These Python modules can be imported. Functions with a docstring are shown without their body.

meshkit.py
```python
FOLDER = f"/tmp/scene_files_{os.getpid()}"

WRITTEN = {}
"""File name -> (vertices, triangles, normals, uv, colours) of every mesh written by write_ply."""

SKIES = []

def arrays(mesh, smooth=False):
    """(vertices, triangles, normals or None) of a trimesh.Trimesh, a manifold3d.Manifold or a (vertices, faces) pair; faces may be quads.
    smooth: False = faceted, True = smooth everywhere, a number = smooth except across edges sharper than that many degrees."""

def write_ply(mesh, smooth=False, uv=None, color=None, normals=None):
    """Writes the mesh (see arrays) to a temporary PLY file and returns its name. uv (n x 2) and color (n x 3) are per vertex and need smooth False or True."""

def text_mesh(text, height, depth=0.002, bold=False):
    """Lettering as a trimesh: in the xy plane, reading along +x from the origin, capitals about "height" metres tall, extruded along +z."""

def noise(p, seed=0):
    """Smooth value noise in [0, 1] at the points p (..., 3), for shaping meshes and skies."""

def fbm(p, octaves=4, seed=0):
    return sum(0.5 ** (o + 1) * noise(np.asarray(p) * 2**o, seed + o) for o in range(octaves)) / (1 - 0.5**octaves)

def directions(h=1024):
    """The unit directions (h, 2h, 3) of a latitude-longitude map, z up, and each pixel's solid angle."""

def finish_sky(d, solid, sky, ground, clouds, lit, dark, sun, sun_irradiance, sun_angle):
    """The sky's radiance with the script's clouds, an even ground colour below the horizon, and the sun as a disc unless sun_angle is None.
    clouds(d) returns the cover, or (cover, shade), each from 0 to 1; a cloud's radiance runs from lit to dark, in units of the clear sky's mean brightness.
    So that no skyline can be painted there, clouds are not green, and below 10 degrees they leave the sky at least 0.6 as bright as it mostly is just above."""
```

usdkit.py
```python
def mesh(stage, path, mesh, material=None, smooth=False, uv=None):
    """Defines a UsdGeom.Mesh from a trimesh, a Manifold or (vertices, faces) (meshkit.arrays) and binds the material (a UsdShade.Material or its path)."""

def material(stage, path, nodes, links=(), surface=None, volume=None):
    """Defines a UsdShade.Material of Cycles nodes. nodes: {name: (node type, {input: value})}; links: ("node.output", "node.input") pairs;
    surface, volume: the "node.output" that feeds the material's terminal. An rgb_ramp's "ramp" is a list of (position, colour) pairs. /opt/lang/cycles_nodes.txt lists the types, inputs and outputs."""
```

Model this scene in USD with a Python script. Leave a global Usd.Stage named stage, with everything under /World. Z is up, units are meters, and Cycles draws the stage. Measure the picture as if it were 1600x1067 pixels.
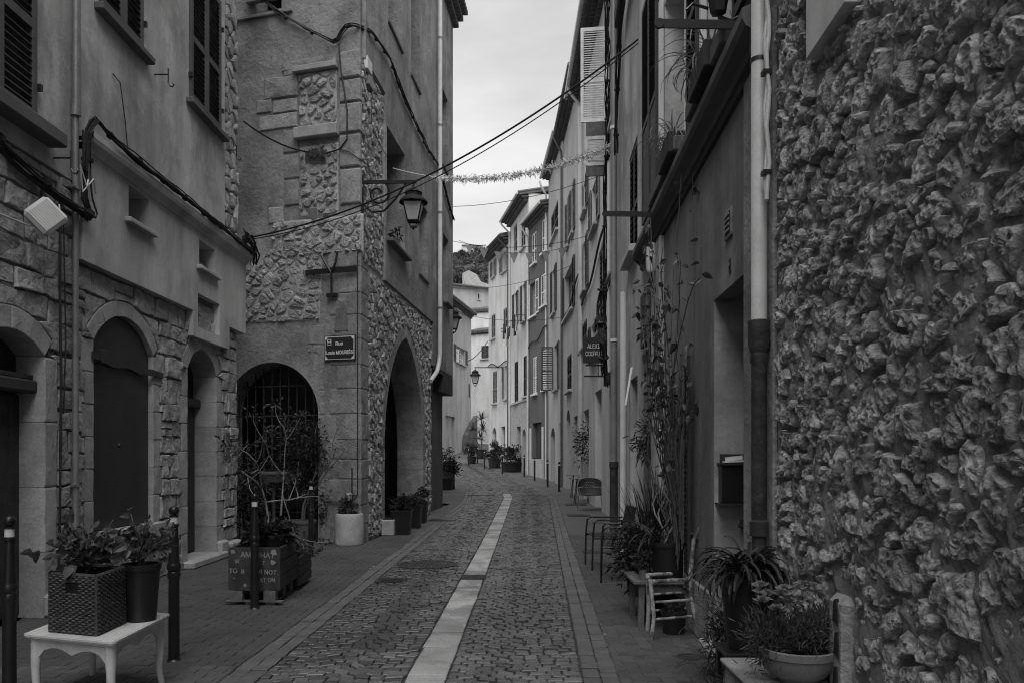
import math, random
import numpy as np, trimesh, usdkit, meshkit
from scipy.spatial import Voronoi
from shapely.geometry import Polygon, box as sbox, MultiPolygon, LineString, Point
from shapely.ops import unary_union
from pxr import Usd, UsdGeom, UsdLux, UsdShade, Gf, Sdf

stage = Usd.Stage.CreateInMemory()
UsdGeom.SetStageUpAxis(stage, UsdGeom.Tokens.z)
UsdGeom.SetStageMetersPerUnit(stage, 1.0)
UsdGeom.Xform.Define(stage, '/World')
UsdGeom.Scope.Define(stage, '/World/Looks')

# ------------------------------------------------------------ camera, sky, light
FPX, CX, HY, EYE = 1244.0, 800.0, 712.0, 1.5
cam = UsdGeom.Camera.Define(stage, '/World/camera')
cam.AddTranslateOp().Set(Gf.Vec3d(0, 0, EYE))
cam.AddRotateXOp().Set(90.0)
cam.CreateFocalLengthAttr(28.0)
cam.CreateHorizontalApertureAttr(36.0)
cam.CreateVerticalApertureAttr(36.0 * 682 / 1024)
cam.CreateVerticalApertureOffsetAttr(36.0 / 1600 * (HY - 533.5))
cam.CreateClippingRangeAttr(Gf.Vec2f(0.05, 2000))
cam.CreateExposureAttr(1.75)

SUN_EL, SUN_AZ = math.radians(60), math.radians(182)   # azimuth = atan2(x, y) of the direction towards the sun
usdkit.material(stage, '/World/Looks/sky_look', {
    'sky': ('sky_texture', {'sky_type': 'single_scattering', 'sun_disc': False, 'sun_elevation': SUN_EL, 'sun_rotation': SUN_AZ, 'aerosol_density': 2.0}),
    'bw': ('rgb_to_bw', {}),
    'grey': ('combine_xyz', {}),
    'tc': ('texture_coordinate', {}),
    'map': ('mapping', {'scale': (1.0, 1.0, 2.2)}),
    'cl': ('noise_texture', {'scale': 2.1, 'detail': 6.0, 'roughness': 0.55, 'distortion': 0.4}),
    'ramp': ('rgb_ramp', {'ramp': [(0.34, (2.1,) * 3), (0.5, (2.75,) * 3), (0.62, (3.3,) * 3)]}),
    'mix': ('mix', {'mix_type': 'mix', 'fac': 0.88}),
    'bg': ('background_shader', {'strength': 0.085}),
}, [('sky.color', 'bw.color'), ('bw.val', 'grey.x'), ('bw.val', 'grey.y'), ('bw.val', 'grey.z'),
    ('tc.generated', 'map.vector'), ('map.vector', 'cl.vector'), ('cl.fac', 'ramp.fac'),
    ('grey.vector', 'mix.color1'), ('ramp.color', 'mix.color2'), ('mix.color', 'bg.color')], surface='bg.background')
dome = UsdLux.DomeLight.Define(stage, '/World/sky')
UsdShade.MaterialBindingAPI.Apply(dome.GetPrim()).Bind(UsdShade.Material.Get(stage, '/World/Looks/sky_look'))
dome.GetPrim().SetCustomDataByKey('kind', 'structure')
sun = UsdLux.DistantLight.Define(stage, '/World/sun')
sun.CreateNormalizeAttr(True) if hasattr(sun, 'CreateNormalizeAttr') else None
sun.CreateIntensityAttr(0.28)
sun.CreateAngleAttr(60.0)
sun.CreateColorAttr(Gf.Vec3f(1.0, 0.995, 0.985))
sun.AddRotateZOp().Set(-math.degrees(SUN_AZ))
sun.AddRotateXOp().Set(-(90.0 - math.degrees(SUN_EL)))

# ------------------------------------------------------------ naming and prims
rnd = random.Random(7)
nrs = np.random.RandomState(11)
bed_rs = np.random.RandomState(77)
USED, BASE = {}, {}

def numbered(parent, name):
    k = parent + '/' + name
    n = USED.get(k, 0)
    USED[k] = n + 1
    return k if n == 0 else '%s_%03d' % (k, n)

def say(prim, label=None, cat=None, group=None, kind=None):
    for key, val in (('label', label), ('category', cat), ('group', group), ('kind', kind)):
        if val:
            prim.SetCustomDataByKey(key, val)

def thing(name, label=None, cat=None, loc=(0, 0, 0), rz=0.0, group=None, kind=None):
    p = numbered('/World', name)
    x = UsdGeom.Xform.Define(stage, p)
    x.AddTranslateOp().Set(Gf.Vec3d(*map(float, loc)))
    x.AddRotateZOp().Set(float(rz))
    say(x.GetPrim(), label, cat, group, kind)
    BASE[p] = np.array(loc, float)
    return p

def obj(parent, name, m, mt, label=None, smooth=False, kind=None, local=False, cat=None, group=None):
    """one Mesh prim; m in world coordinates unless local"""
    par = parent or '/World'
    p = numbered(par, name)
    v, f = m.arrays() if isinstance(m, MB) else (np.asarray(m[0], float), np.asarray(m[1], int))
    b = BASE.get(par, np.zeros(3))
    if not local:
        v = v - b
    usdkit.mesh(stage, p, (v, f), M[mt], smooth=smooth)
    say(stage.GetPrimAtPath(p), label, cat, group, kind)
    BASE[p] = b if not local else np.zeros(3)
    return p

def copy_of(src, loc, rz=0.0, label=None, group=None, cat=None):
    name = src.rsplit('/', 1)[1]
    was = stage.GetPrimAtPath(src).GetCustomData()
    p = numbered('/World', name)
    x = UsdGeom.Xform.Define(stage, p)
    x.GetPrim().GetReferences().AddInternalReference(src)
    x.ClearXformOpOrder()
    x.AddTranslateOp().Set(Gf.Vec3d(*map(float, loc)))
    x.AddRotateZOp().Set(float(rz))
    say(x.GetPrim(), label or was.get('label'), cat or was.get('category'), group or was.get('group'))
    x.GetPrim().SetInstanceable(True)
    return p

# ------------------------------------------------------------ mesh building
def unit(a):
    a = np.asarray(a, float)
    return a / (np.linalg.norm(a) + 1e-12)

class MB:
    def __init__(s):
        s.v, s.f, s.n = [], [], 0
    def add(s, v, f):
        v = np.asarray(v, float).reshape(-1, 3)
        f = np.asarray(f, int)
        if f.shape[1] == 4:
            f = np.vstack([f[:, [0, 1, 2]], f[:, [0, 2, 3]]])
        s.v.append(v); s.f.append(f + s.n); s.n += len(v)
        return s
    def tm(s, m, T=None):
        v = np.array(m.vertices)
        if T is not None:
            v = v @ np.asarray(T)[:3, :3].T + np.asarray(T)[:3, 3]
        return s.add(v, m.faces)
    def arrays(s):
        return np.vstack(s.v), np.vstack(s.f)
    def box(s, c, size, R=None, bev=0.0, rz=0.0):
        h = np.asarray(size, float) / 2
        if R is None:
            a = math.radians(rz)
            R = np.array([[math.cos(a), -math.sin(a), 0], [math.sin(a), math.cos(a), 0], [0, 0, 1]])
        if bev <= 0:
            q = np.array([[x, y, z] for x in (-1, 1) for y in (-1, 1) for z in (-1, 1)], float) * h
            f = [[0, 1, 3, 2], [4, 6, 7, 5], [0, 4, 5, 1], [2, 3, 7, 6], [0, 2, 6, 4], [1, 5, 7, 3]]
            return s.add(q @ R.T + np.asarray(c, float), f)
        b = min(bev, h.min() * 0.9)
        pts = []
        for x in (-1, 1):
            for y in (-1, 1):
                for z in (-1, 1):
                    sg = np.array([x, y, z])
                    for k in range(3):
                        d = h - b; d[k] = h[k]
                        pts.append(sg * d)
        hull = trimesh.convex.convex_hull(np.array(pts))
        return s.add(np.array(hull.vertices) @ R.T + np.asarray(c, float), hull.faces)
    def beam(s, a, b, w, h, up=(0, 0, 1), bev=0.0):
        a, b = np.asarray(a, float), np.asarray(b, float)
        x = unit(b - a); y = np.cross(up, x)
        if np.linalg.norm(y) < 1e-6:
            y = np.cross((0, 1, 0), x)
        y = unit(y); z = np.cross(x, y)
        return s.box((a + b) / 2, (np.linalg.norm(b - a), w, h), np.stack([x, y, z], 1), bev)
    def tube(s, pts, r, n=8, cap=True, closed=False):
        p = np.asarray(pts, float)
        r = np.broadcast_to(np.asarray(r, float), (len(p),))
        t = np.gradient(p, axis=0)
        if closed:
            t = np.roll(p, -1, 0) - np.roll(p, 1, 0)
        t /= np.linalg.norm(t, axis=1, keepdims=True) + 1e-12
        ref = np.array([0, 0, 1.0]) if abs(t[0, 2]) < 0.9 else np.array([1.0, 0, 0])
        a = np.cross(t[0], ref); a /= np.linalg.norm(a)
        A = []
        for k in range(len(p)):
            a = a - t[k] * (a @ t[k]); a /= np.linalg.norm(a) + 1e-12
            A.append(a)
        A = np.array(A); B = np.cross(t, A)
        ang = np.arange(n) * 2 * np.pi / n
        v = p[:, None] + r[:, None, None] * (np.cos(ang)[None, :, None] * A[:, None] + np.sin(ang)[None, :, None] * B[:, None])
        f = []
        m = len(p)
        for i in range(m if closed else m - 1):
            i2 = (i + 1) % m
            for j in range(n):
                j2 = (j + 1) % n
                f.append([i * n + j, i * n + j2, i2 * n + j2, i2 * n + j])
        v = v.reshape(-1, 3)
        s.add(v, f)
        if cap and not closed:
            for i, o in ((0, 1), (m - 1, 0)):
                c = np.vstack([p[i], v[i * n:(i + 1) * n]])
                s.add(c, [[0, 1 + (j + o) % n, 1 + (j + 1 - o) % n] for j in range(n)])
        return s
    def lathe(s, prof, c=(0, 0, 0), n=20, sx=1.0, sy=1.0):
        prof = np.asarray(prof, float)
        a = np.arange(n) * 2 * np.pi / n
        v = np.stack([prof[:, 0][:, None] * np.cos(a) * sx, prof[:, 0][:, None] * np.sin(a) * sy, np.repeat(prof[:, 1][:, None], n, 1)], -1)
        f = []
        for i in range(len(prof) - 1):
            for j in range(n):
                f.append([i * n + j, i * n + (j + 1) % n, (i + 1) * n + (j + 1) % n, (i + 1) * n + j])
        return s.add(v.reshape(-1, 3) + np.asarray(c, float), f)
    def grid(s, P):
        """P (a,b,3)"""
        a, b = P.shape[:2]
        i, j = np.meshgrid(np.arange(a - 1), np.arange(b - 1), indexing='ij')
        q = np.stack([i * b + j, i * b + j + 1, (i + 1) * b + j + 1, (i + 1) * b + j], -1).reshape(-1, 4)
        return s.add(P.reshape(-1, 3), q)

def zg(Y):
    return np.interp(Y, [-50, 13, 18, 22, 29, 37, 41, 47, 53, 60, 75, 95, 130, 400], [0, 0, .05, .1, .2, .36, .55, .8, 1.3, 2.1, 3.5, 6, 9, 25])
def W(px, py, Y):
    return np.array([(px - CX) / FPX * Y, Y, EYE + (HY - py) / FPX * Y])
def G(px, py):
    lo, hi = 2.0, 200.0
    for _ in range(60):
        m = (lo + hi) / 2
        if EYE + (HY - py) / FPX * m > zg(m): lo = m
        else: hi = m
    return np.array([(px - CX) / FPX * lo, lo, float(zg(lo))])
def Zat(py, Y):
    return EYE + (HY - py) / FPX * Y

class Fr:
    """a wall's frame: s along it, z up, d out towards the street"""
    def __init__(s, p0, p1, flip=False):
        s.o = np.array(p0, float); s.e = np.array(p1, float)
        s.L = np.linalg.norm(s.e - s.o)
        s.d = (s.e - s.o) / s.L
        s.n = np.array([s.d[1], -s.d[0]]) * (-1 if flip else 1)
        s.flip = flip
        s.R = np.array([[s.d[0], s.n[0], 0], [s.d[1], s.n[1], 0], [0, 0, 1]])   # columns: s, d, z
    def pt(s, a, z, d=0.0):
        a, z, d = np.broadcast_arrays(np.asarray(a, float), np.asarray(z, float), np.asarray(d, float))
        return np.stack([s.o[0] + s.d[0] * a + s.n[0] * d, s.o[1] + s.d[1] * a + s.n[1] * d, z], -1)
    def at(s, px, py=None, d=0.0):
        k = (px - CX) / FPX
        o = s.o + s.n * d
        # o + d*a = (k*Y, Y)
        a = (k * o[1] - o[0]) / (s.d[0] - k * s.d[1])
        Y = o[1] + s.d[1] * a
        return a if py is None else (a, EYE + (HY - py) / FPX * Y)
    def Y(s, Y):
        return (Y - s.o[1]) / s.d[1]
    def fix(s, f):
        f = np.asarray(f)
        return f[:, ::-1] if not s.flip else f
    def ext(s, mb, poly, t, d=0.0):
        """extrudes a shapely (s,z) polygon: front face at d, back at d-t"""
        for g in getattr(poly, 'geoms', [poly]):
            if g.is_empty or g.area < 1e-6: continue
            m = trimesh.creation.extrude_polygon(g, t, engine='earcut')
            v = np.array(m.vertices)
            mb.add(s.pt(v[:, 0], v[:, 1], d - t + v[:, 2]), s.fix(m.faces))
        return mb
    def box(s, mb, a0, a1, z0, z1, d0, d1, bev=0.0):
        c = s.pt((a0 + a1) / 2, (z0 + z1) / 2, (d0 + d1) / 2)
        return mb.box(c, (abs(a1 - a0), abs(d1 - d0), abs(z1 - z0)), s.R, bev)

def arch_poly(a0, a1, z0, zs, zt, n=14, pointed=False):
    """opening outline: jambs to zs, segmental (or pointed) arch to zt"""
    c, h, r = (a0 + a1) / 2, (a1 - a0) / 2, max(zt - zs, 0.01)
    pts = [(a0, z0), (a1, z0), (a1, zs)]
    if pointed:
        R = (h * h + r * r) / (2 * h)
        for k in range(1, n):
            z = r * k / n
            pts.append((a1 - R + math.sqrt(R * R - z * z), zs + z))
        pts.append((c, zt))
        for k in range(n - 1, 0, -1):
            z = r * k / n
            pts.append((a0 + R - math.sqrt(R * R - z * z), zs + z))
    else:
        R = (h * h + r * r) / (2 * r)
        t0 = math.asin(min(1, h / R))
        for k in range(1, 2 * n):
            t = t0 - 2 * t0 * k / (2 * n)
            pts.append((c + R * math.sin(t), zt - R + R * math.cos(t)))
    pts.append((a0, zs))
    return Polygon(pts)

SEED = [0]
def stone(fr, poly, h, amp=0.012, nseg=18, rings=((1, 0.0), (.985, .55), (.92, .92), (.6, 1.0)), freq=9.0, d0=0.0, jit=0.0, tilt=0.0):
    """a rough stone over a (s,z) outline, standing h proud of d0"""
    SEED[0] += 1
    sd = SEED[0]
    ring = LineString(list(poly.exterior.coords))
    o = np.array([ring.interpolate(t, normalized=True).coords[0] for t in np.arange(nseg) / nseg])
    cs = np.array(list(poly.exterior.coords))[:-1]
    # pull samples onto sharp corners
    if len(cs) <= nseg * 0.6:
        for q in cs:
            o[np.argmin(((o - q) ** 2).sum(1))] = q
    c = np.array(poly.representative_point().coords[0]) if not poly.contains(poly.centroid) else np.array(poly.centroid.coords[0])
    S, D = [], []
    r_ = np.random.RandomState(sd)
    t1, t2 = (r_.rand(2) - .5) * tilt
    sz = max(o.max(0) - o.min(0))
    for k, (kk, hh) in enumerate(rings):
        q = c + (o - c) * kk
        if jit and k:
            q = q + (r_.rand(*q.shape) - .5) * jit
        S.append(q); D.append(np.full(len(q), hh * h) + (((q - c) @ np.array([t1, t2])) / sz * h if k else 0))
    S.append(c[None]); D.append(np.array([rings[-1][1] * h]))
    S, D = np.vstack(S), np.concatenate(D)
    P = np.stack([S[:, 0], S[:, 1], D], 1)
    n1 = meshkit.fbm(P * freq + sd * 3.1, 3, sd % 97) - .5
    n2 = meshkit.fbm(P * freq + 50 + sd * 1.7, 2, sd % 89) - .5
    n3 = meshkit.fbm(P * freq + 90 + sd * 2.3, 2, sd % 83) - .5
    inner = np.ones(len(S)); inner[:nseg] = 0.0
    D = D + n1 * amp * 2.2 * inner
    S = S + np.stack([n2, n3], 1) * amp * 1.4
    D[:nseg] -= 0.03
    f, nr = [], len(rings)
    for i in range(nr - 1):
        for j in range(nseg):
            j2 = (j + 1) % nseg
            f += [[i * nseg + j, i * nseg + j2, (i + 1) * nseg + j2], [i * nseg + j, (i + 1) * nseg + j2, (i + 1) * nseg + j]]
    b = (nr - 1) * nseg
    f += [[b + j, b + (j + 1) % nseg, nr * nseg] for j in range(nseg)]
    return fr.pt(S[:, 0], S[:, 1], d0 + D), fr.fix(np.array(f)) if poly.exterior.is_ccw else np.array(f)

def courses(area, hs, ls, gap, seed, z0=None):
    """rough coursed blocks in a (s,z) area"""
    r = random.Random(seed)
    a0, b0, a1, b1 = area.bounds
    out, z = [], b0 if z0 is None else z0
    while z < b1:
        h = r.uniform(*hs)
        x = a0 - r.uniform(0, ls[1])
        while x < a1:
            l = r.uniform(*ls)
            if l > 0.34 and r.random() < 0.18:
                cells = [(x, x + l, z, z + h * .5), (x, x + l, z + h * .5, z + h)]
            else:
                cells = [(x, x + l, z, z + h)]
            for u0, u1, w0, w1 in cells:
                j = lambda: r.uniform(-.018, .018)
                q = Polygon([(u0 + j(), w0 + j()), (u1 + j(), w0 + j()), (u1 + j(), w1 + j()), (u0 + j(), w1 + j())]).buffer(0).intersection(area)
                for g in getattr(q, 'geoms', [q]):
                    if g.geom_type == 'Polygon' and g.area > 0.006:
                        g = g.buffer(-gap / 2 - r.uniform(0, gap * .4), join_style=2)
                        g = max(getattr(g, 'geoms', [g]), key=lambda t: t.area) if not g.is_empty else g
                        if not g.is_empty and g.area > 0.004:
                            out.append(g.simplify(0.006))
            x += l
        z += h
    return out

def broken(fr, poly, h, nseg, r, d0=0.0):
    """a broken, faceted stone bedded in mortar"""
    SEED[0] += 1
    sd = SEED[0]
    ring = LineString(list(poly.exterior.coords))
    o = np.array([ring.interpolate(t, normalized=True).coords[0] for t in np.arange(nseg) / nseg])
    c = np.array(poly.centroid.coords[0]) if poly.contains(poly.centroid) else np.array(poly.representative_point().coords[0])
    sz = (o.max(0) - o.min(0)).max()
    ks = [1, .97, .91, .83, .73, .61, .48, .33, .17]
    S = np.vstack([c + (o - c) * k for k in ks] + [c[None]])
    K = np.r_[np.repeat(ks, nseg), 0]
    q = (S - c) / sz
    D = np.full(len(S), h)
    for i in range(r.randint(3, 6)):            # break planes
        a = r.rand() * 6.283; sl = r.uniform(.1, .8) * h
        D = np.minimum(D, h * r.uniform(.85, 1.25) + (q @ np.array([math.cos(a), math.sin(a)])) * sl)
    D = D - q[:, 1] * h * r.uniform(-.3, .5)
    P = np.stack([S[:, 0], S[:, 1], D], 1)
    D = D * np.clip((1 - K) / .13, 0, 1) ** .7
    n1 = meshkit.fbm(P * 12 + sd * 3.1, 4, sd % 97) - .5
    rg = np.abs(meshkit.fbm(P * 26 + sd * 1.3, 3, sd % 71) - .5)
    hf = meshkit.fbm(P * 55 + sd * .7, 2, sd % 67) - .5
    n2 = meshkit.fbm(P * 16 + 50 + sd * 1.7, 3, sd % 89) - .5
    n3 = meshkit.fbm(P * 16 + 90 + sd * 2.3, 3, sd % 83) - .5
    inn = np.clip((1 - K) / .06, 0, 1)
    D = D + (n1 * .03 - rg * .026 + hf * .024 + .006) * inn
    S = S + np.stack([n2, n3], 1) * .036
    D[:nseg] -= .035
    f, nr = [], len(ks)
    for i in range(nr - 1):
        for j in range(nseg):
            j2 = (j + 1) % nseg
            f += [[i * nseg + j, i * nseg + j2, (i + 1) * nseg + j2], [i * nseg + j, (i + 1) * nseg + j2, (i + 1) * nseg + j]]
    b = (nr - 1) * nseg
    f += [[b + j, b + (j + 1) % nseg, nr * nseg] for j in range(nseg)]
    return fr.pt(S[:, 0], S[:, 1], d0 + D), fr.fix(np.array(f)) if poly.exterior.is_ccw else np.array(f)

def mortar_sheet(fr, area, mb, amp, base, step=.03, seed=1):
    """a lumpy mortar skin over a wall area"""
    a0, b0, a1, b1 = area.bounds
    A, Z = np.meshgrid(np.arange(a0, a1 + step, step), np.arange(b0, b1 + step, step), indexing='ij')
    D = base + amp * (meshkit.fbm(np.stack([A * 5, Z * 8, 0 * A + seed], -1), 4, seed) - .5)
    n, m = A.shape
    ins = np.array([[area.contains(Point(A[i, j], Z[i, j])) for j in range(m)] for i in range(n)])
    D = np.where(ins, D, -.02)
    i, j = np.meshgrid(np.arange(n - 1), np.arange(m - 1), indexing='ij')
    q = np.stack([i * m + j, (i + 1) * m + j, (i + 1) * m + j + 1, i * m + j + 1], -1).reshape(-1, 4)
    k = ins.ravel()
    q = q[k[q].any(1)]
    u = np.unique(q); re_ = np.zeros(n * m, int); re_[u] = np.arange(len(u))
    return mb.add(fr.pt(A, Z, D).reshape(-1, 3)[u], fr.fix(re_[q]))

def rubble(area, sx, sz, gap, seed, drop=0.0):
    r = np.random.RandomState(seed)
    a0, b0, a1, b1 = area.bounds
    pts, row = [], 0
    z = b0 - sz
    while z < b1 + sz:
        x = a0 - sx + (row % 2) * sx / 2
        while x < a1 + sx:
            if r.rand() >= drop: pts.append((x + (r.rand() - .5) * sx * .95, z + (r.rand() - .5) * sz * .75))
            x += sx
        z += sz; row += 1
    pts = np.array(pts)
    vor = Voronoi(pts)
    out = []
    for k in range(len(pts)):
        reg = vor.regions[vor.point_region[k]]
        if -1 in reg or not reg: continue
        g = Polygon(vor.vertices[reg]).intersection(area)
        for g in getattr(g, 'geoms', [g]):
            if g.geom_type != 'Polygon' or g.area < sx * sz * .12: continue
            g2 = g.buffer(-gap * (0.35 + r.rand() * .8), join_style=2).buffer(-gap * .3).buffer(gap * .3)
            if g2.is_empty: continue
            g2 = max(getattr(g2, 'geoms', [g2]), key=lambda t: t.area)
            if g2.area > sx * sz * .08: out.append(g2)
    return out

# ------------------------------------------------------------ materials (a monochrome world)
M = {}
def mat(name, base, var=.25, scale=3.0, rough=.85, bump=.4, bscale=40.0, dist=.01, spec=.25, rand=0.0, streak=0.0, fine=.15, blotch=0.0, dark=None, local=False, metal=0.0, trans=0.0, island=0.0, bdetail=5.0):
    nodes = {
        'geo': ('geometry', {}), 'tc': ('texture_coordinate', {}),
        'n1': ('noise_texture', {'scale': scale, 'detail': 5.0, 'roughness': .6}),
        'r1': ('rgb_ramp', {'ramp': [(.28, (max(0, 1 - var),) * 3), (.72, (1 + var,) * 3)]}),
        'n2': ('noise_texture', {'scale': bscale, 'detail': bdetail, 'roughness': .65}),
        'r2': ('rgb_ramp', {'ramp': [(.3, (1 - fine,) * 3), (.7, (1 + fine,) * 3)]}),
        'base': ('color', {'value': (base, base, base)}),
        'm1': ('mix', {'mix_type': 'multiply', 'fac': 1.0}), 'm2': ('mix', {'mix_type': 'multiply', 'fac': 1.0}),
        'p': ('principled_bsdf', {'roughness': rough, 'specular_ior_level': spec, 'metallic': metal}),
        'bp': ('bump', {'strength': bump, 'distance': dist}),
    }
    src = 'tc.object' if local else 'geo.position'
    links = [(src, 'n1.vector'), (src, 'n2.vector'), ('n1.fac', 'r1.fac'), ('n2.fac', 'r2.fac'),
             ('base.color', 'm1.color1'), ('r1.color', 'm1.color2'), ('m1.color', 'm2.color1'), ('r2.color', 'm2.color2')]
    last = 'm2.color'
    if streak:
        nodes['map'] = ('mapping', {'scale': (1.7, 1.7, .3)})
        nodes['n3'] = ('noise_texture', {'scale': 1.0, 'detail': 6.0, 'roughness': .6})
        nodes['r3'] = ('rgb_ramp', {'ramp': [(.34, (1 - streak,) * 3), (.66, (1 + streak * .35,) * 3)]})
        nodes['m3'] = ('mix', {'mix_type': 'multiply', 'fac': 1.0})
        links += [(src, 'map.vector'), ('map.vector', 'n3.vector'), ('n3.fac', 'r3.fac'), (last, 'm3.color1'), ('r3.color', 'm3.color2')]
        last = 'm3.color'
    if blotch:
        nodes['n4'] = ('noise_texture', {'scale': scale * .45, 'detail': 6.0, 'roughness': .7, 'distortion': .4})
        nodes['r4'] = ('rgb_ramp', {'ramp': [(.44, (1 - blotch,) * 3), (.52, (1.0,) * 3)]})
        nodes['m4'] = ('mix', {'mix_type': 'multiply', 'fac': 1.0})
        links += [(src, 'n4.vector'), ('n4.fac', 'r4.fac'), (last, 'm4.color1'), ('r4.color', 'm4.color2')]
        last = 'm4.color'
    if rand or island:
        k = rand or island
        nodes['oi'] = ('object_info', {})
        nodes['r5'] = ('rgb_ramp', {'ramp': [(0, (1 - k,) * 3), (1, (1 + k,) * 3)]})
        nodes['m5'] = ('mix', {'mix_type': 'multiply', 'fac': 1.0})
        links += [('geo.random_per_island' if island else 'oi.random', 'r5.fac'), (last, 'm5.color1'), ('r5.color', 'm5.color2')]
        last = 'm5.color'
    links.append((last, 'p.base_color'))
    if bump:
        links += [('n2.fac', 'bp.height'), ('bp.normal', 'p.normal')]
    surf = 'p.BSDF'
    if trans:
        nodes['tr'] = ('translucent_bsdf', {}); nodes['mx'] = ('mix_closure', {'fac': trans})
        links += [(last, 'tr.color'), ('p.BSDF', 'mx.closure1'), ('tr.BSDF', 'mx.closure2')]
        surf = 'mx.closure'
    M[name] = usdkit.material(stage, '/World/Looks/' + name, nodes, links, surface=surf)

mat('plaster_pale', .42, .16, 1.3, .9, .35, 22, .012, .15, streak=.16, fine=.07)
mat('plaster_light', .48, .2, 1.6, .9, .4, 26, .012, .15, streak=.4, fine=.1, blotch=.24)
mat('plaster_box', .48, .14, 1.2, .9, .3, 50, .006, .15, streak=.34, fine=.1, blotch=.16)
mat('plaster_mid', .28, .3, 1.8, .92, .8, 14, .03, .15, streak=.25, fine=.14, blotch=.22)
mat('plaster_grey', .25, .2, 1.2, .9, .4, 30, .01, .15, streak=.42, fine=.09, blotch=.22)
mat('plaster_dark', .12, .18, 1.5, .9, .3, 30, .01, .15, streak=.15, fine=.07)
mat('plaster_wash', .36, .3, 3.0, .9, .35, 30, .01, .15, streak=.3, fine=.1, blotch=.2)
mat('far_pale', .62, .14, .6, .9, .2, 12, .02, .15, streak=.2, fine=.06)
mat('far_mid', .42, .14, .6, .9, .2, 12, .02, .15, streak=.22, fine=.06)
mat('far_dark', .13, .14, .6, .9, .2, 12, .02, .15, streak=.15, fine=.06)
mat('block_stone', .33, .32, 5.0, .92, .9, 30, .016, .15, rand=.22, fine=.25, blotch=.14)
mat('dressed_stone', .34, .18, 4.0, .9, .55, 40, .008, .15, rand=.10, fine=.16, blotch=.12)
mat('rubble_stone', .42, .34, 9.0, .95, 1.0, 36, .04, .12, rand=.32, fine=.5, blotch=.16, bdetail=8)
mat('joint_dark', .15, .3, 6.0, .95, .8, 40, .012, .1, fine=.3)
mat('rubble_mortar', .24, .25, 4.0, .95, 1.0, 55, .016, .1, fine=.22, bdetail=8)
mat('lime_mortar', .36, .2, 4.0, .95, .9, 30, .02, .1, fine=.25)
mat('slab_stone', .37, .22, 2.5, .6, .3, 60, .005, .35, rand=.16, fine=.2, blotch=.38)
mat('sett_stone', .112, .38, 1.6, .36, .5, 60, .006, .5, rand=.34, fine=.25, blotch=.25)
mat('sett_many', .112, .38, 1.6, .36, .5, 60, .006, .5, island=.34, fine=.25, blotch=.25)
mat('border_sett', .135, .25, 3.0, .6, .5, 50, .006, .4, island=.18, fine=.2)
mat('paving_brick', .085, .25, 1.4, .75, .4, 60, .005, .3, rand=.18, fine=.16)
mat('paving_many', .085, .25, 1.4, .75, .4, 60, .005, .3, island=.18, fine=.16)
mat('joint_sand', .17, .9, .9, .95, .4, 80, .004, .1, fine=.25)
mat('road_bed', .05, .3, 2.0, .9, .5, 60, .006, .2, fine=.25)
mat('asphalt', .10, .25, .9, .85, .4, 50, .006, .3, fine=.15)
mat('earth', .09, .3, .4, .95, .4, 8, .05, .1, fine=.2)
mat('black_metal', .012, .3, 8.0, .38, .12, 60, .002, .5, fine=.2)
mat('dark_paint', .028, .25, 5.0, .55, .15, 40, .003, .4, streak=.2, fine=.15)
mat('shutter_dark', .075, .2, 5.0, .6, .2, 50, .003, .35, fine=.12, rand=.08)
mat('shutter_black', .03, .2, 5.0, .6, .2, 50, .003, .35, fine=.12, rand=.1)
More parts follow.
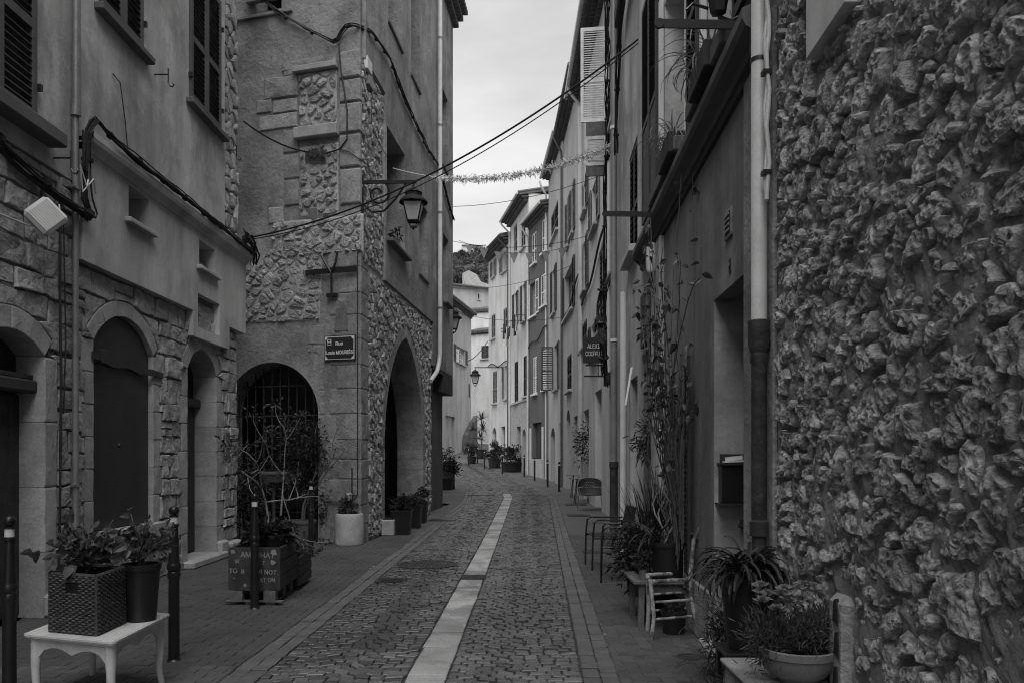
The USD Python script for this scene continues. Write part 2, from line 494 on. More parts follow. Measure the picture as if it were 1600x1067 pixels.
mat('shutter_mid', .2, .2, 5.0, .65, .2, 50, .003, .3, fine=.12, rand=.12)
mat('shutter_white', .7, .2, 6.0, .65, .2, 50, .003, .3, fine=.15, streak=.2)
mat('white_paint', .62, .12, 8.0, .45, .12, 60, .002, .4, fine=.08, blotch=.06, local=True)
mat('chipped_paint', .42, .3, 14.0, .6, .4, 60, .003, .3, fine=.25, blotch=.75)
mat('white_plastic', .55, .06, 6.0, .4, .05, 60, .001, .45, fine=.04)
mat('pipe_pale', .6, .12, 5.0, .35, .08, 60, .001, .45, fine=.08, streak=.12)
mat('pipe_zinc', .2, .2, 5.0, .45, .15, 60, .002, .5, fine=.15, metal=.3)
mat('pipe_brown', .085, .25, 6.0, .5, .15, 60, .002, .4, fine=.15)
mat('rust_iron', .045, .55, 14.0, .7, .6, 70, .004, .3, fine=.4, streak=.35)
mat('cable_black', .014, .2, 20, .6, .2, 80, .002, .35)
mat('cable_white', .5, .1, 20, .5, .0, 80, .001, .3)
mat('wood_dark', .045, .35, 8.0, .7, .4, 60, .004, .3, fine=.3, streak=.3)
mat('wood_grey', .15, .3, 8.0, .75, .4, 60, .004, .25, fine=.25, streak=.3, rand=.15)
mat('terracotta', .10, .2, 6.0, .75, .2, 50, .003, .3, fine=.15, rand=.1)
mat('roof_tile', .17, .3, 3.0, .85, .4, 30, .01, .2, fine=.2, island=.3)
mat('pot_black', .012, .2, 8.0, .45, .1, 60, .001, .45)
mat('pot_pale', .4, .25, 5.0, .7, .2, 50, .003, .3, fine=.15, streak=.3)
mat('pot_bowl', .17, .1, 8.0, .4, .05, 60, .001, .45)
mat('wicker', .055, .35, 20, .6, .3, 80, .003, .35, fine=.3, rand=.15)
mat('quoin_stone', .27, .28, 4.0, .92, .8, 26, .016, .15, rand=.08, fine=.22, blotch=.2)
mat('needle_leaf', .12, .3, 6.0, .5, .1, 60, .002, .4, island=.4, trans=.25)
mat('lamp_black', .012, .2, 8.0, .65, .1, 60, .002, .2)
mat('leaf_dark', .035, .3, 6.0, .5, .1, 60, .002, .4, island=.3, trans=.2)
mat('leaf_mid', .07, .3, 6.0, .5, .1, 60, .002, .4, island=.35, trans=.25)
mat('leaf_pale', .27, .25, 6.0, .55, .1, 60, .002, .35, island=.3, trans=.25)
mat('leaf_near', .065, .3, 6.0, .45, .1, 60, .002, .45, rand=.4, trans=.2)
mat('tree_leaf', .13, .5, .12, .7, .0, 60, .002, .2, island=.4, trans=.2)
mat('bark', .11, .3, 12, .85, .6, 50, .006, .2, fine=.3)
mat('bark_pale', .24, .2, 12, .85, .4, 50, .004, .2, fine=.25)
mat('soil', .02, .3, 12, .95, .6, 60, .01, .1, fine=.3)
mat('sign_dark', .02, .15, 8, .35, .0, 60, .001, .5)
mat('sign_white', .62, .06, 8, .5, .0, 60, .001, .4)
mat('mural_paint', .055, .35, 10, .6, .2, 60, .002, .35, fine=.25, blotch=.3)
mat('mural_light', .26, .3, 12, .6, .1, 60, .001, .35, fine=.25)
mat('fabric_dark', .05, .3, 6, .9, .2, 60, .003, .1, rand=.5)
mat('fabric_light', .4, .2, 6, .9, .2, 60, .003, .1, rand=.4)
mat('tinsel', .6, .3, 30, .35, .0, 60, .001, .5)
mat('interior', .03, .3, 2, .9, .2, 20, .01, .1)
mat('glass_lamp', .35, .1, 4, .25, .0, 60, .001, .5)
# window panes: dark room seen through a weak mirror
M['pane'] = usdkit.material(stage, '/World/Looks/pane', {
    'fr': ('fresnel', {'IOR': 1.5}), 't': ('transparent_bsdf', {'color': (.8, .8, .8)}), 'g': ('glossy_bsdf', {'color': (1, 1, 1), 'roughness': .05}), 'm': ('mix_closure', {})},
    [('fr.fac', 'm.fac'), ('t.BSDF', 'm.closure1'), ('g.BSDF', 'm.closure2')], surface='m.closure')
# ------------------------------------------------------------ ground, road, pavements, hill
def XR(Y):   # right building line
    return 1.32 + .036 * Y
RP = [(0.96, -10), (XR(4.4), 4.4), (XR(10.2), 10.2), (1.85, 15.2), (2.30, 19.2), (2.25, 26.0), (2.05, 32.0), (1.72, 37.5), (.86, 41.0), (-.11, 46.0), (-1.5, 51.0)]
def bandx(Y):
    return np.interp(Y, [-10, 5.25, 26, 29, 34, 40, 46, 52], [-.93, -.588, -.12, -.22, -.62, -1.35, -2.2, -3.4])
def leftx(Y):      # left edge of the setts
    return np.interp(Y, [-10, 5.25, 11.6, 16, 24, 30, 40, 50], [-2.15, -1.96, -1.86, -1.75, -1.5, -1.7, -2.7, -4.3])
def rightx(Y):     # right edge of the setts
    return np.interp(Y, [-10, 5.25, 13.1, 26, 30, 36, 41, 50], [.2, .72, 1.0, 1.45, 1.2, .4, -.3, -1.9])

def sheet(x0f, x1f, ys, dz, nx=2):
    P = []
    for Y in ys:
        xs = np.linspace(float(x0f(Y)), float(x1f(Y)), nx)
        P.append([(x, Y, zg(Y) + dz) for x in xs])
    mb = MB(); mb.grid(np.array(P)); return mb

ys = np.concatenate([np.arange(-12, 60, 1.0), np.arange(60, 130, 5), [130, 200, 400]])
mb = MB(); mb.grid(np.array([[(x, Y, zg(Y) - .06) for x in (-300, -60, -10, 0, 10, 60, 300)] for Y in ys]))
obj(None, 'ground', mb, 'earth', kind='structure')
mb = MB()
yy = np.arange(90, 262, 4.0); xx = np.arange(-170, 121, 5.0)
YY, XX = np.meshgrid(yy, xx, indexing='ij')
H = np.interp(YY, [90, 100, 112, 150, 215, 235, 262], [4, 14, 22, 36, 54, 57, 50])
H = H + 7 * (meshkit.fbm(np.stack([XX / 28, YY / 28, 0 * XX], -1), 3, 5) - .5) - .0012 * (XX + 12) ** 2
mb.grid(np.stack([XX, YY, H], -1))
obj(None, 'hill', mb, 'tree_leaf', kind='structure', smooth=True)
def hillz(x, y):
    h = np.interp(y, [90, 100, 112, 150, 215, 235, 262], [4, 14, 22, 36, 54, 57, 50])
    return float(h + 7 * (meshkit.fbm(np.array([x / 28, y / 28, 0]), 3, 5) - .5) - .0012 * (x + 12) ** 2)

road = thing('road', 'street of dark stone setts with a pale slab gutter', None, (0, 0, 0), kind='structure')
obj(road, 'bedding', sheet(leftx, rightx, np.arange(-12, 56.1, .5), -.016, 6), 'road_bed')
obj(None, 'upper_road', sheet(lambda Y: np.interp(Y, [50, 56, 66, 80], [-5.2, -6.5, -9, -14]), lambda Y: np.interp(Y, [50, 56, 66, 80], [-1.0, -1.9, -3.0, -6]), np.arange(50, 80, 2.0), .004 - .016), 'asphalt', kind='structure')

def block_verts(quad, z, h, bev, tilt, r):
    """quad 4x2 ccw; returns 12 verts, faces for a bevelled paving block"""
    c = quad.mean(0)
    inn = c + (quad - c) * (1 - bev * 2 / max(.02, np.linalg.norm(quad[0] - quad[1])))
    tz = lambda q: (q - c) @ tilt
    v = np.vstack([np.c_[quad, z - .03 + 0 * quad[:, 0]], np.c_[quad, z + h * .35 + tz(quad)], np.c_[inn, z + h + tz(inn)]])
    return v
BF = np.array([[0, 1, 5, 4], [1, 2, 6, 5], [2, 3, 7, 6], [3, 0, 4, 7], [4, 5, 9, 8], [5, 6, 10, 9], [6, 7, 11, 10], [7, 4, 8, 11], [8, 9, 10, 11]])

def setts():
    out = []
    r = np.random.RandomState(3)
    Y, row = 4.55, 0
    while Y < 50:
        pitch = (.088 + .012 * r.rand()) * (1 if Y < 26 else 1.35)
        bx, lx, rx = float(bandx(Y)), float(leftx(Y)), float(rightx(Y))
        for lo, hi in ((lx + .25, bx - .145), (bx + .145, rx - .25)):
            x = lo
            left = hi < bx
            k = 0
            while x < hi - .03:
                w = (.095 + .03 * r.rand()) * (1 if Y < 26 else 1.35) * (.55 if k == 0 and row % 2 else 1)
                if hi - x - w < .05: w = hi - x
                xm = x + w / 2
                edge = min(xm - lo, hi - xm)
                wav = min(1, max(0, (edge - .18) / .25))
                off = wav * .05 * math.sin(2 * math.pi * (xm - bx) / .95 + (0.6 if left else 0)) + .004 * r.randn() * wav
                g = .003 + .003 * r.rand()
                dz = .006 * r.randn() * .55 - .012 * math.exp(-((xm - bx) / .22) ** 2)
                j = lambda: .0035 * r.randn()
                y0, y1 = Y + off, Y + off + pitch
                sl = wav * .04 * math.cos(2 * math.pi * (xm - bx) / .95)
                q = np.array([[x + g + j(), y0 + g - sl + j()], [x + w - g + j(), y0 + g + sl + j()], [x + w - g + j(), y1 - g + sl + j()], [x + g + j(), y1 - g - sl + j()]])
                q[:, 0] += np.array([0, 0, 1, 1]) * (float(bandx(Y + pitch)) - bx)
                out.append((q, float(zg(Y)) - .006 + dz, .009, .008, r.randn(2) * .06))
                x += w; k += 1
        Y += pitch; row += 1
    return out
def lay(parent, name, many, blocks, single_mat, many_mat, n_single=300):
    blocks = sorted(blocks, key=lambda b: b[0][:, 1].mean())
    rest = MB()
    for i, (q, z, h, bev, tilt) in enumerate(blocks):
        v = block_verts(q, z, h, bev, tilt, None)
        if i < n_single:
            m = MB(); m.add(v, BF)
            obj(parent, name, m, single_mat)
        else:
            rest.add(v, BF)
    if rest.v:
        obj(parent, many, rest, many_mat, kind='stuff')
lay(road, 'sett', 'small_setts', setts(), 'sett_stone', 'sett_many')

# the pale gutter slabs down the middle
Y, r = 4.4, np.random.RandomState(5)
blocks = []
while Y < 27.5:
    l = r.uniform(.32, .56)
    if not (9.9 < Y + l / 2 < 10.25 and Y < 10.25):
        b0, b1 = float(bandx(Y)), float(bandx(Y + l))
        g = .0055
        q = np.array([[b0 - .135, Y + g], [b0 + .135, Y + g], [b1 + .135, Y + l - g], [b1 - .135, Y + l - g]]) + r.randn(4, 2) * .003
        blocks.append((q, float(zg(Y)) - .012 + r.randn() * .0015, .006, .006, r.randn(2) * .006))
    Y += l
lay(road, 'gutter_slab', 'gutter_slabs', blocks, 'slab_stone', 'slab_stone')
Yk, faint = Y, []
while Yk < 41:
    l = r.uniform(.3, .5); b0, b1 = float(bandx(Yk)), float(bandx(Yk + l))
    faint.append((np.array([[b0 - .135, Yk + .006], [b0 + .135, Yk + .006], [b1 + .135, Yk + l - .006], [b1 - .135, Yk + l - .006]]), float(zg(Yk)) - .012, .006, .006, r.randn(2) * .006)); Yk += l
lay(road, 'worn_slab', 'worn_slabs', faint, 'border_sett', 'border_sett')
# borders of larger setts along both edges
blocks = []
for side, fx in ((1, leftx), (-1, rightx)):
    for col in range(2):
        Y = 4.4
        while Y < 44:
            l = r.uniform(.14, .24)
            a, b = float(fx(Y)), float(fx(Y + l))
            o0, o1 = side * (.005 + col * .122), side * (.118 + col * .122)
            g = .004
            q = np.array([[a + o0, Y + g], [a + o1, Y + g], [b + o1, Y + l - g], [b + o0, Y + l - g]]) + r.randn(4, 2) * .003
            if side < 0: q = q[[1, 0, 3, 2]]
            blocks.append((q, float(zg(Y)) - .006 + r.randn() * .002, .007, .008, r.randn(2) * .02))
            Y += l
lay(road, 'border_sett', 'border_setts', blocks, 'border_sett', 'border_sett', 200)

# pavements: herringbone bricks
def herring(x0f, x1f, y0, y1, seed):
    r = np.random.RandomState(seed)
    L, Wd, g = .20, .10, .0035
    out = []
    n = int((y1 - y0) / Wd) + 4
    for i in range(-60, 60):
        for j in range(-n, n * 2):
            # classic 90 degree herringbone lattice
            bx, by = i * Wd + j * Wd, -i * Wd + j * Wd
            for horizontal in (0, 1):
                if horizontal: X0, Y0, w, h = bx * 1.0, by, L, Wd
                else: X0, Y0, w, h = bx, by + Wd, Wd, L
                X0 += -3.0; Y0 += y0
                xm, ym = X0 + w / 2, Y0 + h / 2
                if not (y0 < ym < y1): continue
                lo, hi = float(x0f(ym)), float(x1f(ym))
                a, b = max(X0, lo), min(X0 + w, hi)
                if b - a < .03: continue
                gg = g * (.6 + r.rand() * .9)
                q = np.array([[a + gg, Y0 + gg], [b - gg, Y0 + gg], [b - gg, Y0 + h - gg], [a + gg, Y0 + h - gg]]) + r.randn(4, 2) * .0012
                out.append((q, float(zg(ym)) - .004 + r.randn() * .0012, .005, .004, r.randn(2) * .012))
    return out
for nm, a, b, yend, lab in (('pavement_left', lambda Y: np.interp(Y, [-12, 12.7, 13.2, 14.1, 14.2, 23, 24, 50], [-4.4, -4.55, -5.5, -5.5, -2.7, -1.8, -2.4, -8]), leftx, 15.0, 'brick pavement before the stone house'),
                            ('pavement_right', rightx, lambda Y: np.interp(Y, [p[1] for p in RP], [p[0] + .3 for p in RP]), 15.0, 'brick pavement before the shops')):
    pv = thing(nm, lab, None, (0, 0, 0), kind='structure')
    obj(pv, 'joint_bed', sheet(a, b, np.arange(-12, 54, .5), -.0065, 4), 'joint_sand')
    lay(pv, 'brick', 'small_bricks', herring(a, b, 4.5, yend, 9), 'paving_brick', 'paving_many')
    m = sheet(a, b, np.arange(yend, 54, .5), -.001, 4)
    obj(pv, 'far_paving', m, 'asphalt')

# ------------------------------------------------------------ shared building pieces
def ring_points(op, a0, a1, zs, zt, n, pointed):
    """points up the right half of the arch to the top and down the left, with outward normals"""
    c, h, rr = (a0 + a1) / 2, (a1 - a0) / 2, zt - zs
    R = (h * h + rr * rr) / (2 * (h if pointed else rr))
    P = []
    if pointed:
        tm = math.atan2(rr, R - h)if R > h else math.pi / 2
        tm = math.asin(min(1, rr / R))
        for k in range(n + 1):
            t = tm * k / n
            P.append(((a1 - R + R * math.cos(t), zs + R * math.sin(t)), (math.cos(t), math.sin(t))))
        Q = [((2 * c - p[0], p[1]), (-q[0], q[1])) for p, q in P]
        return [P, Q]
    t0 = math.asin(min(1, h / R))
    for k in range(n + 1):
        t = t0 - 2 * t0 * k / n
        P.append(((c + R * math.sin(t), zt - R + R * math.cos(t)), (math.sin(t), math.cos(t))))
    return [P]

def surround(fr, parent, name, a0, a1, z0, zs, zt, w, n, rows, depth, mt, h=.03, pointed=False, amp=.009, seed=1, sides=(1, 1), jam=.0):
    """jamb blocks and voussoirs of a stone door or window surround, each its own mesh"""
    r = random.Random(seed)
    polys = []
    zr = np.linspace(z0, zs, rows + 1)
    for side, on in ((0, sides[0]), (1, sides[1])):
        if not on: continue
        for k in range(rows):
            ww = w * (1 + (jam if k % 2 else 0) + r.uniform(-.05, .05))
            u0, u1 = (a0 - ww, a0) if side == 0 else (a1, a1 + ww)
            polys.append(Polygon([(u0, zr[k]), (u1, zr[k]), (u1, zr[k + 1]), (u0, zr[k + 1])]))
    for P in ring_points(None, a0, a1, zs, zt, n * 4, pointed):
        m = len(P) - 1
        nn = n
        for k in range(nn):
            i0, i1 = k * m // nn, (k + 1) * m // nn
            inner = [P[i][0] for i in range(i0, i1 + 1)]
            outer = [(P[i][0][0] + P[i][1][0] * w, P[i][0][1] + P[i][1][1] * w) for i in range(i0, i1 + 1)]
            polys.append(Polygon(inner + outer[::-1]).buffer(0))
    for g in polys:
        if g.is_empty or g.geom_type != 'Polygon': continue
        gi = g.buffer(-.002, join_style=2)
        if gi.is_empty or gi.geom_type != 'Polygon': continue
        m = MB()
        fr.ext(m, gi, depth, h * .45)
        m.add(*stone(fr, gi, h, amp, 22, ((1, .42), (.985, .85), (.93, 1.0), (.5, 1.0)), 7, 0))
        obj(parent, name, m, mt)
    return unary_union(polys)

def louvre_leaf(parent, fr, a0, a1, z0, z1, d, mt, n=None, angle=0.0, hinge=None, slat_parts=True, th=.035, rail=.07, mid=True, solid_below=None, label=None, flip_tilt=False):
    """a louvred shutter leaf in a wall frame; angle turns it about the hinge edge"""
    if angle:
        ha = a0 if hinge == 0 else a1
        base = fr.pt(ha, 0, d)[:2]
        ang = math.radians(angle)
        sgn = 1 if hinge == 0 else -1
        dv = fr.d * sgn * math.cos(ang) + fr.n * math.sin(ang)
        f2 = Fr(base, base + dv * (a1 - a0)); 
        fr, a0, a1, d = f2, 0.0, a1 - a0, 0.0
    st = rail * .85
    m = MB()
    fr.box(m, a0, a0 + st, z0, z1, d, d + th, .004); fr.box(m, a1 - st, a1, z0, z1, d, d + th, .004)
    bars = [z0, z1 - rail] + ([(z0 + (z1 - z0) * .42)] if mid else [])
    for b in bars:
        fr.box(m, a0 + st, a1 - st, b, b + rail, d + .002, d + th - .002)
    if solid_below:
        fr.box(m, a0 + st, a1 - st, z0 + rail, solid_below, d + .01, d + th - .01)
    leaf = obj(parent, 'shutter', m, mt, label=label)
    zz0 = (solid_below or z0 + rail) + .01
    n = n or max(4, int((z1 - z0) / .06))
    tl = -1 if flip_tilt else 1
    step = (z1 - rail - zz0) / n
    sm = MB()
    for k in range(n):
        z = zz0 + step * (k + .5)
        if mid and any(abs(z - (b + rail / 2)) < rail / 2 + step * .3 for b in bars[2:]): continue
        c0, c1 = fr.pt(a0 + st, z, d + th / 2), fr.pt(a1 - st, z, d + th / 2)
        up = np.array([fr.n[0] * .72 * tl, fr.n[1] * .72 * tl, -.70])
        y = unit(np.cross(unit(c1 - c0), up))
        q = MB() if slat_parts else sm
        x = unit(c1 - c0)
        q.box((c0 + c1) / 2, (np.linalg.norm(c1 - c0), min(.05, step * 1.05), .007), np.stack([x, unit(up), y], 1))
        if slat_parts: obj(leaf, 'slat', q, mt)
    if not slat_parts and sm.v: obj(leaf, 'slats', sm, mt)
    return leaf

def window(parent, fr, a0, a1, z0, z1, recess=.18, fmat='white_paint', bars=1, cross=1, sill=True, smat='dressed_stone', sd=.09):
    m = MB(); d = -recess
    t = .05
    fr.box(m, a0, a0 + t, z0, z1, d - .04, d); fr.box(m, a1 - t, a1, z0, z1, d - .04, d)
    fr.box(m, a0 + t, a1 - t, z0, z0 + t, d - .04, d - .001); fr.box(m, a0 + t, a1 - t, z1 - t, z1, d - .04, d - .001)
    for k in range(bars):
        c = a0 + (a1 - a0) * (k + 1) / (bars + 1)
        fr.box(m, c - .03, c + .03, z0 + t, z1 - t, d - .04, d + .004)
    for k in range(cross):
        z = z0 + (z1 - z0) * (k + 1) / (cross + 1)
        fr.box(m, a0 + t, a1 - t, z - .015, z + .015, d - .03, d - .004)
    w = obj(parent, 'window', m, fmat)
    p = MB(); fr.box(p, a0 + t / 2, a1 - t / 2, z0 + t / 2, z1 - t / 2, d - .026, d - .02)
    obj(w, 'pane', p, 'pane')
    if sill:
        s = MB(); fr.box(s, a0 - .08, a1 + .08, z0 - .09, z0 - .002, -recess, sd, .012)
        obj(w, 'sill', s, smat)
    return w

def shell(parent, fr, zb, zt, depth, mt, roof='roof_tile', over=.35, tiles=True, rise=1.2, ends=(1, 1)):
    """side walls, back wall and a tiled roof behind a facade"""
    t = .3
    for k, on in ((0, ends[0]), (1, ends[1])):
        if not on: continue
        m = MB(); a = 0.003 if k == 0 else fr.L - t - .003
        fr.box(m, a, a + t, zb, zt - .004, -depth, -.36)
        obj(parent, 'side_wall', m, mt)
    m = MB(); fr.box(m, t + .01, fr.L - t - .01, zb, zt - .004, -depth, -depth + t); obj(parent, 'back_wall', m, mt)
    m = MB()
    v = [fr.pt(a, z, d) for a in (-.05, fr.L + .05) for d, z in ((over, zt), (-depth, zt + rise), (-depth, zt + rise - .14), (over, zt - .12))]
    m.add(np.array(v), [[0, 1, 5, 4], [2, 3, 7, 6], [3, 0, 4, 7], [1, 2, 6, 5]]); m.add(np.array(v), [[0, 3, 2, 1], [4, 5, 6, 7]])
    rf = obj(parent, 'roof', m, roof)
    if tiles:
        tm_ = MB(); n = int(fr.L / .23)
        for k in range(n + 1):
            a = k * fr.L / n
            p0, p1 = fr.pt(a, zt + .02, over + .06), fr.pt(a, zt + rise * min(1, 2.2 / depth) + .02, over - 2.2)
            tm_.tube([p0, p0 + (p1 - p0) * .33, p0 + (p1 - p0) * .66, p1], .085, 6)
        obj(rf, 'tiles', tm_, 'roof_tile')
        gm = MB()       # rows of tile ends under the eave
        for row in range(2):
            for k in range(int(fr.L / .2)):
                a = (k + .5 * (row % 2) + .3) * .2
                if a > fr.L - .1: continue
                d = over - .14 - row * .13
                gm.tube([fr.pt(a, zt - .16 - row * .13, d), fr.pt(a, zt - .16 - row * .13, -.02)], .075, 6)
        obj(rf, 'eave_tiles', gm, 'roof_tile')
    return rf
def gutter(parent, fr, z, over, pipe_a=None, zlow=0.2, mt='pipe_pale', r=.05):
    m = MB(); m.tube([fr.pt(0, z - .02, over + .1), fr.pt(fr.L, z - .04, over + .1)], .065, 8)
    if pipe_a is not None:
        m.tube([fr.pt(pipe_a, z - .05, over + .1), fr.pt(pipe_a, z - .25, over + .05), fr.pt(pipe_a, z - .7, .09), fr.pt(pipe_a, z - 1.0, .08), fr.pt(pipe_a, zlow, .08)], r, 8)
    obj(parent, 'gutter', m, mt)
# ------------------------------------------------------------ the stone house on the left
FL = Fr((-4.35, -8), (-4.35, 12.55))
S = lambda Y: Y + 8
house = thing('stone_house', 'house with coursed stone ground floor, arched doors and plastered floors above', 'house', (-4.35, 2.3, 0))
ops = {'door': (S(6.4), S(7.38), 0.0, 2.42, 2.60), 'shut': (S(8.26), S(9.63), .70, 2.70, 3.05), 'narrow': (S(10.65), S(11.69), .1, 2.66, 2.98)}
base = sbox(0, -.3, FL.L, 4.2)
cut = unary_union([arch_poly(*ops[k]).buffer(.1) for k in ops])
m = MB(); FL.ext(m, base.difference(cut), .45, 0)
wall = obj(house, 'stone_wall', m, 'joint_dark')
rings = []
rings.append(surround(FL, house, 'dressed_block', *ops['door'][:3], ops['door'][3], ops['door'][4], .2, 4, 4, .36, 'dressed_stone', .022, seed=1))
rings.append(surround(FL, house, 'dressed_block', *ops['shut'][:3], ops['shut'][3], ops['shut'][4], .17, 5, 6, .2, 'dressed_stone', .014, seed=2, jam=.35))
rings.append(surround(FL, house, 'dressed_block', *ops['narrow'][:3], ops['narrow'][3], ops['narrow'][4], .2, 5, 7, .42, 'dressed_stone', .014, seed=3, jam=.5))
solid = unary_union(rings + [arch_poly(*ops[k]) for k in ops]).buffer(.006)
area = sbox(S(5.9), 0.0, FL.L, 3.62).union(sbox(S(5.9), 3.6, S(7.95), 4.18)).difference(solid)
for q in courses(area, (.19, .33), (.22, .52), .013, 21):
    m = MB(); m.add(*stone(FL, q, rnd.uniform(.008, .04), .018, 24, ((1, 0), (.985, .55), (.93, .95), (.75, 1.0), (.4, 1.0)), 11, 0, tilt=.9))
    obj(wall, 'stone', m, 'block_stone')
# plinth stones and step
for a, b, h, d in ((S(7.36), S(7.62), .22, .1), (S(11.69), S(12.0), .25, .09), (S(12.05), S(12.5), .2, .12)):
    m = MB(); FL.box(m, a, b, 0, h, .0, d, .03); obj(house, 'plinth_block', m, 'dressed_stone')
m = MB(); FL.box(m, S(10.5), S(11.8), 0, .1, -.4, .16, .02); obj(house, 'door_step', m, 'dressed_stone')
# doors
def plank_door(fr, a0, a1, z0, z1, d, mt, n, label=None, ztr=None):
    m = MB(); fr.box(m, a0 - .1, a1 + .1, z0, z1 + .4, d - .08, d - .03)
    dr = obj(house, 'door', m, mt, label=label)
    for k in range(n):
        q = MB(); w = (a1 - a0) / n
        fr.box(q, a0 + k * w + .004, a0 + (k + 1) * w - .004, z0 + .02, (ztr or z1), d - .03, d, .006)
        obj(dr, 'plank', q, mt)
    return dr
d1 = plank_door(FL, S(6.38), S(7.40), 0.02, 2.6, -.22, 'wood_dark', 6, ztr=2.06)
m = MB(); FL.box(m, S(6.3), S(7.52), 2.08, 2.2, -.22, -.05, .02); FL.box(m, S(6.3), S(7.46), 2.2, 2.25, -.22, -.09, .01); obj(d1, 'transom', m, 'wood_dark')
m = MB(); FL.box(m, S(6.78), S(7.0), 1.72, 1.96, -.217, -.212); nt = obj(d1, 'notice', m, 'sign_white')
m = MB()
for k in range(6): FL.box(m, S(6.81), S(6.97 - .02 * (k % 3)), 1.92 - k * .03, 1.928 - k * .03, -.212, -.211)
obj(nt, 'printed_lines', m, 'shutter_mid')
m = MB(); m.lathe([(0, 0), (.03, .0), (.035, .02), (.02, .04), (.012, .05)], (0, 0, 0), 10)
v, f = m.arrays()
for z in (1.42, 1.12):
    k = MB(); k.add(FL.pt(S(6.72) + v[:, 0] * 1.6, z + v[:, 1] * 1.6, -.215 + v[:, 2] * 1.6), f); obj(d1, 'knob', k, 'black_metal')
# arched flush shutter with iron strap
g = arch_poly(S(8.272), S(9.618), .712, 2.69, 3.035)
m = MB(); FL.ext(m, g, .06, -.045)
sh = obj(house, 'arched_shutter', m, 'dark_paint')
p = [FL.pt(S(8.2 + t), 2.54 - .05 * t / 1.6 + .018 * math.sin(t * 9) * (0.2 < t < 1.2), -.02 + .05 * (t < .2 or t > 1.35)) for t in np.linspace(0, 1.65, 18)]
m = MB()
for a, b in zip(p[:-1], p[1:]): m.beam(a, b, .02, .075 if True else .06, up=(0, 0, 1))
FL.box(m, S(8.36), S(8.47), 2.47, 2.62, -.03, .055, .01)
obj(sh, 'iron_strap', m, 'dark_paint')
m = MB(); FL.box(m, S(8.1), S(9.8), .60, .70, -.1, .09, .012); obj(sh, 'sill_block', m, 'dressed_stone')
m = MB(); m.lathe([(0, 0), (.018, 0), (.012, .02), (0, .025)], (0, 0, 0), 8); v, f = m.arrays()
k = MB(); k.add(FL.pt(S(8.9) + v[:, 0], 1.62 + v[:, 1] * 1.5, -.045 + v[:, 2]), f); obj(sh, 'keyhole_knob', k, 'black_metal')
d3 = plank_door(FL, S(10.66), S(11.68), 0.1, 2.9, -.3, 'dark_paint', 5, ztr=2.2)
m = MB(); FL.box(m, S(10.6), S(11.74), 2.2, 2.32, -.3, -.22, .015); obj(d3, 'transom', m, 'dark_paint')
m = MB(); FL.box(m, S(11.9), S(12.08), 1.5, 1.86, .05, .075, .006); obj(house, 'meter_cover', m, 'wood_grey')
# plaster above
up = sbox(0, 4.2, FL.L, 12.0).difference(sbox(S(7.9), 4.1, FL.L + 1, 4.62)).difference(sbox(S(11.98), 4.62, FL.L + 1, 12.2))
for a, b, z in ((6.1, 7.2, 4.5), (8.33, 9.28, 6.2), (10.65, 11.76, 6.26)):
    up = up.difference(sbox(S(a), z, S(b), z + 1.95))
m = MB(); FL.ext(m, up, .38, .03); obj(house, 'plaster_wall', m, 'plaster_light')
m = MB(); FL.ext(m, sbox(S(11.98), 4.62, FL.L, 12.0), .38, -.02); qw = obj(house, 'corner_wall', m, 'lime_mortar')
for q in rubble(Polygon([(S(11.95), 4.66), (FL.L + .02, 4.66), (FL.L + .02, 8.6), (S(12.1), 8.6), (S(11.97), 7.4), (S(12.12), 6.3)]), .24, .2, .02, 4):
    m = MB(); m.add(*stone(FL, q, rnd.uniform(.03, .08), .014, 14, d0=-.02, tilt=.6)); obj(qw, 'stone', m, 'block_stone')
FLe = Fr((-4.35, 12.55), (-10, 12.55))     # end wall of the house
FLe.n = np.array([0, 1.0])
# plastered box with two small windows and cornice
w1, w2, nich = (S(8.83), S(9.33), 4.13, 4.5), (S(10.82), S(11.39), 4.08, 4.44), (S(10.78), S(11.58), 3.24, 3.70)
bx = sbox(S(7.9), 3.44, S(12.72), 4.62).union(sbox(S(10.62), 3.1, S(11.98), 3.5))
for (a, b, z, zz) in (w1, w2, nich): bx = bx.difference(sbox(a, z, b, zz))
m = MB(); FL.ext(m, bx.buffer(-.012).buffer(.012), .32, .10); box_ = obj(house, 'plaster_box', m, 'plaster_box')
m = MB()
prof = [(-.3, 4.54), (.11, 4.54), (.13, 4.58), (.19, 4.62), (.205, 4.66), (.205, 4.715), (-.3, 4.73)]
for a, b in ((S(7.9), S(12.74)),):
    va = np.array([FL.pt(a, z, d) for d, z in prof]); vb = np.array([FL.pt(b, z, d) for d, z in prof])
    m.add(np.vstack([va, vb]), [[i, i + 1, 7 + i + 1, 7 + i] for i in range(6)])
    m.add(va, [[0, 2, 1, 3], [0, 3, 5, 4], [0, 5, 6, 6]]); m.add(vb, [[0, 1, 2, 3], [0, 3, 4, 5], [0, 5, 6, 6]])
obj(house, 'cornice', m, 'plaster_box')
for a, b, z, zz in (w1, w2):
    window(house, FL, a, b, z, zz, .24, 'wood_dark', 0, 0, False)
    m = MB(); FL.box(m, a - .09, b + .09, z - .06, z - .003, -.1, .17, .01); obj(house, 'sill', m, 'plaster_box')
m = MB(); FL.box(m, nich[0], nich[1], nich[2], nich[3], -.25, -.2); obj(house, 'niche_back', m, 'interior')
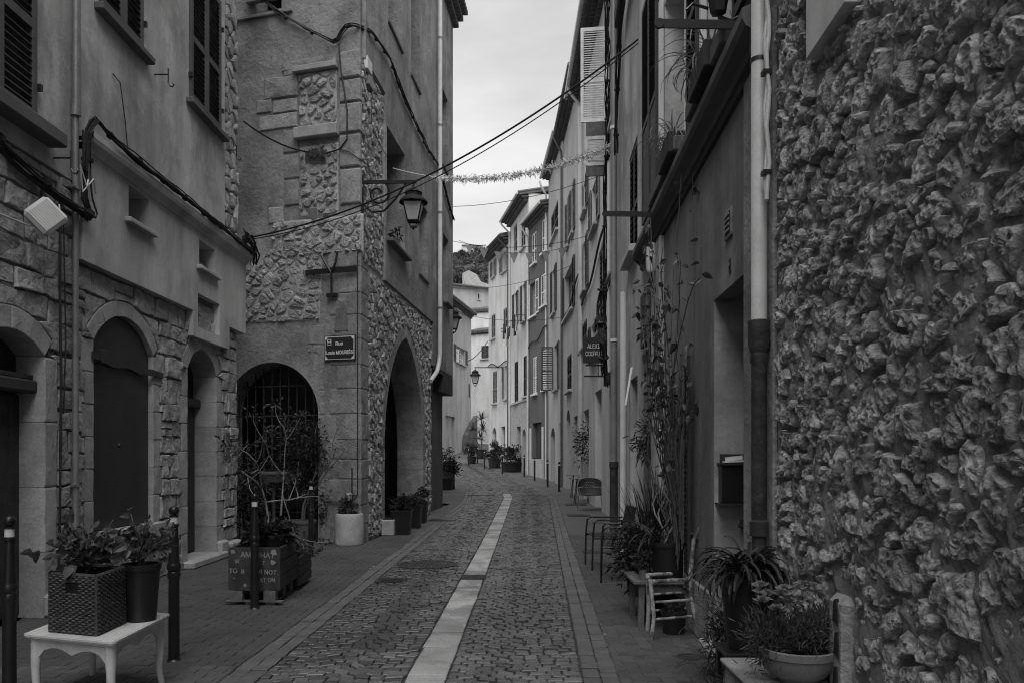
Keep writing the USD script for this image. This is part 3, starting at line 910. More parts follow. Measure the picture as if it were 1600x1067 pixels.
# louvred shutters over the upper windows
for i, (a, b, z) in enumerate(((6.1, 7.2, 4.5), (8.33, 9.28, 6.2), (10.65, 11.76, 6.26))):
    c = (a + b) / 2
    for u0, u1 in ((a + .005, c - .004), (c + .004, b - .005)):
        louvre_leaf(house, FL, S(u0), S(u1), z + .02, z + 1.93, .02, 'shutter_dark', 26, th=.045, rail=.085)
    m = MB(); FL.box(m, S(a - .1), S(b + (.25 if i == 0 else .16)), z - (.13 if i == 0 else .08), z - .002, -.3, .2 if i == 0 else .13, .012)
    obj(house, 'sill', m, 'plaster_dark')
    for zz in (z + .3, z + 1.5):
        for aa in (a - .02, b + .0):
            m = MB(); FL.box(m, S(aa), S(aa + .035), zz, zz + .06, .0, .09); obj(house, 'hinge', m, 'black_metal')
# iron hook under the middle shutter
def hook(a, z):
    m = MB(); pts = [FL.pt(S(a), z, .03), FL.pt(S(a), z, .2)]
    m.tube(pts, .008, 6)
    c = FL.pt(S(a), z, .2)
    m.tube([c + np.array([0, 0, .07]), c, c + np.array([0, 0, -.1]), c + np.array([.02, 0, -.14]), c + np.array([.05, 0, -.15]), c + np.array([.065, 0, -.12]), c + np.array([.05, 0, -.10])], .009, 6)
    obj(house, 'iron_hook', m, 'black_metal')
hook(9.62, 6.1); hook(12.0, 6.1); hook(7.5, 4.3)
# downpipe
m = MB(); X0 = -4.35
m.tube([(X0 + .09, 7.79, 12), (X0 + .09, 7.79, 4.85)], .037, 12); m.tube([(X0 + .075, 7.8, 4.95), (X0 + .075, 7.8, 2.5), (X0 + .09, 7.78, .1)], .030, 12)
m.tube([(X0 + .085, 7.79, 4.98), (X0 + .085, 7.79, 4.82)], .043, 12)
dp = obj(house, 'downpipe', m, 'pipe_zinc', smooth=40)
for z in (4.1, 1.2, 6.4):
    m = MB(); m.tube([(X0 + .08, 7.79, z), (X0 + .08, 7.79, z + .03)], .043, 10); m.beam((X0, 7.79, z + .015), (X0 + .08, 7.79, z + .015), .015, .015); m.box((X0 + .09, 7.74, z + .015), (.03, .03, .02)); obj(dp, 'bracket', m, 'pipe_zinc')
# bulk of the house
m = MB(); FL.box(m, 0, .3, -.3, 12, -6, -.46); obj(house, 'side_wall', m, 'plaster_mid')
m = MB(); FL.box(m, FL.L - .32, FL.L - .002, -.3, 12, -6, -.46); obj(house, 'side_wall', m, 'plaster_mid')
m = MB(); FL.box(m, .3, FL.L - .4, -.3, 12, -6.3, -6); obj(house, 'back_wall', m, 'plaster_mid')
m = MB(); FL.box(m, -.1, FL.L + .1, 12.0, 12.2, -6.3, .5); obj(house, 'roof', m, 'roof_tile')

# ------------------------------------------------------------ the corner house with the arcade
C = np.array([-2.57, 13.5]); E = np.array([-1.74, 22.7])
FF = Fr((-6.4, 14.65), C); FR = Fr(C, E)
arc = thing('arcade_house', 'corner house with pointed street arch, grated arch and patches of bare masonry', 'house', (-2.57, 13.5, 0))
FFx = lambda px: FF.at(px)
def bed_stone(fr, parent, g, h, amp=.016, n=18, tilt=.7):
    m = MB(); m.add(*broken(fr, g, h * 1.1, n, bed_rs, -.004)); return obj(parent, 'stone', m, 'block_stone')
# lower front
ga0, ga1 = FF.at(352), FF.at(497)
Yg = FF.pt((ga0 + ga1) / 2, 0)[1]
gop = (ga0, ga1, -.2, Zat(640, Yg), Zat(566, Yg))
m = MB(); FF.ext(m, sbox(0, -.3, FF.L - .11, 5.3).difference(arch_poly(*gop)), .5, 0); fw = obj(arc, 'front_wall', m, 'plaster_mid')
fd, sdv = FF.d, FR.d
m = MB(); tm_ = trimesh.creation.extrude_polygon(Polygon([C + (-.004, .004), C - fd * .45 + (0, .004), C - fd * .4 + sdv * .4, C + sdv * .45 - (.004, 0)]), 14.4, engine='earcut'); m.add(np.array(tm_.vertices) + [0, 0, -.3], tm_.faces); obj(arc, 'corner_core', m, 'plaster_mid')
m = MB(); FF.ext(m, sbox(0, 5.3, FF.L - .09, 14.1).difference(sbox(FF.at(398), Zat(6, 13.8), FF.at(440), 13.4)), .4, -.003); fu = obj(arc, 'front_plaster', m, 'plaster_mid')
def prect(fr, x0, y0, x1, y1):
    xm, ym = (x0 + x1) / 2, (y0 + y1) / 2
    a0, a1 = fr.at(x0), fr.at(x1)
    Y = fr.pt((a0 + a1) / 2, 0)[1]
    return a0, a1, Zat(y1, Y), Zat(y0, Y)
def pbox(fr, *r_):
    a0, a1, z0, z1 = prect(fr, *r_); return sbox(a0, z0, a1, z1)
def put_stone(fr, parent, g, h, mt='block_stone', amp=.01, n=22, freq=8, d0=0.0, tilt=.2):
    m = MB(); m.add(*stone(fr, g, h, amp, n, ((1, 0), (.975, .6), (.9, .95), (.55, 1.0)), freq, d0, tilt=tilt)); return obj(parent, 'stone', m, mt)
for r_, h, k in (((413, 121, 467, 155), .05, 0), ((401, 157, 426, 178), .04, 0), ((427, 156, 466, 177), .045, 0), ((404, 179, 466, 203), .035, 0), ((441, 92, 528, 108), .06, 1), ((444, 108, 466, 120), .05, 1),
                 ((530, 80, 564, 123), .055, 1), ((531, 125, 565, 160), .05, 1), ((530, 162, 565, 208), .045, 1), ((531, 211, 564, 262), .05, 1), ((532, 264, 565, 320), .045, 1), ((443, 204, 468, 240), .035, 1), ((444, 242, 469, 280), .03, 1), ((445, 282, 468, 322), .035, 1), ((420, 324, 444, 350), .03, 0)):
    put_stone(FF, fu, pbox(FF, *r_).buffer(-.006, join_style=2), h * .8, 'quoin_stone' if k else 'block_stone', .014 if not k else .009)
m = MB(); a0, a1, z0, z1 = prect(FF, 464, 200, 531, 224); FF.box(m, a0, a1, z0 + .07, z1, 0, .14, .015); obj(fu, 'ghost_sill', m, 'dressed_stone')
m = MB(); a0, a1, z0, z1 = prect(FF, 462, 104, 529, 113); FF.box(m, a0, a1, z0, z1, 0, .12, .01); obj(fu, 'ghost_lintel', m, 'dressed_stone')
infill = unary_union([pbox(FF, 468, 114, 527, 199), pbox(FF, 469, 226, 529, 338), pbox(FF, 425, 342, 565, 400)])
m = MB(); mortar_sheet(FF, infill, m, .05, .012, .03, 5); obj(fu, 'lime_bedding', m, 'lime_mortar', smooth=True)
hole1, hole2 = pbox(FF, 477, 237, 511, 258), pbox(FF, 479, 326, 496, 348)
for g in rubble(pbox(FF, 468, 114, 527, 199), .24, .12, .026, 31, .1) + rubble(pbox(FF, 469, 226, 529, 338).difference(hole1).difference(hole2), .24, .11, .026, 32, .1) + rubble(pbox(FF, 425, 342, 565, 400), .25, .11, .026, 33, .1):
    bed_stone(FF, fu, g, rnd.uniform(.03, .07))
for h_ in (hole1, hole2):
    m = MB(); m.add(*stone(FF, h_, .02, .01, 18)); obj(fu, 'dark_patch', m, 'joint_dark')
# rubble apron above the grated arch
ap = Polygon([FF.at(362, 470), FF.at(372, 432), FF.at(432, 384), FF.at(505, 378), FF.at(505, 395), FF.at(500, 500), FF.at(440, 505), FF.at(362, 505)]).buffer(0)
ap = ap.difference(arch_poly(*gop).buffer(.18))
m = MB(); mortar_sheet(FF, ap, m, .05, .012, .03, 3); obj(fw, 'lime_bedding', m, 'lime_mortar', smooth=True)
for g in rubble(ap, .24, .10, .026, 34, .12):
    bed_stone(FF, fw, g, rnd.uniform(.028, .055))
# quoins of the corner
r2 = random.Random(4); z = 0.0; k = 0
while z < 5.15:
    h = r2.uniform(.3, .46); w = (.62, .42)[k % 2] + r2.uniform(-.05, .05)
    g = sbox(FF.L - w, z + .0025, FF.L - .004, min(5.2, z + h) - .0025)
    put_stone(FF, fw, g, .014, 'quoin_stone', .011, 26, 9, tilt=.3)
    w = (.42, .62)[k % 2] + r2.uniform(-.05, .05)
    g = sbox(.004, z + .0025, w, min(5.2, z + h) - .0025)
    put_stone(FR, fw, g, .014, 'quoin_stone', .011, 26, 9, tilt=.3)
    z += h; k += 1
# big rough stones beside the grated arch
for g in courses(sbox(ga1 + .03, 0.05, FF.L - .68, 3.6).union(sbox(ga1 - .2, 3.3, FF.L - .68, 3.75)).difference(arch_poly(*gop).buffer(.03)), (.34, .5), (.4, .62), .006, 41):
    put_stone(FF, fw, g, .010, 'quoin_stone', .010, 24, 9, tilt=.1)
# iron grille in the arch
m = MB(); d = -.3
for zz in (Zat(648, Yg), 2.75, .5): FF.box(m, ga0, ga1, zz - .012, zz + .012, d - .012, d + .012)
gr = obj(arc, 'iron_grille', m, 'rust_iron')
for k in range(11):
    a = ga0 + (ga1 - ga0) * (k + .5) / 11
    q = MB(); q.tube([FF.pt(a, -.1, d), FF.pt(a, 3.2, d)], .012, 6); q.lathe([(.012, 0), (.024, .03), (.012, .06)], FF.pt(a, 2.9, d), 8); obj(gr, 'bar', q, 'rust_iron')
# iron bracket high on the corner
b = thing('iron_bracket', 'flat iron cross bar with forked prop fixed high on the corner house', 'bracket', FF.pt(FF.at(525), 4.2, 0))
m = MB(); p0, p1 = FF.at(482, 427), FF.at(561, 417); FF.box(m, p0[0], p1[0], p0[1] - .05, p0[1] + .03, .06, .10); obj(b, 'cross_bar', m, 'black_metal')
m = MB(); t = FF.at(522, 470); m.tube([FF.pt(t[0], t[1], .08), FF.pt(t[0], t[1] + .45, .1), FF.pt(t[0] - .1, t[1] + .62, .12), FF.pt(t[0] - .17, t[1] + .75, .13)], .02, 6); m.tube([FF.pt(t[0], t[1] + .45, .1), FF.pt(t[0] + .1, t[1] + .62, .12), FF.pt(t[0] + .13, t[1] + .78, .13)], .02, 6)
obj(b, 'prop', m, 'black_metal')
m = MB(); FF.box(m, t[0] - .1, t[0] + .1, t[1] + .05, t[1] + .11, .03, .09); obj(b, 'foot_plate', m, 'black_metal')
a0, a1, z0, z1 = prect(FF, 524, 482, 545, 517); m = MB(); FF.ext(m, Polygon([(a0, z0), (a1, z0), (a1 - .05, z1), (a0 + .03, z1)]), .02, .024); obj(fw, 'dark_niche', m, 'joint_dark')
# street name plate
sp = FF.at(533, 544)
sg = thing('street_sign', 'dark enamel street name plate reading Rue Louis Mouries under the iron bracket', 'street sign', FF.pt(sp[0], sp[1], 0))
sw, sh_ = .28, .195
g = sbox(sp[0] - sw, sp[1] - sh_, sp[0] + sw, sp[1] + sh_)
m = MB(); FF.ext(m, g, .025, .055); obj(sg, 'border', m, 'sign_white')
corner = unary_union([Point(sp[0] + i * (sw - .01), sp[1] + j * (sh_ - .01)).buffer(.045) for i in (-1, 1) for j in (-1, 1)])
m = MB(); FF.ext(m, g.buffer(-.014).difference(corner), .004, .059); obj(sg, 'plate', m, 'sign_dark')
m = MB(); FF.ext(m, g.buffer(.015).difference(g.buffer(-.004)), .03, .050); obj(sg, 'rim', m, 'sign_dark')
def text_on(fr, parent, s_, cx, cz, h, d, mt, bold=True, name='lettering', sx=1.0, tilt=0.0, jit=None):
    t = meshkit.text_mesh(s_, h, .003, bold)
    v = np.array(t.vertices); c = (v[:, 0].min() + v[:, 0].max()) / 2
    u, w = (v[:, 0] - c) * sx, v[:, 1] - h / 2
    u, w = u * math.cos(tilt) - w * math.sin(tilt), u * math.sin(tilt) + w * math.cos(tilt)
    m = MB(); m.add(fr.pt(cx + u, cz + w, d + v[:, 2]), fr.fix(t.faces)); return obj(parent, name, m, mt)
text_on(FF, sg, 'Rue', sp[0] - .0, sp[1] + .075, .06, .059, 'sign_white')
text_on(FF, sg, 'Louis MOURIÈS', sp[0], sp[1] - .075, .06, .059, 'sign_white', sx=.84)
m = MB(); FF.box(m, sp[0] - .23, sp[0] - .155, sp[1] + .05, sp[1] + .15, .0585, .0605); em = obj(sg, 'emblem', m, 'sign_white')
m = MB(); FF.ext(m, Polygon([(sp[0] - .222, sp[1] + .06), (sp[0] - .163, sp[1] + .06), (sp[0] - .163, sp[1] + .085), (sp[0] - .18, sp[1] + .085), (sp[0] - .18, sp[1] + .1), (sp[0] - .2, sp[1] + .1), (sp[0] - .2, sp[1] + .085), (sp[0] - .222, sp[1] + .085)]).union(sbox(sp[0] - .215, sp[1] + .11, sp[0] - .17, sp[1] + .14)), .002, .062); obj(em, 'castle', m, 'sign_dark')

# street side
aa0, aa1 = FR.Y(15.09), FR.Y(18.69)
aop = (aa0, aa1, -.2, 1.65, 4.0)
low = sbox(.15, -.3, FR.Y(19.7), 4.8).difference(arch_poly(*aop, 14, True).buffer(.06))
m = MB(); FR.ext(m, low, .62, 0); sw_ = obj(arc, 'street_wall', m, 'lime_mortar')
ringp = surround(FR, arc, 'arch_block', *aop[:3], aop[3], aop[4], .26, 8, 8, .6, 'quoin_stone', .02, pointed=True, seed=8, amp=.009)
for g in rubble(sbox(.46, .05, FR.Y(19.65), 4.76).difference(arch_poly(*aop, 14, True).buffer(.27)), .24, .11, .022, 35, .12):
    bed_stone(FR, sw_, g, rnd.uniform(.02, .05), .016, 14)
wins = [(FR.Y(15.09), FR.Y(16.6), 5.62, 7.75), (FR.Y(17.2), FR.Y(18.05), 9.75, 12.2), (FR.Y(18.05), FR.Y(19.0), 5.65, 7.3), (FR.Y(15.2), FR.Y(16.3), 9.8, 12.2), (FR.Y(21.1), FR.Y(21.9), 5.6, 7.4), (FR.Y(21.0), FR.Y(21.8), 9.2, 11.2)]
upp = sbox(FR.Y(14.95), 4.8, FR.Y(22.68), 14.1).union(sbox(.12, 8.3, FR.Y(15.0), 14.1)).union(sbox(FR.Y(19.72), 3.75, FR.Y(22.68), 4.9))
for a, b_, z, zz in wins: upp = upp.difference(sbox(a, z, b_, zz))
m = MB(); FR.ext(m, upp, .5, .06); obj(arc, 'street_plaster', m, 'plaster_mid')
m = MB(); FR.ext(m, sbox(.12, 4.8, FR.Y(14.94), 8.29), .5, .0); cw = obj(arc, 'bare_corner', m, 'lime_mortar')
for g in rubble(sbox(.03, 4.82, FR.Y(14.93), 8.25), .24, .11, .022, 36, .12):
    bed_stone(FR, cw, g, rnd.uniform(.02, .05), .016, 14)
for a, b_, z, zz in wins:
    m = MB(); FR.box(m, a - .02, b_ + .02, z, zz, -.44, -.36); w_ = obj(arc, 'window', m, 'wood_grey')
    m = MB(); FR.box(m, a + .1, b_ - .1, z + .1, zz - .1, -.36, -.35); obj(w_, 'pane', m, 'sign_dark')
    m = MB(); FR.box(m, a - .05, b_ + .06, z - .07, z - .004, -.3, .2 if z < 5.63 else .10, .012); obj(w_, 'sill', m, 'plaster_dark')
# lower recessed wall under the jetty, jetty bottom
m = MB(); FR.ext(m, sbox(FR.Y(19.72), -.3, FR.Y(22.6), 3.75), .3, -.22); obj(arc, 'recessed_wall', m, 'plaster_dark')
m = MB(); FR.ext(m, sbox(FR.Y(21.2), 3.2, FR.Y(22.68), 3.74), .4, .055); obj(arc, 'jetty_beam', m, 'wood_dark')
m = MB()
for a, b_ in ((FR.Y(19.8), FR.Y(22.66)),): FR.box(m, a, b_, 3.64, 3.745, -.2, .05)
obj(arc, 'jetty_soffit', m, 'wood_dark')
# white downpipe with elbow
m = MB(); a = FR.Y(20.1)
m.tube([FR.pt(a, 14.0, .16), FR.pt(a, 4.1, .16), FR.pt(a - .02, 3.85, .14), FR.pt(a - .22, 3.6, .12), FR.pt(a - .7, 3.32, .05)], .055, 12)
dp2 = obj(arc, 'downpipe', m, 'pipe_pale', smooth=40)
for z in (5.2, 7.6, 9.8, 12):
    q = MB(); q.tube([FR.pt(a, z, .16), FR.pt(a, z + .05, .16)], .064, 12); obj(dp2, 'bracket', q, 'pipe_zinc')
m = MB(); FR.box(m, 0, FR.L, 14.1, 14.25, -6, .1); FR.box(m, FR.Y(20.6), FR.L, 14.1, 14.22, .1, .42); rf = obj(arc, 'roof', m, 'roof_tile')
gm = MB()
for row in range(3):
    for k in range(12):
        a = FR.Y(20.6) + k * .18 + row * .06
        if a < FR.L: gm.tube([FR.pt(a, 14.03 - row * .14, .5 - row * .14), FR.pt(a, 14.03 - row * .14, .06)], .075, 6)
obj(rf, 'eave_tiles', gm, 'roof_tile')
m = MB(); FF.box(m, 0, FF.L, 14.105, 14.26, -.5, .1); obj(arc, 'roof', m, 'roof_tile')
m = MB(); FR.box(m, FR.L - .3, FR.L - .002, -.3, 14.1, -5, -.63); obj(arc, 'side_wall', m, 'plaster_mid')
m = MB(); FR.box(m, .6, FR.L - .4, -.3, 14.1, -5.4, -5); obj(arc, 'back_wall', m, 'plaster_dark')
m = MB(); FR.box(m, .7, FR.L - .3, 4.4, 4.6, -4.95, -.64); obj(arc, 'floor_slab', m, 'interior')
# top-left blind window on the front
a0, a1, z0, z1 = prect(FF, 366, -20, 458, 28); m = MB(); FF.box(m, a0, a1, z0, z0 + .06, 0, .05, .01); FF.box(m, a0 + .3, a1 - .3, z0 + .25, z0 + .31, 0, .1, .01); obj(fu, 'sill', m, 'plaster_mid')
m = MB(); a0, a1, z0, z1 = prect(FF, 440, 778, 520, 780); FF.box(m, a0, a1, z0, z0 + .01, .03, .05)
pa = FF.at(563.0, 700)[0] - .03
m.tube([FF.pt(FF.at(505)[0] if False else FF.at(505), .72, .04), FF.pt(pa - .12, .72, .04), FF.pt(pa, .85, .04), FF.pt(pa, 5.0, .04), FF.pt(pa + .02, 5.2, .05)], .009, 6)
m.tube([FF.pt(FF.at(552), .35, .045), FF.pt(FF.at(552), 1.3, .045)], .012, 6)
obj(arc, 'conduit', m, 'rust_iron')
# ------------------------------------------------------------ the rubble house on the right
FQ = Fr(RP[0], RP[1], True)
sq = lambda Y: FQ.Y(Y)
rub = thing('rubble_house', 'house with bare wall of rough jutting rubble stones beside the white pipe', 'house', (1.3, 1.0, 0))
notch = sbox(sq(3.33), -.3, sq(3.56), .92)
na, nb = 150, 200
aa = np.concatenate([[0.2, 5, 9], np.linspace(sq(1.6), FQ.L - .002, na)])
zz = np.concatenate([[-.3], np.linspace(0.02, 4.6, nb), [6, 9, 11.5]])
AA, ZZ = np.meshgrid(aa, zz, indexing='ij')
DD = .006 + .02 * (meshkit.fbm(np.stack([AA * 34, ZZ * 34, 0 * AA + 9], -1), 2, 6) - .5) + .055 * (meshkit.fbm(np.stack([AA * 3.2, ZZ * 3.2, 0 * AA], -1), 4, 3) - .5) + .028 * (meshkit.fbm(np.stack([AA * 13, ZZ * 13, 0 * AA + 4], -1), 3, 8) - .5)
DD *= (AA < FQ.L - .03)
m = MB(); m.grid(FQ.pt(AA, ZZ, DD)); rw = obj(rub, 'rubble_wall', m, 'rubble_mortar', smooth=True)
patch = pbox_ = None
pa0, pa1 = FQ.at(1346), FQ.at(1283)
pz = Zat(92, FQ.pt(pa1, 0)[1])
area = sbox(sq(1.75), .05, FQ.L - .01, 4.55).difference(sbox(pa0 - .02, pz - .02, pa1 + .02, 5.2)).difference(sbox(sq(3.3), 0, sq(3.62), .95))
big = []
for pts_ in (((1477, 892), (1532, 886), (1541, 1010), (1500, 990), (1478, 960)), ((1411, 632), (1446, 624), (1449, 690), (1409, 694)), ((1532, 572), (1560, 566), (1577, 590), (1566, 634), (1540, 622)), ((1335, 700), (1374, 690), (1372, 742), (1336, 752)), ((1384, 852), (1424, 860), (1428, 930), (1396, 916))):
    big.append(Polygon([FQ.at(*p_) for p_ in pts_]).buffer(0))
area = area.difference(unary_union(big).buffer(.012))
cells = rubble(area, .142, .084, .016, 51, .24)
cells.sort(key=lambda g: -g.area)
cells = big + cells
rest = MB()
rr = np.random.RandomState(8)
for i, g in enumerate(cells):
    near = g.centroid.x < sq(3.2)
    h = rr.uniform(.02, .055) * (1.0 if rr.rand() > .25 else .6) if i >= len(big) else .05
    v, f = broken(FQ, g, h, 40 if near else 30, rr, -.01)
    if i < 300:
        m = MB(); m.add(v, f); obj(rw, 'stone', m, 'rubble_stone')
    else: rest.add(v, f)
# small chips pressed into the mortar
for k in range(420):
    c = np.array([rr.uniform(sq(1.8), FQ.L - .05), rr.uniform(.1, 4.5)])
    if not area.contains(Point(c)): continue
    th = np.sort(rr.rand(7)) * 2 * np.pi; rad = rr.uniform(.018, .045)
    g = Polygon(c + rad * np.c_[np.cos(th), np.sin(th) * .7])
    if g.area < 3e-4: continue
    rest.add(*stone(FQ, g.buffer(.004), rr.uniform(.02, .05), .012, 9, ((1, 0), (.9, .8), (.5, 1.0)), 22, 0, tilt=1.5))
obj(rw, 'small_stones', rest, 'rubble_stone', kind='stuff')
m = MB(); FQ.ext(m, sbox(pa0, pz, pa1, 11), .2, .07); obj(rub, 'plaster_panel', m, 'plaster_box')
# mortared pier end with dark notches
m = MB(); FQ.box(m, sq(3.34), sq(3.53), 0, .9, -.05, .05, .03); pe = obj(rub, 'mortar_pier', m, 'plaster_mid')
for k, z in enumerate((.34, .49, .64, .78)):
    a = sq(3.38) + .012 * (k % 2)
    m = MB(); FQ.ext(m, Polygon([(a, z), (a + .06, z + .01), (a + .045, z + .10), (a + .015, z + .11)]), .012, .056); obj(pe, 'dark_gap', m, 'interior')
m = MB(); FQ.box(m, 0, FQ.L - .002, -.3, 11.5, -6, -.1); obj(rub, 'house_body', m, 'plaster_mid')
m = MB(); FQ.box(m, -.1, FQ.L, 11.5, 11.7, -6, .4); obj(rub, 'roof', m, 'roof_tile')

# ------------------------------------------------------------ the grey plastered house with the deep doorway
FA = Fr(RP[1], RP[2], True); sa = lambda Y: FA.Y(Y)
ha = thing('grey_plaster_house', 'grey plastered house with deep doorway, climbing rose and open shutters above a ledge', 'house', (1.5, 4.5, 0))
dop = (sa(5.08), sa(6.07), -.3, 2.68)
shop = (sa(9.12), sa(10.15), -.3, 2.82)
wA = [(sa(5.25), sa(6.3), 4.32, 6.3), (sa(7.05), sa(8.5), 4.32, 6.3)]
mw = sbox(0, -.3, FA.L, 4.0)
for a, b_, z, zz_ in (dop, shop): mw = mw.difference(sbox(a, z, b_, zz_))
m = MB(); FA.ext(m, mw, .5, 0); lw = obj(ha, 'lower_wall', m, 'plaster_grey')
mw = sbox(0, 4.0, FA.L, 11.2)
for a, b_, z, zz_ in wA + [(sa(5.25), sa(6.2), 7.4, 9.2), (sa(6.55), sa(7.65), 7.4, 9.2)]: mw = mw.difference(sbox(a, z, b_, zz_))
m = MB(); FA.ext(m, mw, .5, -.004); obj(ha, 'upper_wall', m, 'plaster_light')
# doorway lining
m = MB(); FA.box(m, dop[1] - .002, dop[1] + .1, 0, 2.68, -.5, -.003); obj(ha, 'door_jamb', m, 'plaster_wash')
m = MB(); FA.box(m, dop[0], dop[1], 0, 2.67, -.56, -.5); dr = obj(ha, 'door', m, 'dark_paint')
for k in range(2):
    q = MB(); w = (dop[1] - dop[0]) / 2; FA.box(q, dop[0] + k * w + .07, dop[0] + (k + 1) * w - .07, .2, 1.9, -.5, -.48, .01); obj(dr, 'panel', q, 'dark_paint')
m = MB(); FA.box(m, dop[0] - .05, dop[1] + .12, 0.001, .09, -.5, .1, .015); obj(ha, 'threshold', m, 'dressed_stone')
m = MB(); FA.box(m, sa(4.42), dop[0] - .01, 0, 4.0, .0, .03, .008); obj(ha, 'pilaster', m, 'plaster_mid')
# rough base course
m = MB(); FA.box(m, dop[1] + .02, shop[0], 0, .45, 0, .03, .01); obj(ha, 'base_course', m, 'plaster_wash')
# ledge
prof = [(0, 3.92), (.05, 3.92), (.06, 3.97), (.13, 4.0), (.15, 4.04), (.15, 4.1), (.02, 4.16)]
m = MB()
va = np.array([FA.pt(.22, z, d) for d, z in prof]); vb = np.array([FA.pt(FA.L, z, d) for d, z in prof])
m.add(np.vstack([va, vb]), [[i, i + 1, 7 + i + 1, 7 + i] for i in range(6)]); m.add(va, [[0, 1, 2, 3], [0, 3, 4, 5], [0, 5, 6, 6]]); m.add(vb, [[0, 2, 1, 3], [0, 4, 3, 5], [0, 5, 6, 6]])
obj(ha, 'ledge', m, 'plaster_dark')
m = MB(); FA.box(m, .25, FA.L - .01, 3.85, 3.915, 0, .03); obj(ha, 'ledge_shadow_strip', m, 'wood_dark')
for a, b_, z, zz_ in wA:
    window(ha, FA, a, b_, z, zz_, .22, 'wood_grey', 1, 2, False)
    m = MB(); FA.box(m, a - .09, a - .003, z, zz_ + .08, 0, .05, .008); FA.box(m, b_ + .003, b_ + .09, z, zz_ + .08, 0, .05, .008); obj(ha, 'window_frame', m, 'pipe_pale')
    m = MB(); FA.box(m, a - .1, b_ + .1, 4.17, 4.3, -.2, .16, .012); obj(ha, 'sill', m, 'plaster_dark')
louvre_leaf(ha, FA, sa(8.7), sa(9.28), 4.35, 7.0, .03, 'shutter_black', 28, solid_below=5.5)
louvre_leaf(ha, FA, sa(9.3), sa(9.9), 4.35, 7.0, .03, 'shutter_black', 28, solid_below=5.5)
louvre_leaf(ha, FA, sa(6.42), sa(6.9), 4.3, 6.35, .03, 'shutter_black', 30)
louvre_leaf(ha, FA, sa(5.25) - .5, sa(5.25) - .1, 4.3, 6.35, .05, 'shutter_black', 24)
# vent plaque and house mark
m = MB(); va_, vz = FA.at(1140, 350); FA.box(m, va_ - .1, va_ + .1, vz - .1, vz + .1, 0, .015, .004); vp = obj(ha, 'vent_plaque', m, 'plaster_mid')
m = MB(); FA.box(m, va_ - .07, va_ + .07, vz - .075, vz + .075, .015, .019); obj(vp, 'grid', m, 'wood_dark')
m = MB()
for k in range(4): FA.box(m, va_ - .06, va_ + .06, vz - .06 + k * .036, vz - .045 + k * .036, .019, .026)
obj(vp, 'bars', m, 'plaster_mid')
text_on(FA, ha, '5', *FA.at(1141, 417), .1, .003, 'wood_dark', name='house_number')
# pilaster beside the shop, fascia board
m = MB(); FA.box(m, sa(8.45), sa(9.1), 0, 3.84, .0, .06, .01); obj(ha, 'pilaster', m, 'plaster_light')
m = MB(); FA.box(m, sa(9.14), FA.L - .05, 2.86, 3.52, .0, .05, .006); fb = obj(ha, 'shop_fascia', m, 'wood_dark')
for k, x_ in enumerate(np.linspace(sa(9.3), FA.L - .2, 6)):
    q = MB(); FA.box(q, x_, x_ + .06, 3.05, 3.34, .05, .058); obj(fb, 'worn_letter', q, 'plaster_dark')
m = MB(); FA.box(m, shop[0], shop[1], 0, 2.8, -.4, -.35); obj(ha, 'shop_door', m, 'dark_paint')
m = MB(); FA.box(m, shop[0], shop[1], 2.0, 2.06, -.35, -.3); obj(ha, 'shop_transom', m, 'wood_grey')
m = MB(); FA.box(m, 0, .3, -.3, 11.2, -6, -.51); obj(ha, 'side_wall', m, 'plaster_mid')
m = MB(); FA.box(m, FA.L - .3, FA.L, -.3, 11.2, -6, -.51); obj(ha, 'side_wall', m, 'plaster_mid')
m = MB(); FA.box(m, .31, FA.L - .31, -.3, 11.2, -6.2, -6); obj(ha, 'back_wall', m, 'plaster_mid')
m = MB(); FA.box(m, 0, FA.L, 11.2, 11.4, -6.2, .4); obj(ha, 'roof', m, 'roof_tile')
# white rain pipe on cast iron foot
Yp = 4.50; ap_ = FA.Y(Yp); 
m = MB(); m.tube([FA.pt(ap_, 2.24, .085), FA.pt(ap_, 11.2, .085)], .0445, 16); wp = obj(ha, 'rain_pipe', m, 'pipe_pale', smooth=40)
for z in (3.72, 6.3):
    m = MB(); m.tube([FA.pt(ap_, z, .085), FA.pt(ap_, z + .022, .085)], .049, 16); m.beam(FA.pt(ap_, z + .01, 0), FA.pt(ap_, z + .01, .08), .015, .015); m.box(FA.pt(ap_ + .055, z + .01, .085), (.03, .02, .03)); obj(wp, 'clamp', m, 'black_metal')
m = MB(); m.lathe([(.043, 1.12), (.043, 2.02), (.05, 2.03), (.05, 2.07), (.045, 2.08), (.06, 2.12), (.062, 2.26), (.052, 2.265), (.04, 2.26)], FA.pt(ap_, 0, .085) * np.array([1, 1, 0]), 18)
m.lathe([(.052, 1.05), (.052, 1.13), (.043, 1.14)], FA.pt(ap_, 0, .085) * np.array([1, 1, 0]), 18)
m.lathe([(.035, .1), (.035, .8), (.05, .84), (.05, .88), (.036, .9), (.04, 1.06)], FA.pt(ap_, 0, .085) * np.array([1, 1, 0]), 16)
obj(wp, 'iron_foot', m, 'rust_iron', smooth=40)
# white cable with ties on the wall joint
m = MB(); ac = sq(4.36)
m.tube([FQ.pt(ac, 4.5 - .1 * k, .075 + .008 * math.sin(k * 1.7)) for k in range(0, 17)], .012, 8); m.tube([FQ.pt(ac + .02, 4.5 - .1 * k, .08 + .008 * math.cos(k * 1.7)) for k in range(0, 17)], .009, 8)
cb = obj(None, 'wall_cable', m, 'cable_white', cat='cable', label='twisted white cable tied to the wall between rubble and white pipe')
for z in (3.6, 3.05): 
    m = MB(); m.box(FQ.pt(ac + .01, z, .08), (.05, .05, .025)); obj(cb, 'tie', m, 'black_metal')

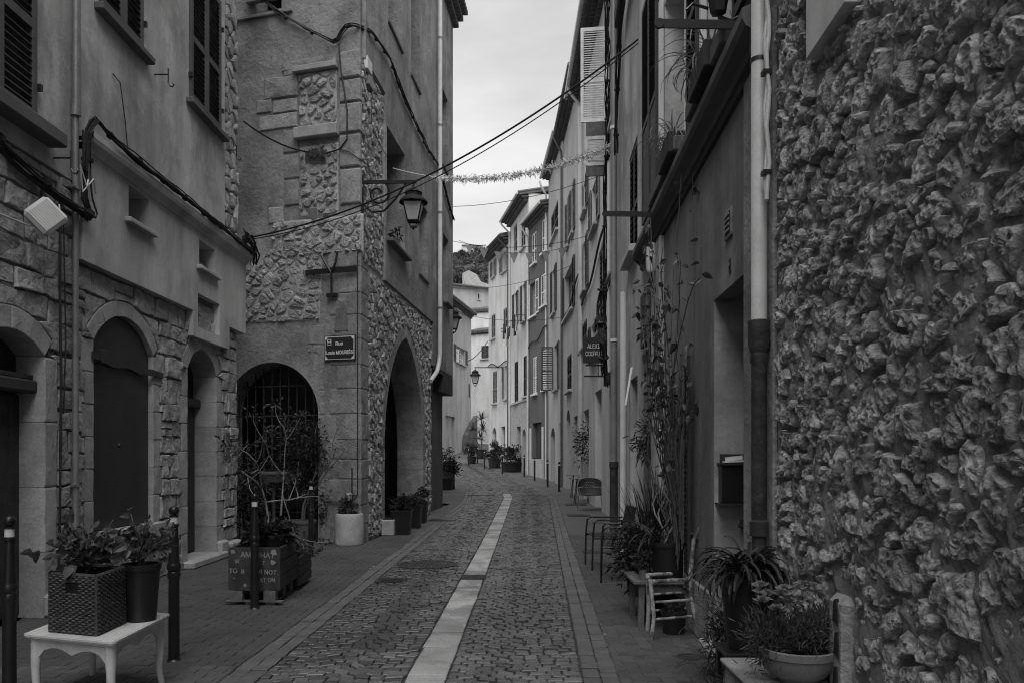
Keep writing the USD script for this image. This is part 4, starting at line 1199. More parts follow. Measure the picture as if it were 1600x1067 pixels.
# letter box on the far jamb of the doorway
lb = thing('letter_box', 'dark metal letter box stuffed with mail inside the deep doorway', 'letter box', (1.66, 5.95, 1.1))
jx0, jx1, jy = 1.57, 1.80, float(FA.pt(dop[1], 0)[1]) - .004
m = MB(); m.box(((jx0 + jx1) / 2, jy - .06, 1.29), (jx1 - jx0, .12, .28), bev=.006); obj(lb, 'body', m, 'black_metal')
m = MB(); m.box(((jx0 + jx1) / 2, jy - .02, 1.47), (jx1 - jx0 - .02, .03, .09), bev=.004); m.box(((jx0 + jx1) / 2, jy - .07, 1.44), (jx1 - jx0 + .02, .14, .015)); obj(lb, 'lid', m, 'dark_paint')
m = MB(); m.beam((jx0 + .02, jy - .06, 1.455), (jx1 - .02, jy - .07, 1.465), .1, .012); m.beam((jx0 + .04, jy - .05, 1.475), (jx1 - .06, jy - .05, 1.49), .008, .03); obj(lb, 'mail', m, 'sign_white')
m = MB(); m.box(((jx0 + jx1) / 2, jy - .07, 1.14), (jx1 - jx0 + .05, .14, .012)); obj(lb, 'shelf', m, 'rust_iron')
m = MB(); m.tube([(1.74, jy, .98), (1.74, jy - .09, .98), (1.70, jy - .1, .975)], .012, 8); m.tube([(1.74, jy - .05, .95), (1.74, jy - .05, 1.02)], .016, 8)
obj(None, 'wall_tap', m, 'rust_iron', cat='tap', label='old small iron tap low on the doorway jamb under letter box')

# iron sign bars sticking out from the right wall
def bar(Y, z, x_out, label):
    a = FA.Y(Y); p1 = FA.pt(a, z, 0); p0 = np.array([x_out, Y, z + .01])
    t = thing('iron_bar', label, 'bracket', p1)
    m = MB(); m.beam(p0, p1, .012, .055); obj(t, 'arm', m, 'black_metal')
    m = MB(); m.tube([p0 + [.0, -.012, 0], p0 + [0, .012, 0]], .03, 12); obj(t, 'eye', m, 'black_metal')
    m = MB(); FA.box(m, a - .05, a + .05, z - .08, z + .1, 0, .02); obj(t, 'wall_plate', m, 'black_metal')
bar(4.98, 4.19, .92, 'upper flat iron bar with round eye jutting over the street by white pipe')
bar(8.4, 4.04, .98, 'lower iron bar jutting from the ledge beside dark drainpipe')
t = thing('wall_lantern', 'dark wrought lantern bracket at top of the white pipe', 'lantern', FA.pt(sa(5.0), 4.3, .2))
m = MB(); c = FA.pt(sa(5.02), 4.27, .2); m.lathe([(0, 0), (.05, .02), (.06, .08), (.11, .3), (.12, .32), (.05, .44), (0, .46)], c, 6); obj(t, 'lamp', m, 'black_metal')
m = MB(); m.tube([FA.pt(sa(5.02), 4.3, 0), FA.pt(sa(5.02), 4.24, .12), c], .012, 6); m.tube([c + [-.06, 0, .05], c + [-.16, 0, .08], c + [-.2, 0, .04]], .01, 6); obj(t, 'arm', m, 'black_metal')
# white capsule hanging at the shop corner
t = thing('hanging_capsule', 'white rounded plastic cable case hanging under the ledge', 'cable case', FA.pt(sa(8.75), 3.5, .1))
m = MB(); m.lathe([(0, 0), (.045, .01), (.06, .05), (.06, .27), (.045, .33), (0, .34)], FA.pt(sa(8.75), 3.5, .1), 14); obj(t, 'case', m, 'pipe_pale', smooth=50)
m = MB()
for k in range(4): m.tube([FA.pt(sa(8.75), 3.5, .1), FA.pt(sa(8.75) + .04 * k - .06, 3.42 - .03 * k, .1 + .02 * k), FA.pt(sa(8.75) + .03 * k - .04, 3.3 - .02 * k, .06)], .007, 5)
m.tube([FA.pt(sa(8.75), 3.84, .1), FA.pt(sa(8.72), 4.1, .12)], .012, 6); obj(t, 'cable_tails', m, 'cable_black')

# ------------------------------------------------------------ the row beyond
def row_house(name, label, p0, p1, zt, wmat, wins, depth=6, zb=-.3, over=.35, pipe=None, ends=(1, 1), pipemat='pipe_pale', doors=(), band=None, roofd=None, flip=True, gut=True, ground=None, tiles=True):
    """wins: (x0,y0,x1,y1 in the picture, style); the pixels only find the place on the facade"""
    fr = Fr(p0, p1, flip)
    t = thing(name, label, 'house', (p0[0], p0[1], float(zg(p0[1]))))
    polys, specs = [], []
    for w in wins:
        a, b_ = sorted((fr.at(w[0]), fr.at(w[2])))
        Y = fr.pt((a + b_) / 2, 0)[1]
        z0, z1 = Zat(w[3], Y), Zat(w[1], Y)
        a, b_ = max(a, .12), min(b_, fr.L - .12)
        specs.append((a, b_, z0, z1, w[4]))
        polys.append(sbox(a, z0, b_, z1))
    dspecs = []
    for w in doors:
        a, b_ = sorted((fr.at(w[0]), fr.at(w[2])))
        Y = fr.pt((a + b_) / 2, 0)[1]
        a, b_ = max(a, .15), min(b_, fr.L - .15)
        zt_ = Zat(w[1], Y); g_ = float(zg(Y))
        pl = arch_poly(a, b_, zb, zt_ - .35, zt_) if w[3] == 'arch' else sbox(a, zb, b_, zt_)
        dspecs.append((a, b_, g_, zt_, w[3], w[4], pl)); polys.append(pl)
    body = sbox(0, zb, fr.L, zt)
    for p in polys: body = body.difference(p)
    if ground:
        m = MB(); fr.ext(m, body.intersection(sbox(0, zt - 30, fr.L, ground[0])), .4, .02); obj(t, 'lower_wall', m, ground[1])
        body = body.intersection(sbox(0, ground[0] + .001, fr.L, zt))
        m = MB(); fr.box(m, 0, fr.L, ground[0] - .03, ground[0] + .1, .0, .07, .01); obj(t, 'band', m, 'plaster_pale')
    m = MB(); fr.ext(m, body, .4, 0); obj(t, 'wall', m, wmat)
    for (a, b_, z0, z1, st) in specs:
        kind, sm = st
        white = sm == 'shutter_white'
        if kind == 'closed':
            c = (a + b_) / 2
            for u0, u1 in ((a + .01, c - .005), (c + .005, b_ - .01)):
                louvre_leaf(t, fr, u0, u1, z0 + .01, z1 - .01, -.05, sm, 16, slat_parts=False, th=.04)
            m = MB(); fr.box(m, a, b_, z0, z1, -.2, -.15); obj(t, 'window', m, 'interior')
        else:
            w_ = window(t, fr, a, b_, z0, z1, .18, 'white_paint' if kind == 'openw' else 'wood_grey', 1, 2, False)
            hw = min((b_ - a) / 2, .55)
            if kind in ('open', 'openw'):
                louvre_leaf(t, fr, max(a - hw, .02), a - .01, z0, z1, .02, sm, 16, slat_parts=False, th=.04)
                louvre_leaf(t, fr, b_ + .01, min(b_ + hw, fr.L - .02), z0, z1, .02, sm, 16, slat_parts=False, th=.04)
            elif kind == 'perp':
                louvre_leaf(t, fr, max(a - hw, .02), a - .01, z0, z1, .02, sm, 16, slat_parts=False, th=.04)
                louvre_leaf(t, fr, b_, b_ + max(hw, .5), z0, z1, .04, sm, 18, slat_parts=False, th=.04, angle=88, hinge=0)
        m = MB(); fr.box(m, a - .1, b_ + .1, z0 - .1, z0 - .003, -.15, .13, .01); obj(t, 'sill', m, 'plaster_pale' if wmat != 'far_dark' else 'shutter_white')
    for (a, b_, g_, zt_, sh, dm, pl) in dspecs:
        m = MB(); fr.ext(m, pl.intersection(sbox(a, g_, b_, zt_)), .06, -.2); d_ = obj(t, 'door', m, dm)
        q = MB(); fr.box(q, (a + b_) / 2 - .02, (a + b_) / 2 + .02, g_ + .05, zt_ - .4, -.2, -.185); obj(d_, 'meeting_rail', q, dm)
    shell(t, fr, zb, zt, depth, wmat, over=over, ends=ends, rise=1.3, tiles=tiles)
    if gut: gutter(t, fr, zt, over, pipe, float(zg(p0[1])), pipemat)
    return t, fr
D, Mi, Wh, Bk = 'shutter_dark', 'shutter_mid', 'shutter_white', 'shutter_black'
hB, FB = row_house('narrow_house', 'narrow pale house crowded with pipes next to grey plastered house', RP[2], RP[3], 11.4, 'plaster_light',
    [(983, 232, 996, 398, ('closed', Bk)), (957, 70, 964, 200, ('closed', Bk)), (956, 300, 963, 430, ('closed', Mi))], pipe=None, doors=[(985, 590, 996, 'flat', 'dark_paint'), (955, 600, 963, 'flat', 'wood_dark')], gut=False, tiles=False)
m = MB(); a = FB.Y(12.95); m.tube([FB.pt(a, 11.3, .12), FB.pt(a, 1.3, .12)], .055, 12); dpB = obj(hB, 'dark_downpipe', m, 'pipe_zinc', smooth=40)
for z in (3.35, 6.8, 9.1): q = MB(); q.tube([FB.pt(a, z, .12), FB.pt(a, z + .05, .12)], .065, 12); obj(dpB, 'clamp', q, 'pipe_pale')
m = MB(); m.lathe([(.065, 0), (.065, 1.3), (.075, 1.31), (.075, 1.4), (.05, 1.41)], FB.pt(a, 0, .12) * [1, 1, 0], 14); obj(dpB, 'iron_foot', m, 'rust_iron')
m = MB(); a = FB.Y(11.7); m.tube([FB.pt(a, 3.9, .1), FB.pt(a, .1, .1)], .05, 10); obj(hB, 'pale_downpipe', m, 'pipe_pale', smooth=40)
m = MB(); a = FB.Y(14.3); m.tube([FB.pt(a, 10.9, .08), FB.pt(a, 3.0, .08)], .035, 8); m.tube([FB.pt(a - .3, 11.2, .06), FB.pt(a - .3, 5.2, .06)], .022, 8); obj(hB, 'thin_pipes', m, 'pipe_pale')
m = MB(); m.beam(FB.pt(FB.Y(10.5), 8.6, .12), FB.pt(FB.Y(12.3), 8.2, .12), .12, .28, bev=.02); obj(hB, 'slanting_duct', m, 'wood_dark')
m = MB()
for k in range(3): m.beam(FB.pt(FB.Y(11.2) + .05 * k, 2.75, .03), FB.pt(FB.Y(11.0) + .03 * k, 2.2, .14), .02, .012)
obj(hB, 'folded_awning_slats', m, 'white_plastic')
hC, FC = row_house('white_shutter_house', 'tall house with white shutters swung out over the street', RP[3], RP[4], 12.6, 'far_pale',
    [], doors=[], over=.2, pipe=None, gut=True)
a0 = FC.Y(15.6); Yc = FC.pt(a0, 0)[1]
louvre_leaf(hC, FC, a0 - .02, a0 + .5, Zat(190, Yc), Zat(42, Yc), .03, 'shutter_white', 38, slat_parts=True, angle=88, hinge=0, flip_tilt=True, th=.04)
a1 = FC.Y(16.9); Y1 = FC.pt(a1, 0)[1]
louvre_leaf(hC, FC, a1, a1 + .46, Zat(258, Y1), Zat(212, Y1), .03, 'shutter_white', 14, slat_parts=True, angle=88, hinge=0, mid=False, flip_tilt=True, th=.04)
for y0, y1 in ((190, 212), (250, 274)):
    m = MB(); FC.box(m, a1 + .02, a1 + .07, Zat(y1, Y1), Zat(y0, Y1), .03, .47); obj(hC, 'panel', m, 'wood_grey')
hD, FD = row_house('white_pipe_house', 'pale house front with broad white rain pipe and small shuttered windows', RP[4], RP[5], 13.2, 'far_pale',
    [(936, 388, 945, 516, ('closed', Mi)), (925, 284, 934, 358, ('open', Mi)), (924, 505, 932, 560, ('open', Bk)), (912, 282, 917, 332, ('open', D)), (911, 376, 917, 456, ('open', D)), (908, 505, 917, 545, ('closed', Bk))], doors=[(912, 640, 920, 'flat', 'wood_dark'), (930, 610, 940, 'flat', 'dark_paint')], pipe=5.9, over=.4)
m = MB(); FD.box(m, FD.L - .42, FD.L - .2, .1, 13, .002, .1, .01); obj(hD, 'white_pilaster', m, 'pipe_pale')
hE, FE = row_house('shaded_eave_house', 'house under long dark eave with tall dark shutters', RP[5], RP[6], 14.3, 'far_mid',
    [(886, 315, 889, 386, ('open', D)), (893, 292, 897, 366, ('open', D)), (882, 420, 896, 492, ('open', Bk)), (886, 555, 893, 610, ('closed', Bk))], doors=[(885, 640, 891, 'arch', 'wood_dark'), (897, 650, 902, 'flat', 'wood_dark')], over=.28, pipe=5.8, pipemat='pipe_brown')
hF, FFh = row_house('box_bay_house', 'mid grey house with wooden box shutter under the eave', RP[6], RP[7], 14.6, 'far_mid',
    [(861, 327, 872, 370, ('closed', D)), (863, 420, 868, 490, ('open', Bk)), (866, 538, 872, 608, ('perp', D))], doors=[(861, 668, 867, 'arch', 'wood_dark'), (874, 660, 879, 'flat', 'dark_paint')], over=.28, pipe=5.9)
hG, FG = row_house('dark_render_house', 'dark rendered house with bright white shutters', RP[7], RP[8], 13.4, 'far_dark',
    [(831.5, 364, 838, 412, ('closed', Wh)), (847, 342, 854.5, 394, ('closed', Wh)), (828.5, 442, 838, 494, ('openw', Wh)), (845, 428, 854, 478, ('closed', Wh)), (833, 557, 839, 615, ('closed', Wh)), (848.5, 546, 855, 608, ('closed', Wh))], doors=[(832, 660, 846, 'flat', 'wood_dark')], over=.35, pipe=3.5)
a, b_ = FG.at(828), FG.at(852)
m = MB(); FG.box(m, min(a, b_) + .1, max(a, b_) - .1, .2, 1.0 + .35, .003, .06, .01); obj(hG, 'white_base', m, 'plaster_pale')
for px in (830, 849):
    q = MB(); c = FG.at(px); FG.box(q, c - .09, c + .09, 1.3, 2.9, .003, .07, .01); obj(hG, 'door_frame', q, 'white_paint')
hH, FH = row_house('laundry_house', 'pale house with dark door shutters and laundry under the window', RP[8], RP[9], 15.0, 'far_pale',
    [(814.5, 344, 821, 388, ('closed', Mi)), (803, 352, 808, 396, ('closed', Mi)), (803.5, 458, 808, 508, ('openw', Bk)), (816, 444, 821, 502, ('openw', Bk)), (804, 565, 809.5, 629, ('closed', Bk)), (818, 556, 823.5, 619, ('closed', Bk))],
    doors=[(808, 666, 814, 'flat', 'wood_dark'), (817, 670, 822, 'arch', 'dark_paint')], over=.5, pipe=4.9, ground=(4.4, 'lime_mortar'))
hI, FI = row_house('end_house', 'lightest house at the bend with small shuttered windows and an arched doorway', RP[9], RP[10], 14.2, 'far_pale',
    [(769, 408, 773.5, 433, ('open', Mi)), (785, 393, 793, 424, ('openw', Mi)), (768, 492, 774, 529, ('closed', Mi)), (786.5, 482, 792.5, 515, ('closed', Mi)), (770, 580, 776.5, 630, ('closed', Mi)), (788, 571, 793, 623, ('open', Mi))],
    doors=[(769.5, 668, 775.5, 'arch', 'wood_dark'), (783, 666, 789, 'flat', 'wood_dark')], over=.55, pipe=.2, pipemat='pipe_brown')

# across the bend and on the hill
def block_house(name, label, p0, p1, zb, zt, wmat, wins=(), depth=5, doors=(), tiles=True, flip=False, rise=1.0, over=.4):
    return row_house(name, label, p0, p1, zt, wmat, wins, depth, zb, over, None, (1, 1), doors=doors, flip=flip, gut=False, tiles=tiles)
row_house('hidden_left_house', 'pale house wall just past the arcade house', (-2.15, 22.85), (-4.6, 34), 9.5, 'far_mid', [], 5, -.3, .2, None, flip=False, gut=False, tiles=False)
hL, FLh = block_house('tiled_eave_house', 'house facing the bend with sloping tiled eave and low garage door', (-4.55, 52.5), (-3.1, 60.5), .5, 12.2, 'far_mid',
    [(712, 543, 727, 568, ('openw', D)), (712, 478, 718, 484, ('closed', Bk))], doors=[(696, 650, 711, 'flat', 'plaster_pale')])
m = MB(); p = FLh.at(733, 610); FLh.box(m, p[0] - .15, p[0] + .15, p[1] - .5, p[1] + .5, .0, .02); obj(hL, 'slit_window', m, 'interior')
m = MB(); a = FLh.at(722); FLh.ext(m, Polygon([(a - .6, 0), (a + 3.5, 0), (a + 3.5, 4.6), (a + .2, 3.0)]), .3, .35); obj(hL, 'ramp_wall', m, 'plaster_dark')
hW, FW = block_house('white_gable_house', 'white house front at end of street below tiled roofs', (-3.7, 65.5), (-1.0, 64.0), .5, 11.6, 'far_pale', [(752, 540, 764, 560, ('closed', D))], tiles=True, over=.22)
block_house('low_roof_house', 'pale low house with stepped tiled roof above the white house', (-4.1, 69.0), (-1.0, 68.0), .5, 14.0, 'far_pale', [(751, 535, 752, 536, ('closed', D))], over=.18)
block_house('upper_terrace_house', 'wide plain house on the slope with grey upper wall', (-7.0, 75), (-1.6, 78), 2, 17.8, 'far_mid', [(747, 460, 749, 468, ('closed', Bk))], tiles=False)
rw_ = thing('ruined_wall', 'broken stone wall on the slope under the trees', 'wall', (-4.6, 85, 15))
fr_ = Fr((-5.2, 85), (-1.5, 86)); m = MB(); fr_.ext(m, Polygon([(0, 10), (3.9, 10), (3.9, 20.3), (2.8, 19.9), (1.9, 20.2), (1.5, 20.9), (.6, 21.3), (0, 21.0)]), .6, 0); rwm = obj(rw_, 'wall', m, 'lime_mortar')
for g in rubble(Polygon([(0.05, 17), (3.85, 17), (3.85, 20.2), (2.8, 19.8), (1.9, 20.1), (1.5, 20.8), (.6, 21.2), (0.05, 20.9)]), .5, .4, .05, 61)[:60]: put_stone(fr_, rwm, g, .08, 'block_stone', .03, 10, 4)
for (px, py, Y, w, h, lab) in ((737, 391, 214, 5.2, 2.6, 'white villa on the hill top'), (742, 412, 185, 3.2, 2.6, 'small white house among the hill trees'), (728, 424, 165, 2.6, 2.8, 'tiny pale house low on the wooded hill')):
    p = W(px, py, Y)
    block_house('hill_house', lab, (p[0] - w / 2, Y), (p[0] + w / 2, Y + .5), hillz(p[0], Y) - 6, p[2] + h / 2, 'far_pale', [(px - 2, py, px + 2, py + 4, ('closed', Bk))], tiles=False, rise=.5)
# ------------------------------------------------------------ plants
def leafs(mb, base, dirs, size, wid=.45, droop=.25, r=nrs):
    """pointed leaves, four triangles each: base (n,3), dirs (n,3), size (n,)"""
    base = np.asarray(base, float); n = len(base)
    d = dirs / (np.linalg.norm(dirs, axis=1, keepdims=True) + 1e-9)
    s = np.cross(d, r.randn(n, 3)); s /= np.linalg.norm(s, axis=1, keepdims=True) + 1e-9
    u = np.cross(s, d)
    L = np.asarray(size, float)[:, None] * np.ones((n, 1))
    m1, m2 = base + d * L * .3 + u * L * .05, base + d * L * .68 + u * L * .04 - np.array([0, 0, 1]) * L * droop * .4
    tip = base + d * L - np.array([0, 0, 1]) * L * droop
    a1, b1 = m1 + s * L * wid * .5 + u * L * .07, m1 - s * L * wid * .5 + u * L * .07
    a2, b2 = m2 + s * L * wid * .38 + u * L * .07, m2 - s * L * wid * .38 + u * L * .07
    v = np.stack([base, a1, m1, b1, a2, m2, b2, tip], 1).reshape(-1, 3)
    k = np.arange(n)[:, None] * 8
    f = np.concatenate([k + np.array([t]) for t in ([0, 1, 2], [0, 2, 3], [1, 4, 5], [1, 5, 2], [2, 5, 6], [2, 6, 3], [4, 7, 5], [5, 7, 6])])
    return mb.add(v, f)
def clump(mb, c, rad, n, size, wid=.45, r=nrs, up=.3, clumps=9):
    c, rad = np.asarray(c, float), np.asarray(rad, float) * np.ones(3)
    k = r.randn(clumps, 3); k /= np.linalg.norm(k, axis=1, keepdims=True); k *= (r.rand(clumps, 1) ** .45)
    i = r.randint(clumps, size=n)
    p = k[i] * .8 + r.randn(n, 3) * .19
    pos = c + p * rad
    leafs(mb, pos, p + r.randn(n, 3) * .6 + np.array([0, 0, up]), size * r.uniform(.6, 1.3, n), wid, .2, r)
def strap(mb, base, az, L, w, rise, bend, n=7):
    """a long arching strap leaf"""
    base = np.asarray(base, float); d = np.array([math.cos(az), math.sin(az), 0]); sd = np.array([-d[1], d[0], 0])
    P, ang = [base], rise
    for k in range(n): 
        P.append(P[-1] + (d * math.cos(ang) + np.array([0, 0, 1]) * math.sin(ang)) * L / n); ang -= bend / n * (1 + k * .12)
    P = np.array(P); t = np.linspace(0, 1, n + 1); ww = w * np.minimum(1, 3 * t + .35) * np.sqrt(np.clip(1 - t ** 3, 0, 1)) + .0008
    dip = np.array([0, 0, -.25])
    V = np.stack([P + sd * ww[:, None] / 2, P + dip * ww[:, None], P - sd * ww[:, None] / 2], 1)
    return mb.grid(V)
def stems(mb, pts, r0=.008, n=6, taper=.5):
    mb.tube(pts, np.linspace(r0, r0 * taper, len(pts)), n)
def pot(parent, c, r, h, mt, flare=.8, n=24, name='pot', rim=.02):
    m = MB(); m.lathe([(0, 0), (r * flare, 0), (r * flare * 1.01, .01), (r * .98, h - rim * 2), (r * 1.04, h - rim * 2), (r * 1.06, h - rim), (r * 1.05, h), (r * .93, h), (r * .9, h - .04), (0, h - .05)], c, n)
    p = obj(parent, name, m, mt, smooth=35)
    m = MB(); m.lathe([(r * .9, h - .045), (0, h - .035)], c, 14); obj(p, 'soil', m, 'soil')
    return p
def leaf_parts(parent, pos, dirs, sizes, wid, mt, seed, cap=300):
    r = np.random.RandomState(seed)
    for i in range(min(cap, len(pos))):
        m = MB(); leafs(m, pos[i:i + 1], dirs[i:i + 1], sizes[i:i + 1], wid, .25, r); obj(parent, 'leaf', m, mt)

# ------------------------------------------------------------ bollards (three profiles share one build)
def bollard_proto(loc, label):
    t = thing('bollard', label, 'bollard', loc, group='cast iron bollards along the street')
    m = MB(); m.lathe([(0.055, -.02), (.055, .0), (.042, .012), (.040, .02), (.038, .60), (.046, .615), (.046, .64), (.040, .655), (.048, .67), (.050, .69), (.046, .71), (.040, .72), (.028, .98), (.036, .985), (.036, 1.0), (.026, 1.005)], n=18); obj(t, 'post', m, 'black_metal', local=True, smooth=40)
    m = MB(); m.lathe([(.0275, 1.004), (.0275, 1.052)], n=18); obj(t, 'white_band', m, 'sign_white', local=True, smooth=40)
    m = MB(); m.lathe([(.026, 1.052), (.033, 1.056), (.033, 1.064), (.016, 1.068), (.03, 1.078), (.037, 1.095), (.036, 1.112), (.026, 1.127), (0, 1.134)], n=18); obj(t, 'ball', m, 'black_metal', local=True, smooth=40)
    return t
bl = []
P0 = np.array([(15 - CX) / FPX * 4.9, 4.9, 0])
b0 = bollard_proto(P0, 'cast iron bollard with white band before the white table, nearest to the arched door')
for (p, lab) in ((G(272, 1031), 'cast iron bollard with white band between white table and painted crate'), (G(398, 950), 'cast iron bollard with white band standing against the painted crate'), (G(486, 870), 'cast iron bollard with white band by slatted planter'),
                 ):
    copy_of(b0, p, 0, lab)
q0 = thing('slim_bollard', 'slim black bollard first in the row after tables and chairs', 'bollard', G(873.7, 768), group='slim bollards in the far street')
m = MB(); m.lathe([(.05, 0), (.042, .02), (.042, .9), (.05, .91), (.05, .94), (.03, .95)], n=12); obj(q0, 'post', m, 'black_metal', local=True)
m = MB(); m.lathe([(.03, .95), (.03, 1.0)], n=12); obj(q0, 'white_band', m, 'sign_white', local=True)
m = MB(); m.lathe([(.03, 1.0), (.045, 1.03), (.04, 1.08), (0, 1.1)], n=12); obj(q0, 'ball', m, 'black_metal', local=True)
for px, py, lab in ((855.6, 760.5, 'slim black bollard by the box bay house'), (835.2, 751, 'slim black bollard in front of the white base wall'), (819, 745, 'slim black bollard beside stone doorway of laundry house'), (785, 740, 'slim black bollard before the round planter tub'), (757, 733, 'slim black bollard at the bend by the end house'),
                    (732, 727, 'slim black bollard beside potted flowers at the bend'), (746, 724, 'slim black bollard by the spiky palm'), (709, 764, 'slim black bollard past the arcade house, nearest one'), (704, 752, 'slim black bollard past the arcade house among plants')):
    copy_of(q0, G(px, py), 0, lab)

# ------------------------------------------------------------ white table with basket and black pot
t = thing('white_table', 'low white painted wooden table with curved apron on the left pavement', 'table', (-2.57, 4.85, 0))
A, B_, Cc = np.array([-2.86, 4.72]), np.array([-2.27, 4.52]), np.array([-2.30, 5.28]); Dd = A + (Cc - B_)
def fro(p, q, flip=False): return Fr(p, q, flip)
qc = (A + B_ + Cc + Dd) / 4
poly = Polygon([A, B_, Cc, Dd])
m = MB(); tm_ = trimesh.creation.extrude_polygon(poly.buffer(.02), .012, engine='earcut'); m.add(np.array(tm_.vertices) + [0, 0, .428], tm_.faces); tm_ = trimesh.creation.extrude_polygon(poly.buffer(.028), .012, engine='earcut'); m.add(np.array(tm_.vertices) + [0, 0, .4385], tm_.faces); tm_ = trimesh.creation.extrude_polygon(poly.buffer(.018), .006, engine='earcut'); m.add(np.array(tm_.vertices) + [0, 0, .448], tm_.faces)
obj(t, 'tabletop', m, 'white_paint')
cs = [c + (qc - c) * .10 for c in (A, B_, Cc, Dd)]
for k, (p, q) in enumerate(zip(cs, cs[1:] + cs[:1])):
    f = Fr(p, q); L = f.L
    pts = [(0.02, .427), (L - .02, .427), (L - .02, .30)] + [(L - .03 - (L - .06) * s_, .335 + .035 * abs(math.sin(s_ * math.pi * 2)) * (1 if .0 < s_ < 1 else 0)) for s_ in np.linspace(.08, .92, 17)] + [(0.02, .30)]
    m = MB(); f.ext(m, Polygon(pts).buffer(0), .018, .012); obj(t, 'apron', m, 'white_paint')
for c in cs:
    m = MB(); m.tube([(*c, .43), (*c, .34), (*(c + (qc - c) * -.02), .25), (*(c + (qc - c) * .0), .1), (*(c + (qc - c) * -.05), 0)], [.034, .033, .026, .022, .020], 8); obj(t, 'leg', m, 'white_paint', smooth=50)
# wicker basket
bk = thing('wicker_basket', 'dark square woven wicker basket planted with leafy shrub on white table', 'basket', (-2.53, 4.9, .456))
bo = np.array([-2.745, 4.735]); bd = unit(B_ - A); be = unit(Cc - B_); bw, bl_, bh = .35, .36, .335
corners = [bo, bo + bd * bw, bo + bd * bw + be * bl_, bo + be * bl_]
m = MB()
for p, q in zip(corners, corners[1:] + corners[:1]): m.beam((*p, .62), (*q, .62), .008, bh - .01)
for i, c in enumerate(corners): pass
bb = obj(bk, 'inner_lining', m, 'pot_black')
for i, (p, q) in enumerate(zip(corners, corners[1:] + corners[:1])):
    f = Fr(p, q)
    for j in range(26):
        z = .462 + (bh) * (j + .5) / 26
        ts = np.linspace(0, f.L, 29); ph = (j % 2) * math.pi
        hole = (i == 0 and .69 < z < .755)
        m = MB()
        for lo_, hi_ in (((0, 10), (18, 28)) if hole else ((0, 28),)):
            m.tube([f.pt(ts[k], z + .002 * math.sin(k * 2.3 + j), .006 + .006 * math.sin(ts[k] / f.L * math.pi * 14 + ph)) for k in range(lo_, hi_ + 1)], .0075, 5)
        obj(bb, 'strand', m, 'wicker')
for c in corners:
    m = MB(); m.tube([(*c, .458), (*c, .80)], .011, 6); obj(bk, 'corner_post', m, 'wicker')
m = MB()
for p, q in zip(corners, corners[1:] + corners[:1]): m.tube([(*p, .80), (*((p + q) / 2), .802), (*q, .80)], .013, 6)
obj(bk, 'rim', m, 'wicker')
bc = np.array([*(sum(corners) / 4), .80])
r = np.random.RandomState(17)
n = 170; pos, dr, sz = [], [], []
m = MB()
for k in range(26):
    az = r.rand() * 6.28; L = r.uniform(.14, .38); tilt = r.uniform(.15, 1.2)
    tip = bc + np.array([math.cos(az) * math.sin(tilt), math.sin(az) * math.sin(tilt) * .7, math.cos(tilt)]) * L
    pts = np.array([bc + (tip - bc) * s_ + np.array([0, 0, .04 * math.sin(s_ * 3)]) for s_ in np.linspace(0, 1, 5)]); stems(m, pts, .005, 5)
    for j in range(8):
        s_ = r.uniform(.3, 1.0); p = bc + (tip - bc) * s_ + r.randn(3) * .02
        pos.append(p); dr.append(r.randn(3) * .7 + unit(tip - bc) + np.array([0, 0, -.2])); sz.append(r.uniform(.05, .10))
obj(bk, 'stems', m, 'bark')
leaf_parts(bk, np.array(pos), np.array(dr), np.array(sz), .62, 'leaf_near', 3, 210)
pt_ = thing('black_pot', 'tall black plastic pot of leafy shrub behind the wicker basket', 'plant pot', (-2.32, 5.13, .456))
pc = np.array([-2.365, 5.08, .456]); pot(pt_, pc, .115, .36, 'pot_black', .78)
pos, dr, sz = [], [], []; m = MB(); tc_ = pc + [0, 0, .36]
for k in range(18):
    az = r.rand() * 6.28; L = r.uniform(.15, .34); tilt = r.uniform(.1, 1.1)
    tip = tc_ + np.array([math.cos(az) * math.sin(tilt), math.sin(az) * math.sin(tilt), math.cos(tilt)]) * L
    stems(m, np.array([tc_, (tc_ + tip) / 2 + [0, 0, .03], tip]), .005, 5)
    for j in range(8):
        s_ = r.uniform(.3, 1.0); pos.append(tc_ + (tip - tc_) * s_ + r.randn(3) * .02); dr.append(r.randn(3) * .7 + unit(tip - tc_)); sz.append(r.uniform(.05, .1))
obj(pt_, 'stems', m, 'bark'); leaf_parts(pt_, np.array(pos), np.array(dr), np.array(sz), .55, 'leaf_near', 4, 140)

# ------------------------------------------------------------ painted crate planter and slatted planter
ck0, ck1 = np.array([-2.86, 8.03]), np.array([-2.33, 8.0]); ckd = unit(np.array([-.06, 1.0]))
f = Fr(ck0, ck1)
t = thing('painted_crate', 'wooden crate planter painted with hand lettering standing on a pallet', 'planter', (-2.6, 8.4, 0))
m = MB(); z0, z1 = .15, .58
f.ext(m, sbox(0, z0, f.L, z1), .03, 0); fp = obj(t, 'front_board', m, 'mural_paint')
for i, (pt0) in enumerate((ck0, ck1)):
    f2 = Fr(pt0, pt0 + ckd * .80, i == 0)
    for k in range(3):
        m = MB(); f2.box(m, .0, .80, z0 + k * .143 + .004, z0 + (k + 1) * .143 - .004, -.03, .0, .004); obj(t, 'side_board', m, 'wood_dark')
m = MB(); f2 = Fr(ck0 + ckd * .80, ck1 + ckd * .80); f2.box(m, 0, f2.L, z0, z1, -.03, 0); obj(t, 'back_board', m, 'wood_dark')
m = MB(); m.box((-2.62, 8.41, .5), (.46, .74, .03)); obj(t, 'soil', m, 'soil')
for k, y_ in enumerate((.03, .38, .72)):
    for xk in (.06, .40):
        m = MB(); c = ck0 + (ck1 - ck0) * xk / f.L + ckd * y_; m.box((*(c + [.03, 0]), .088), (.12, .1, .11)); obj(t, 'pallet_block', m, 'wood_grey')
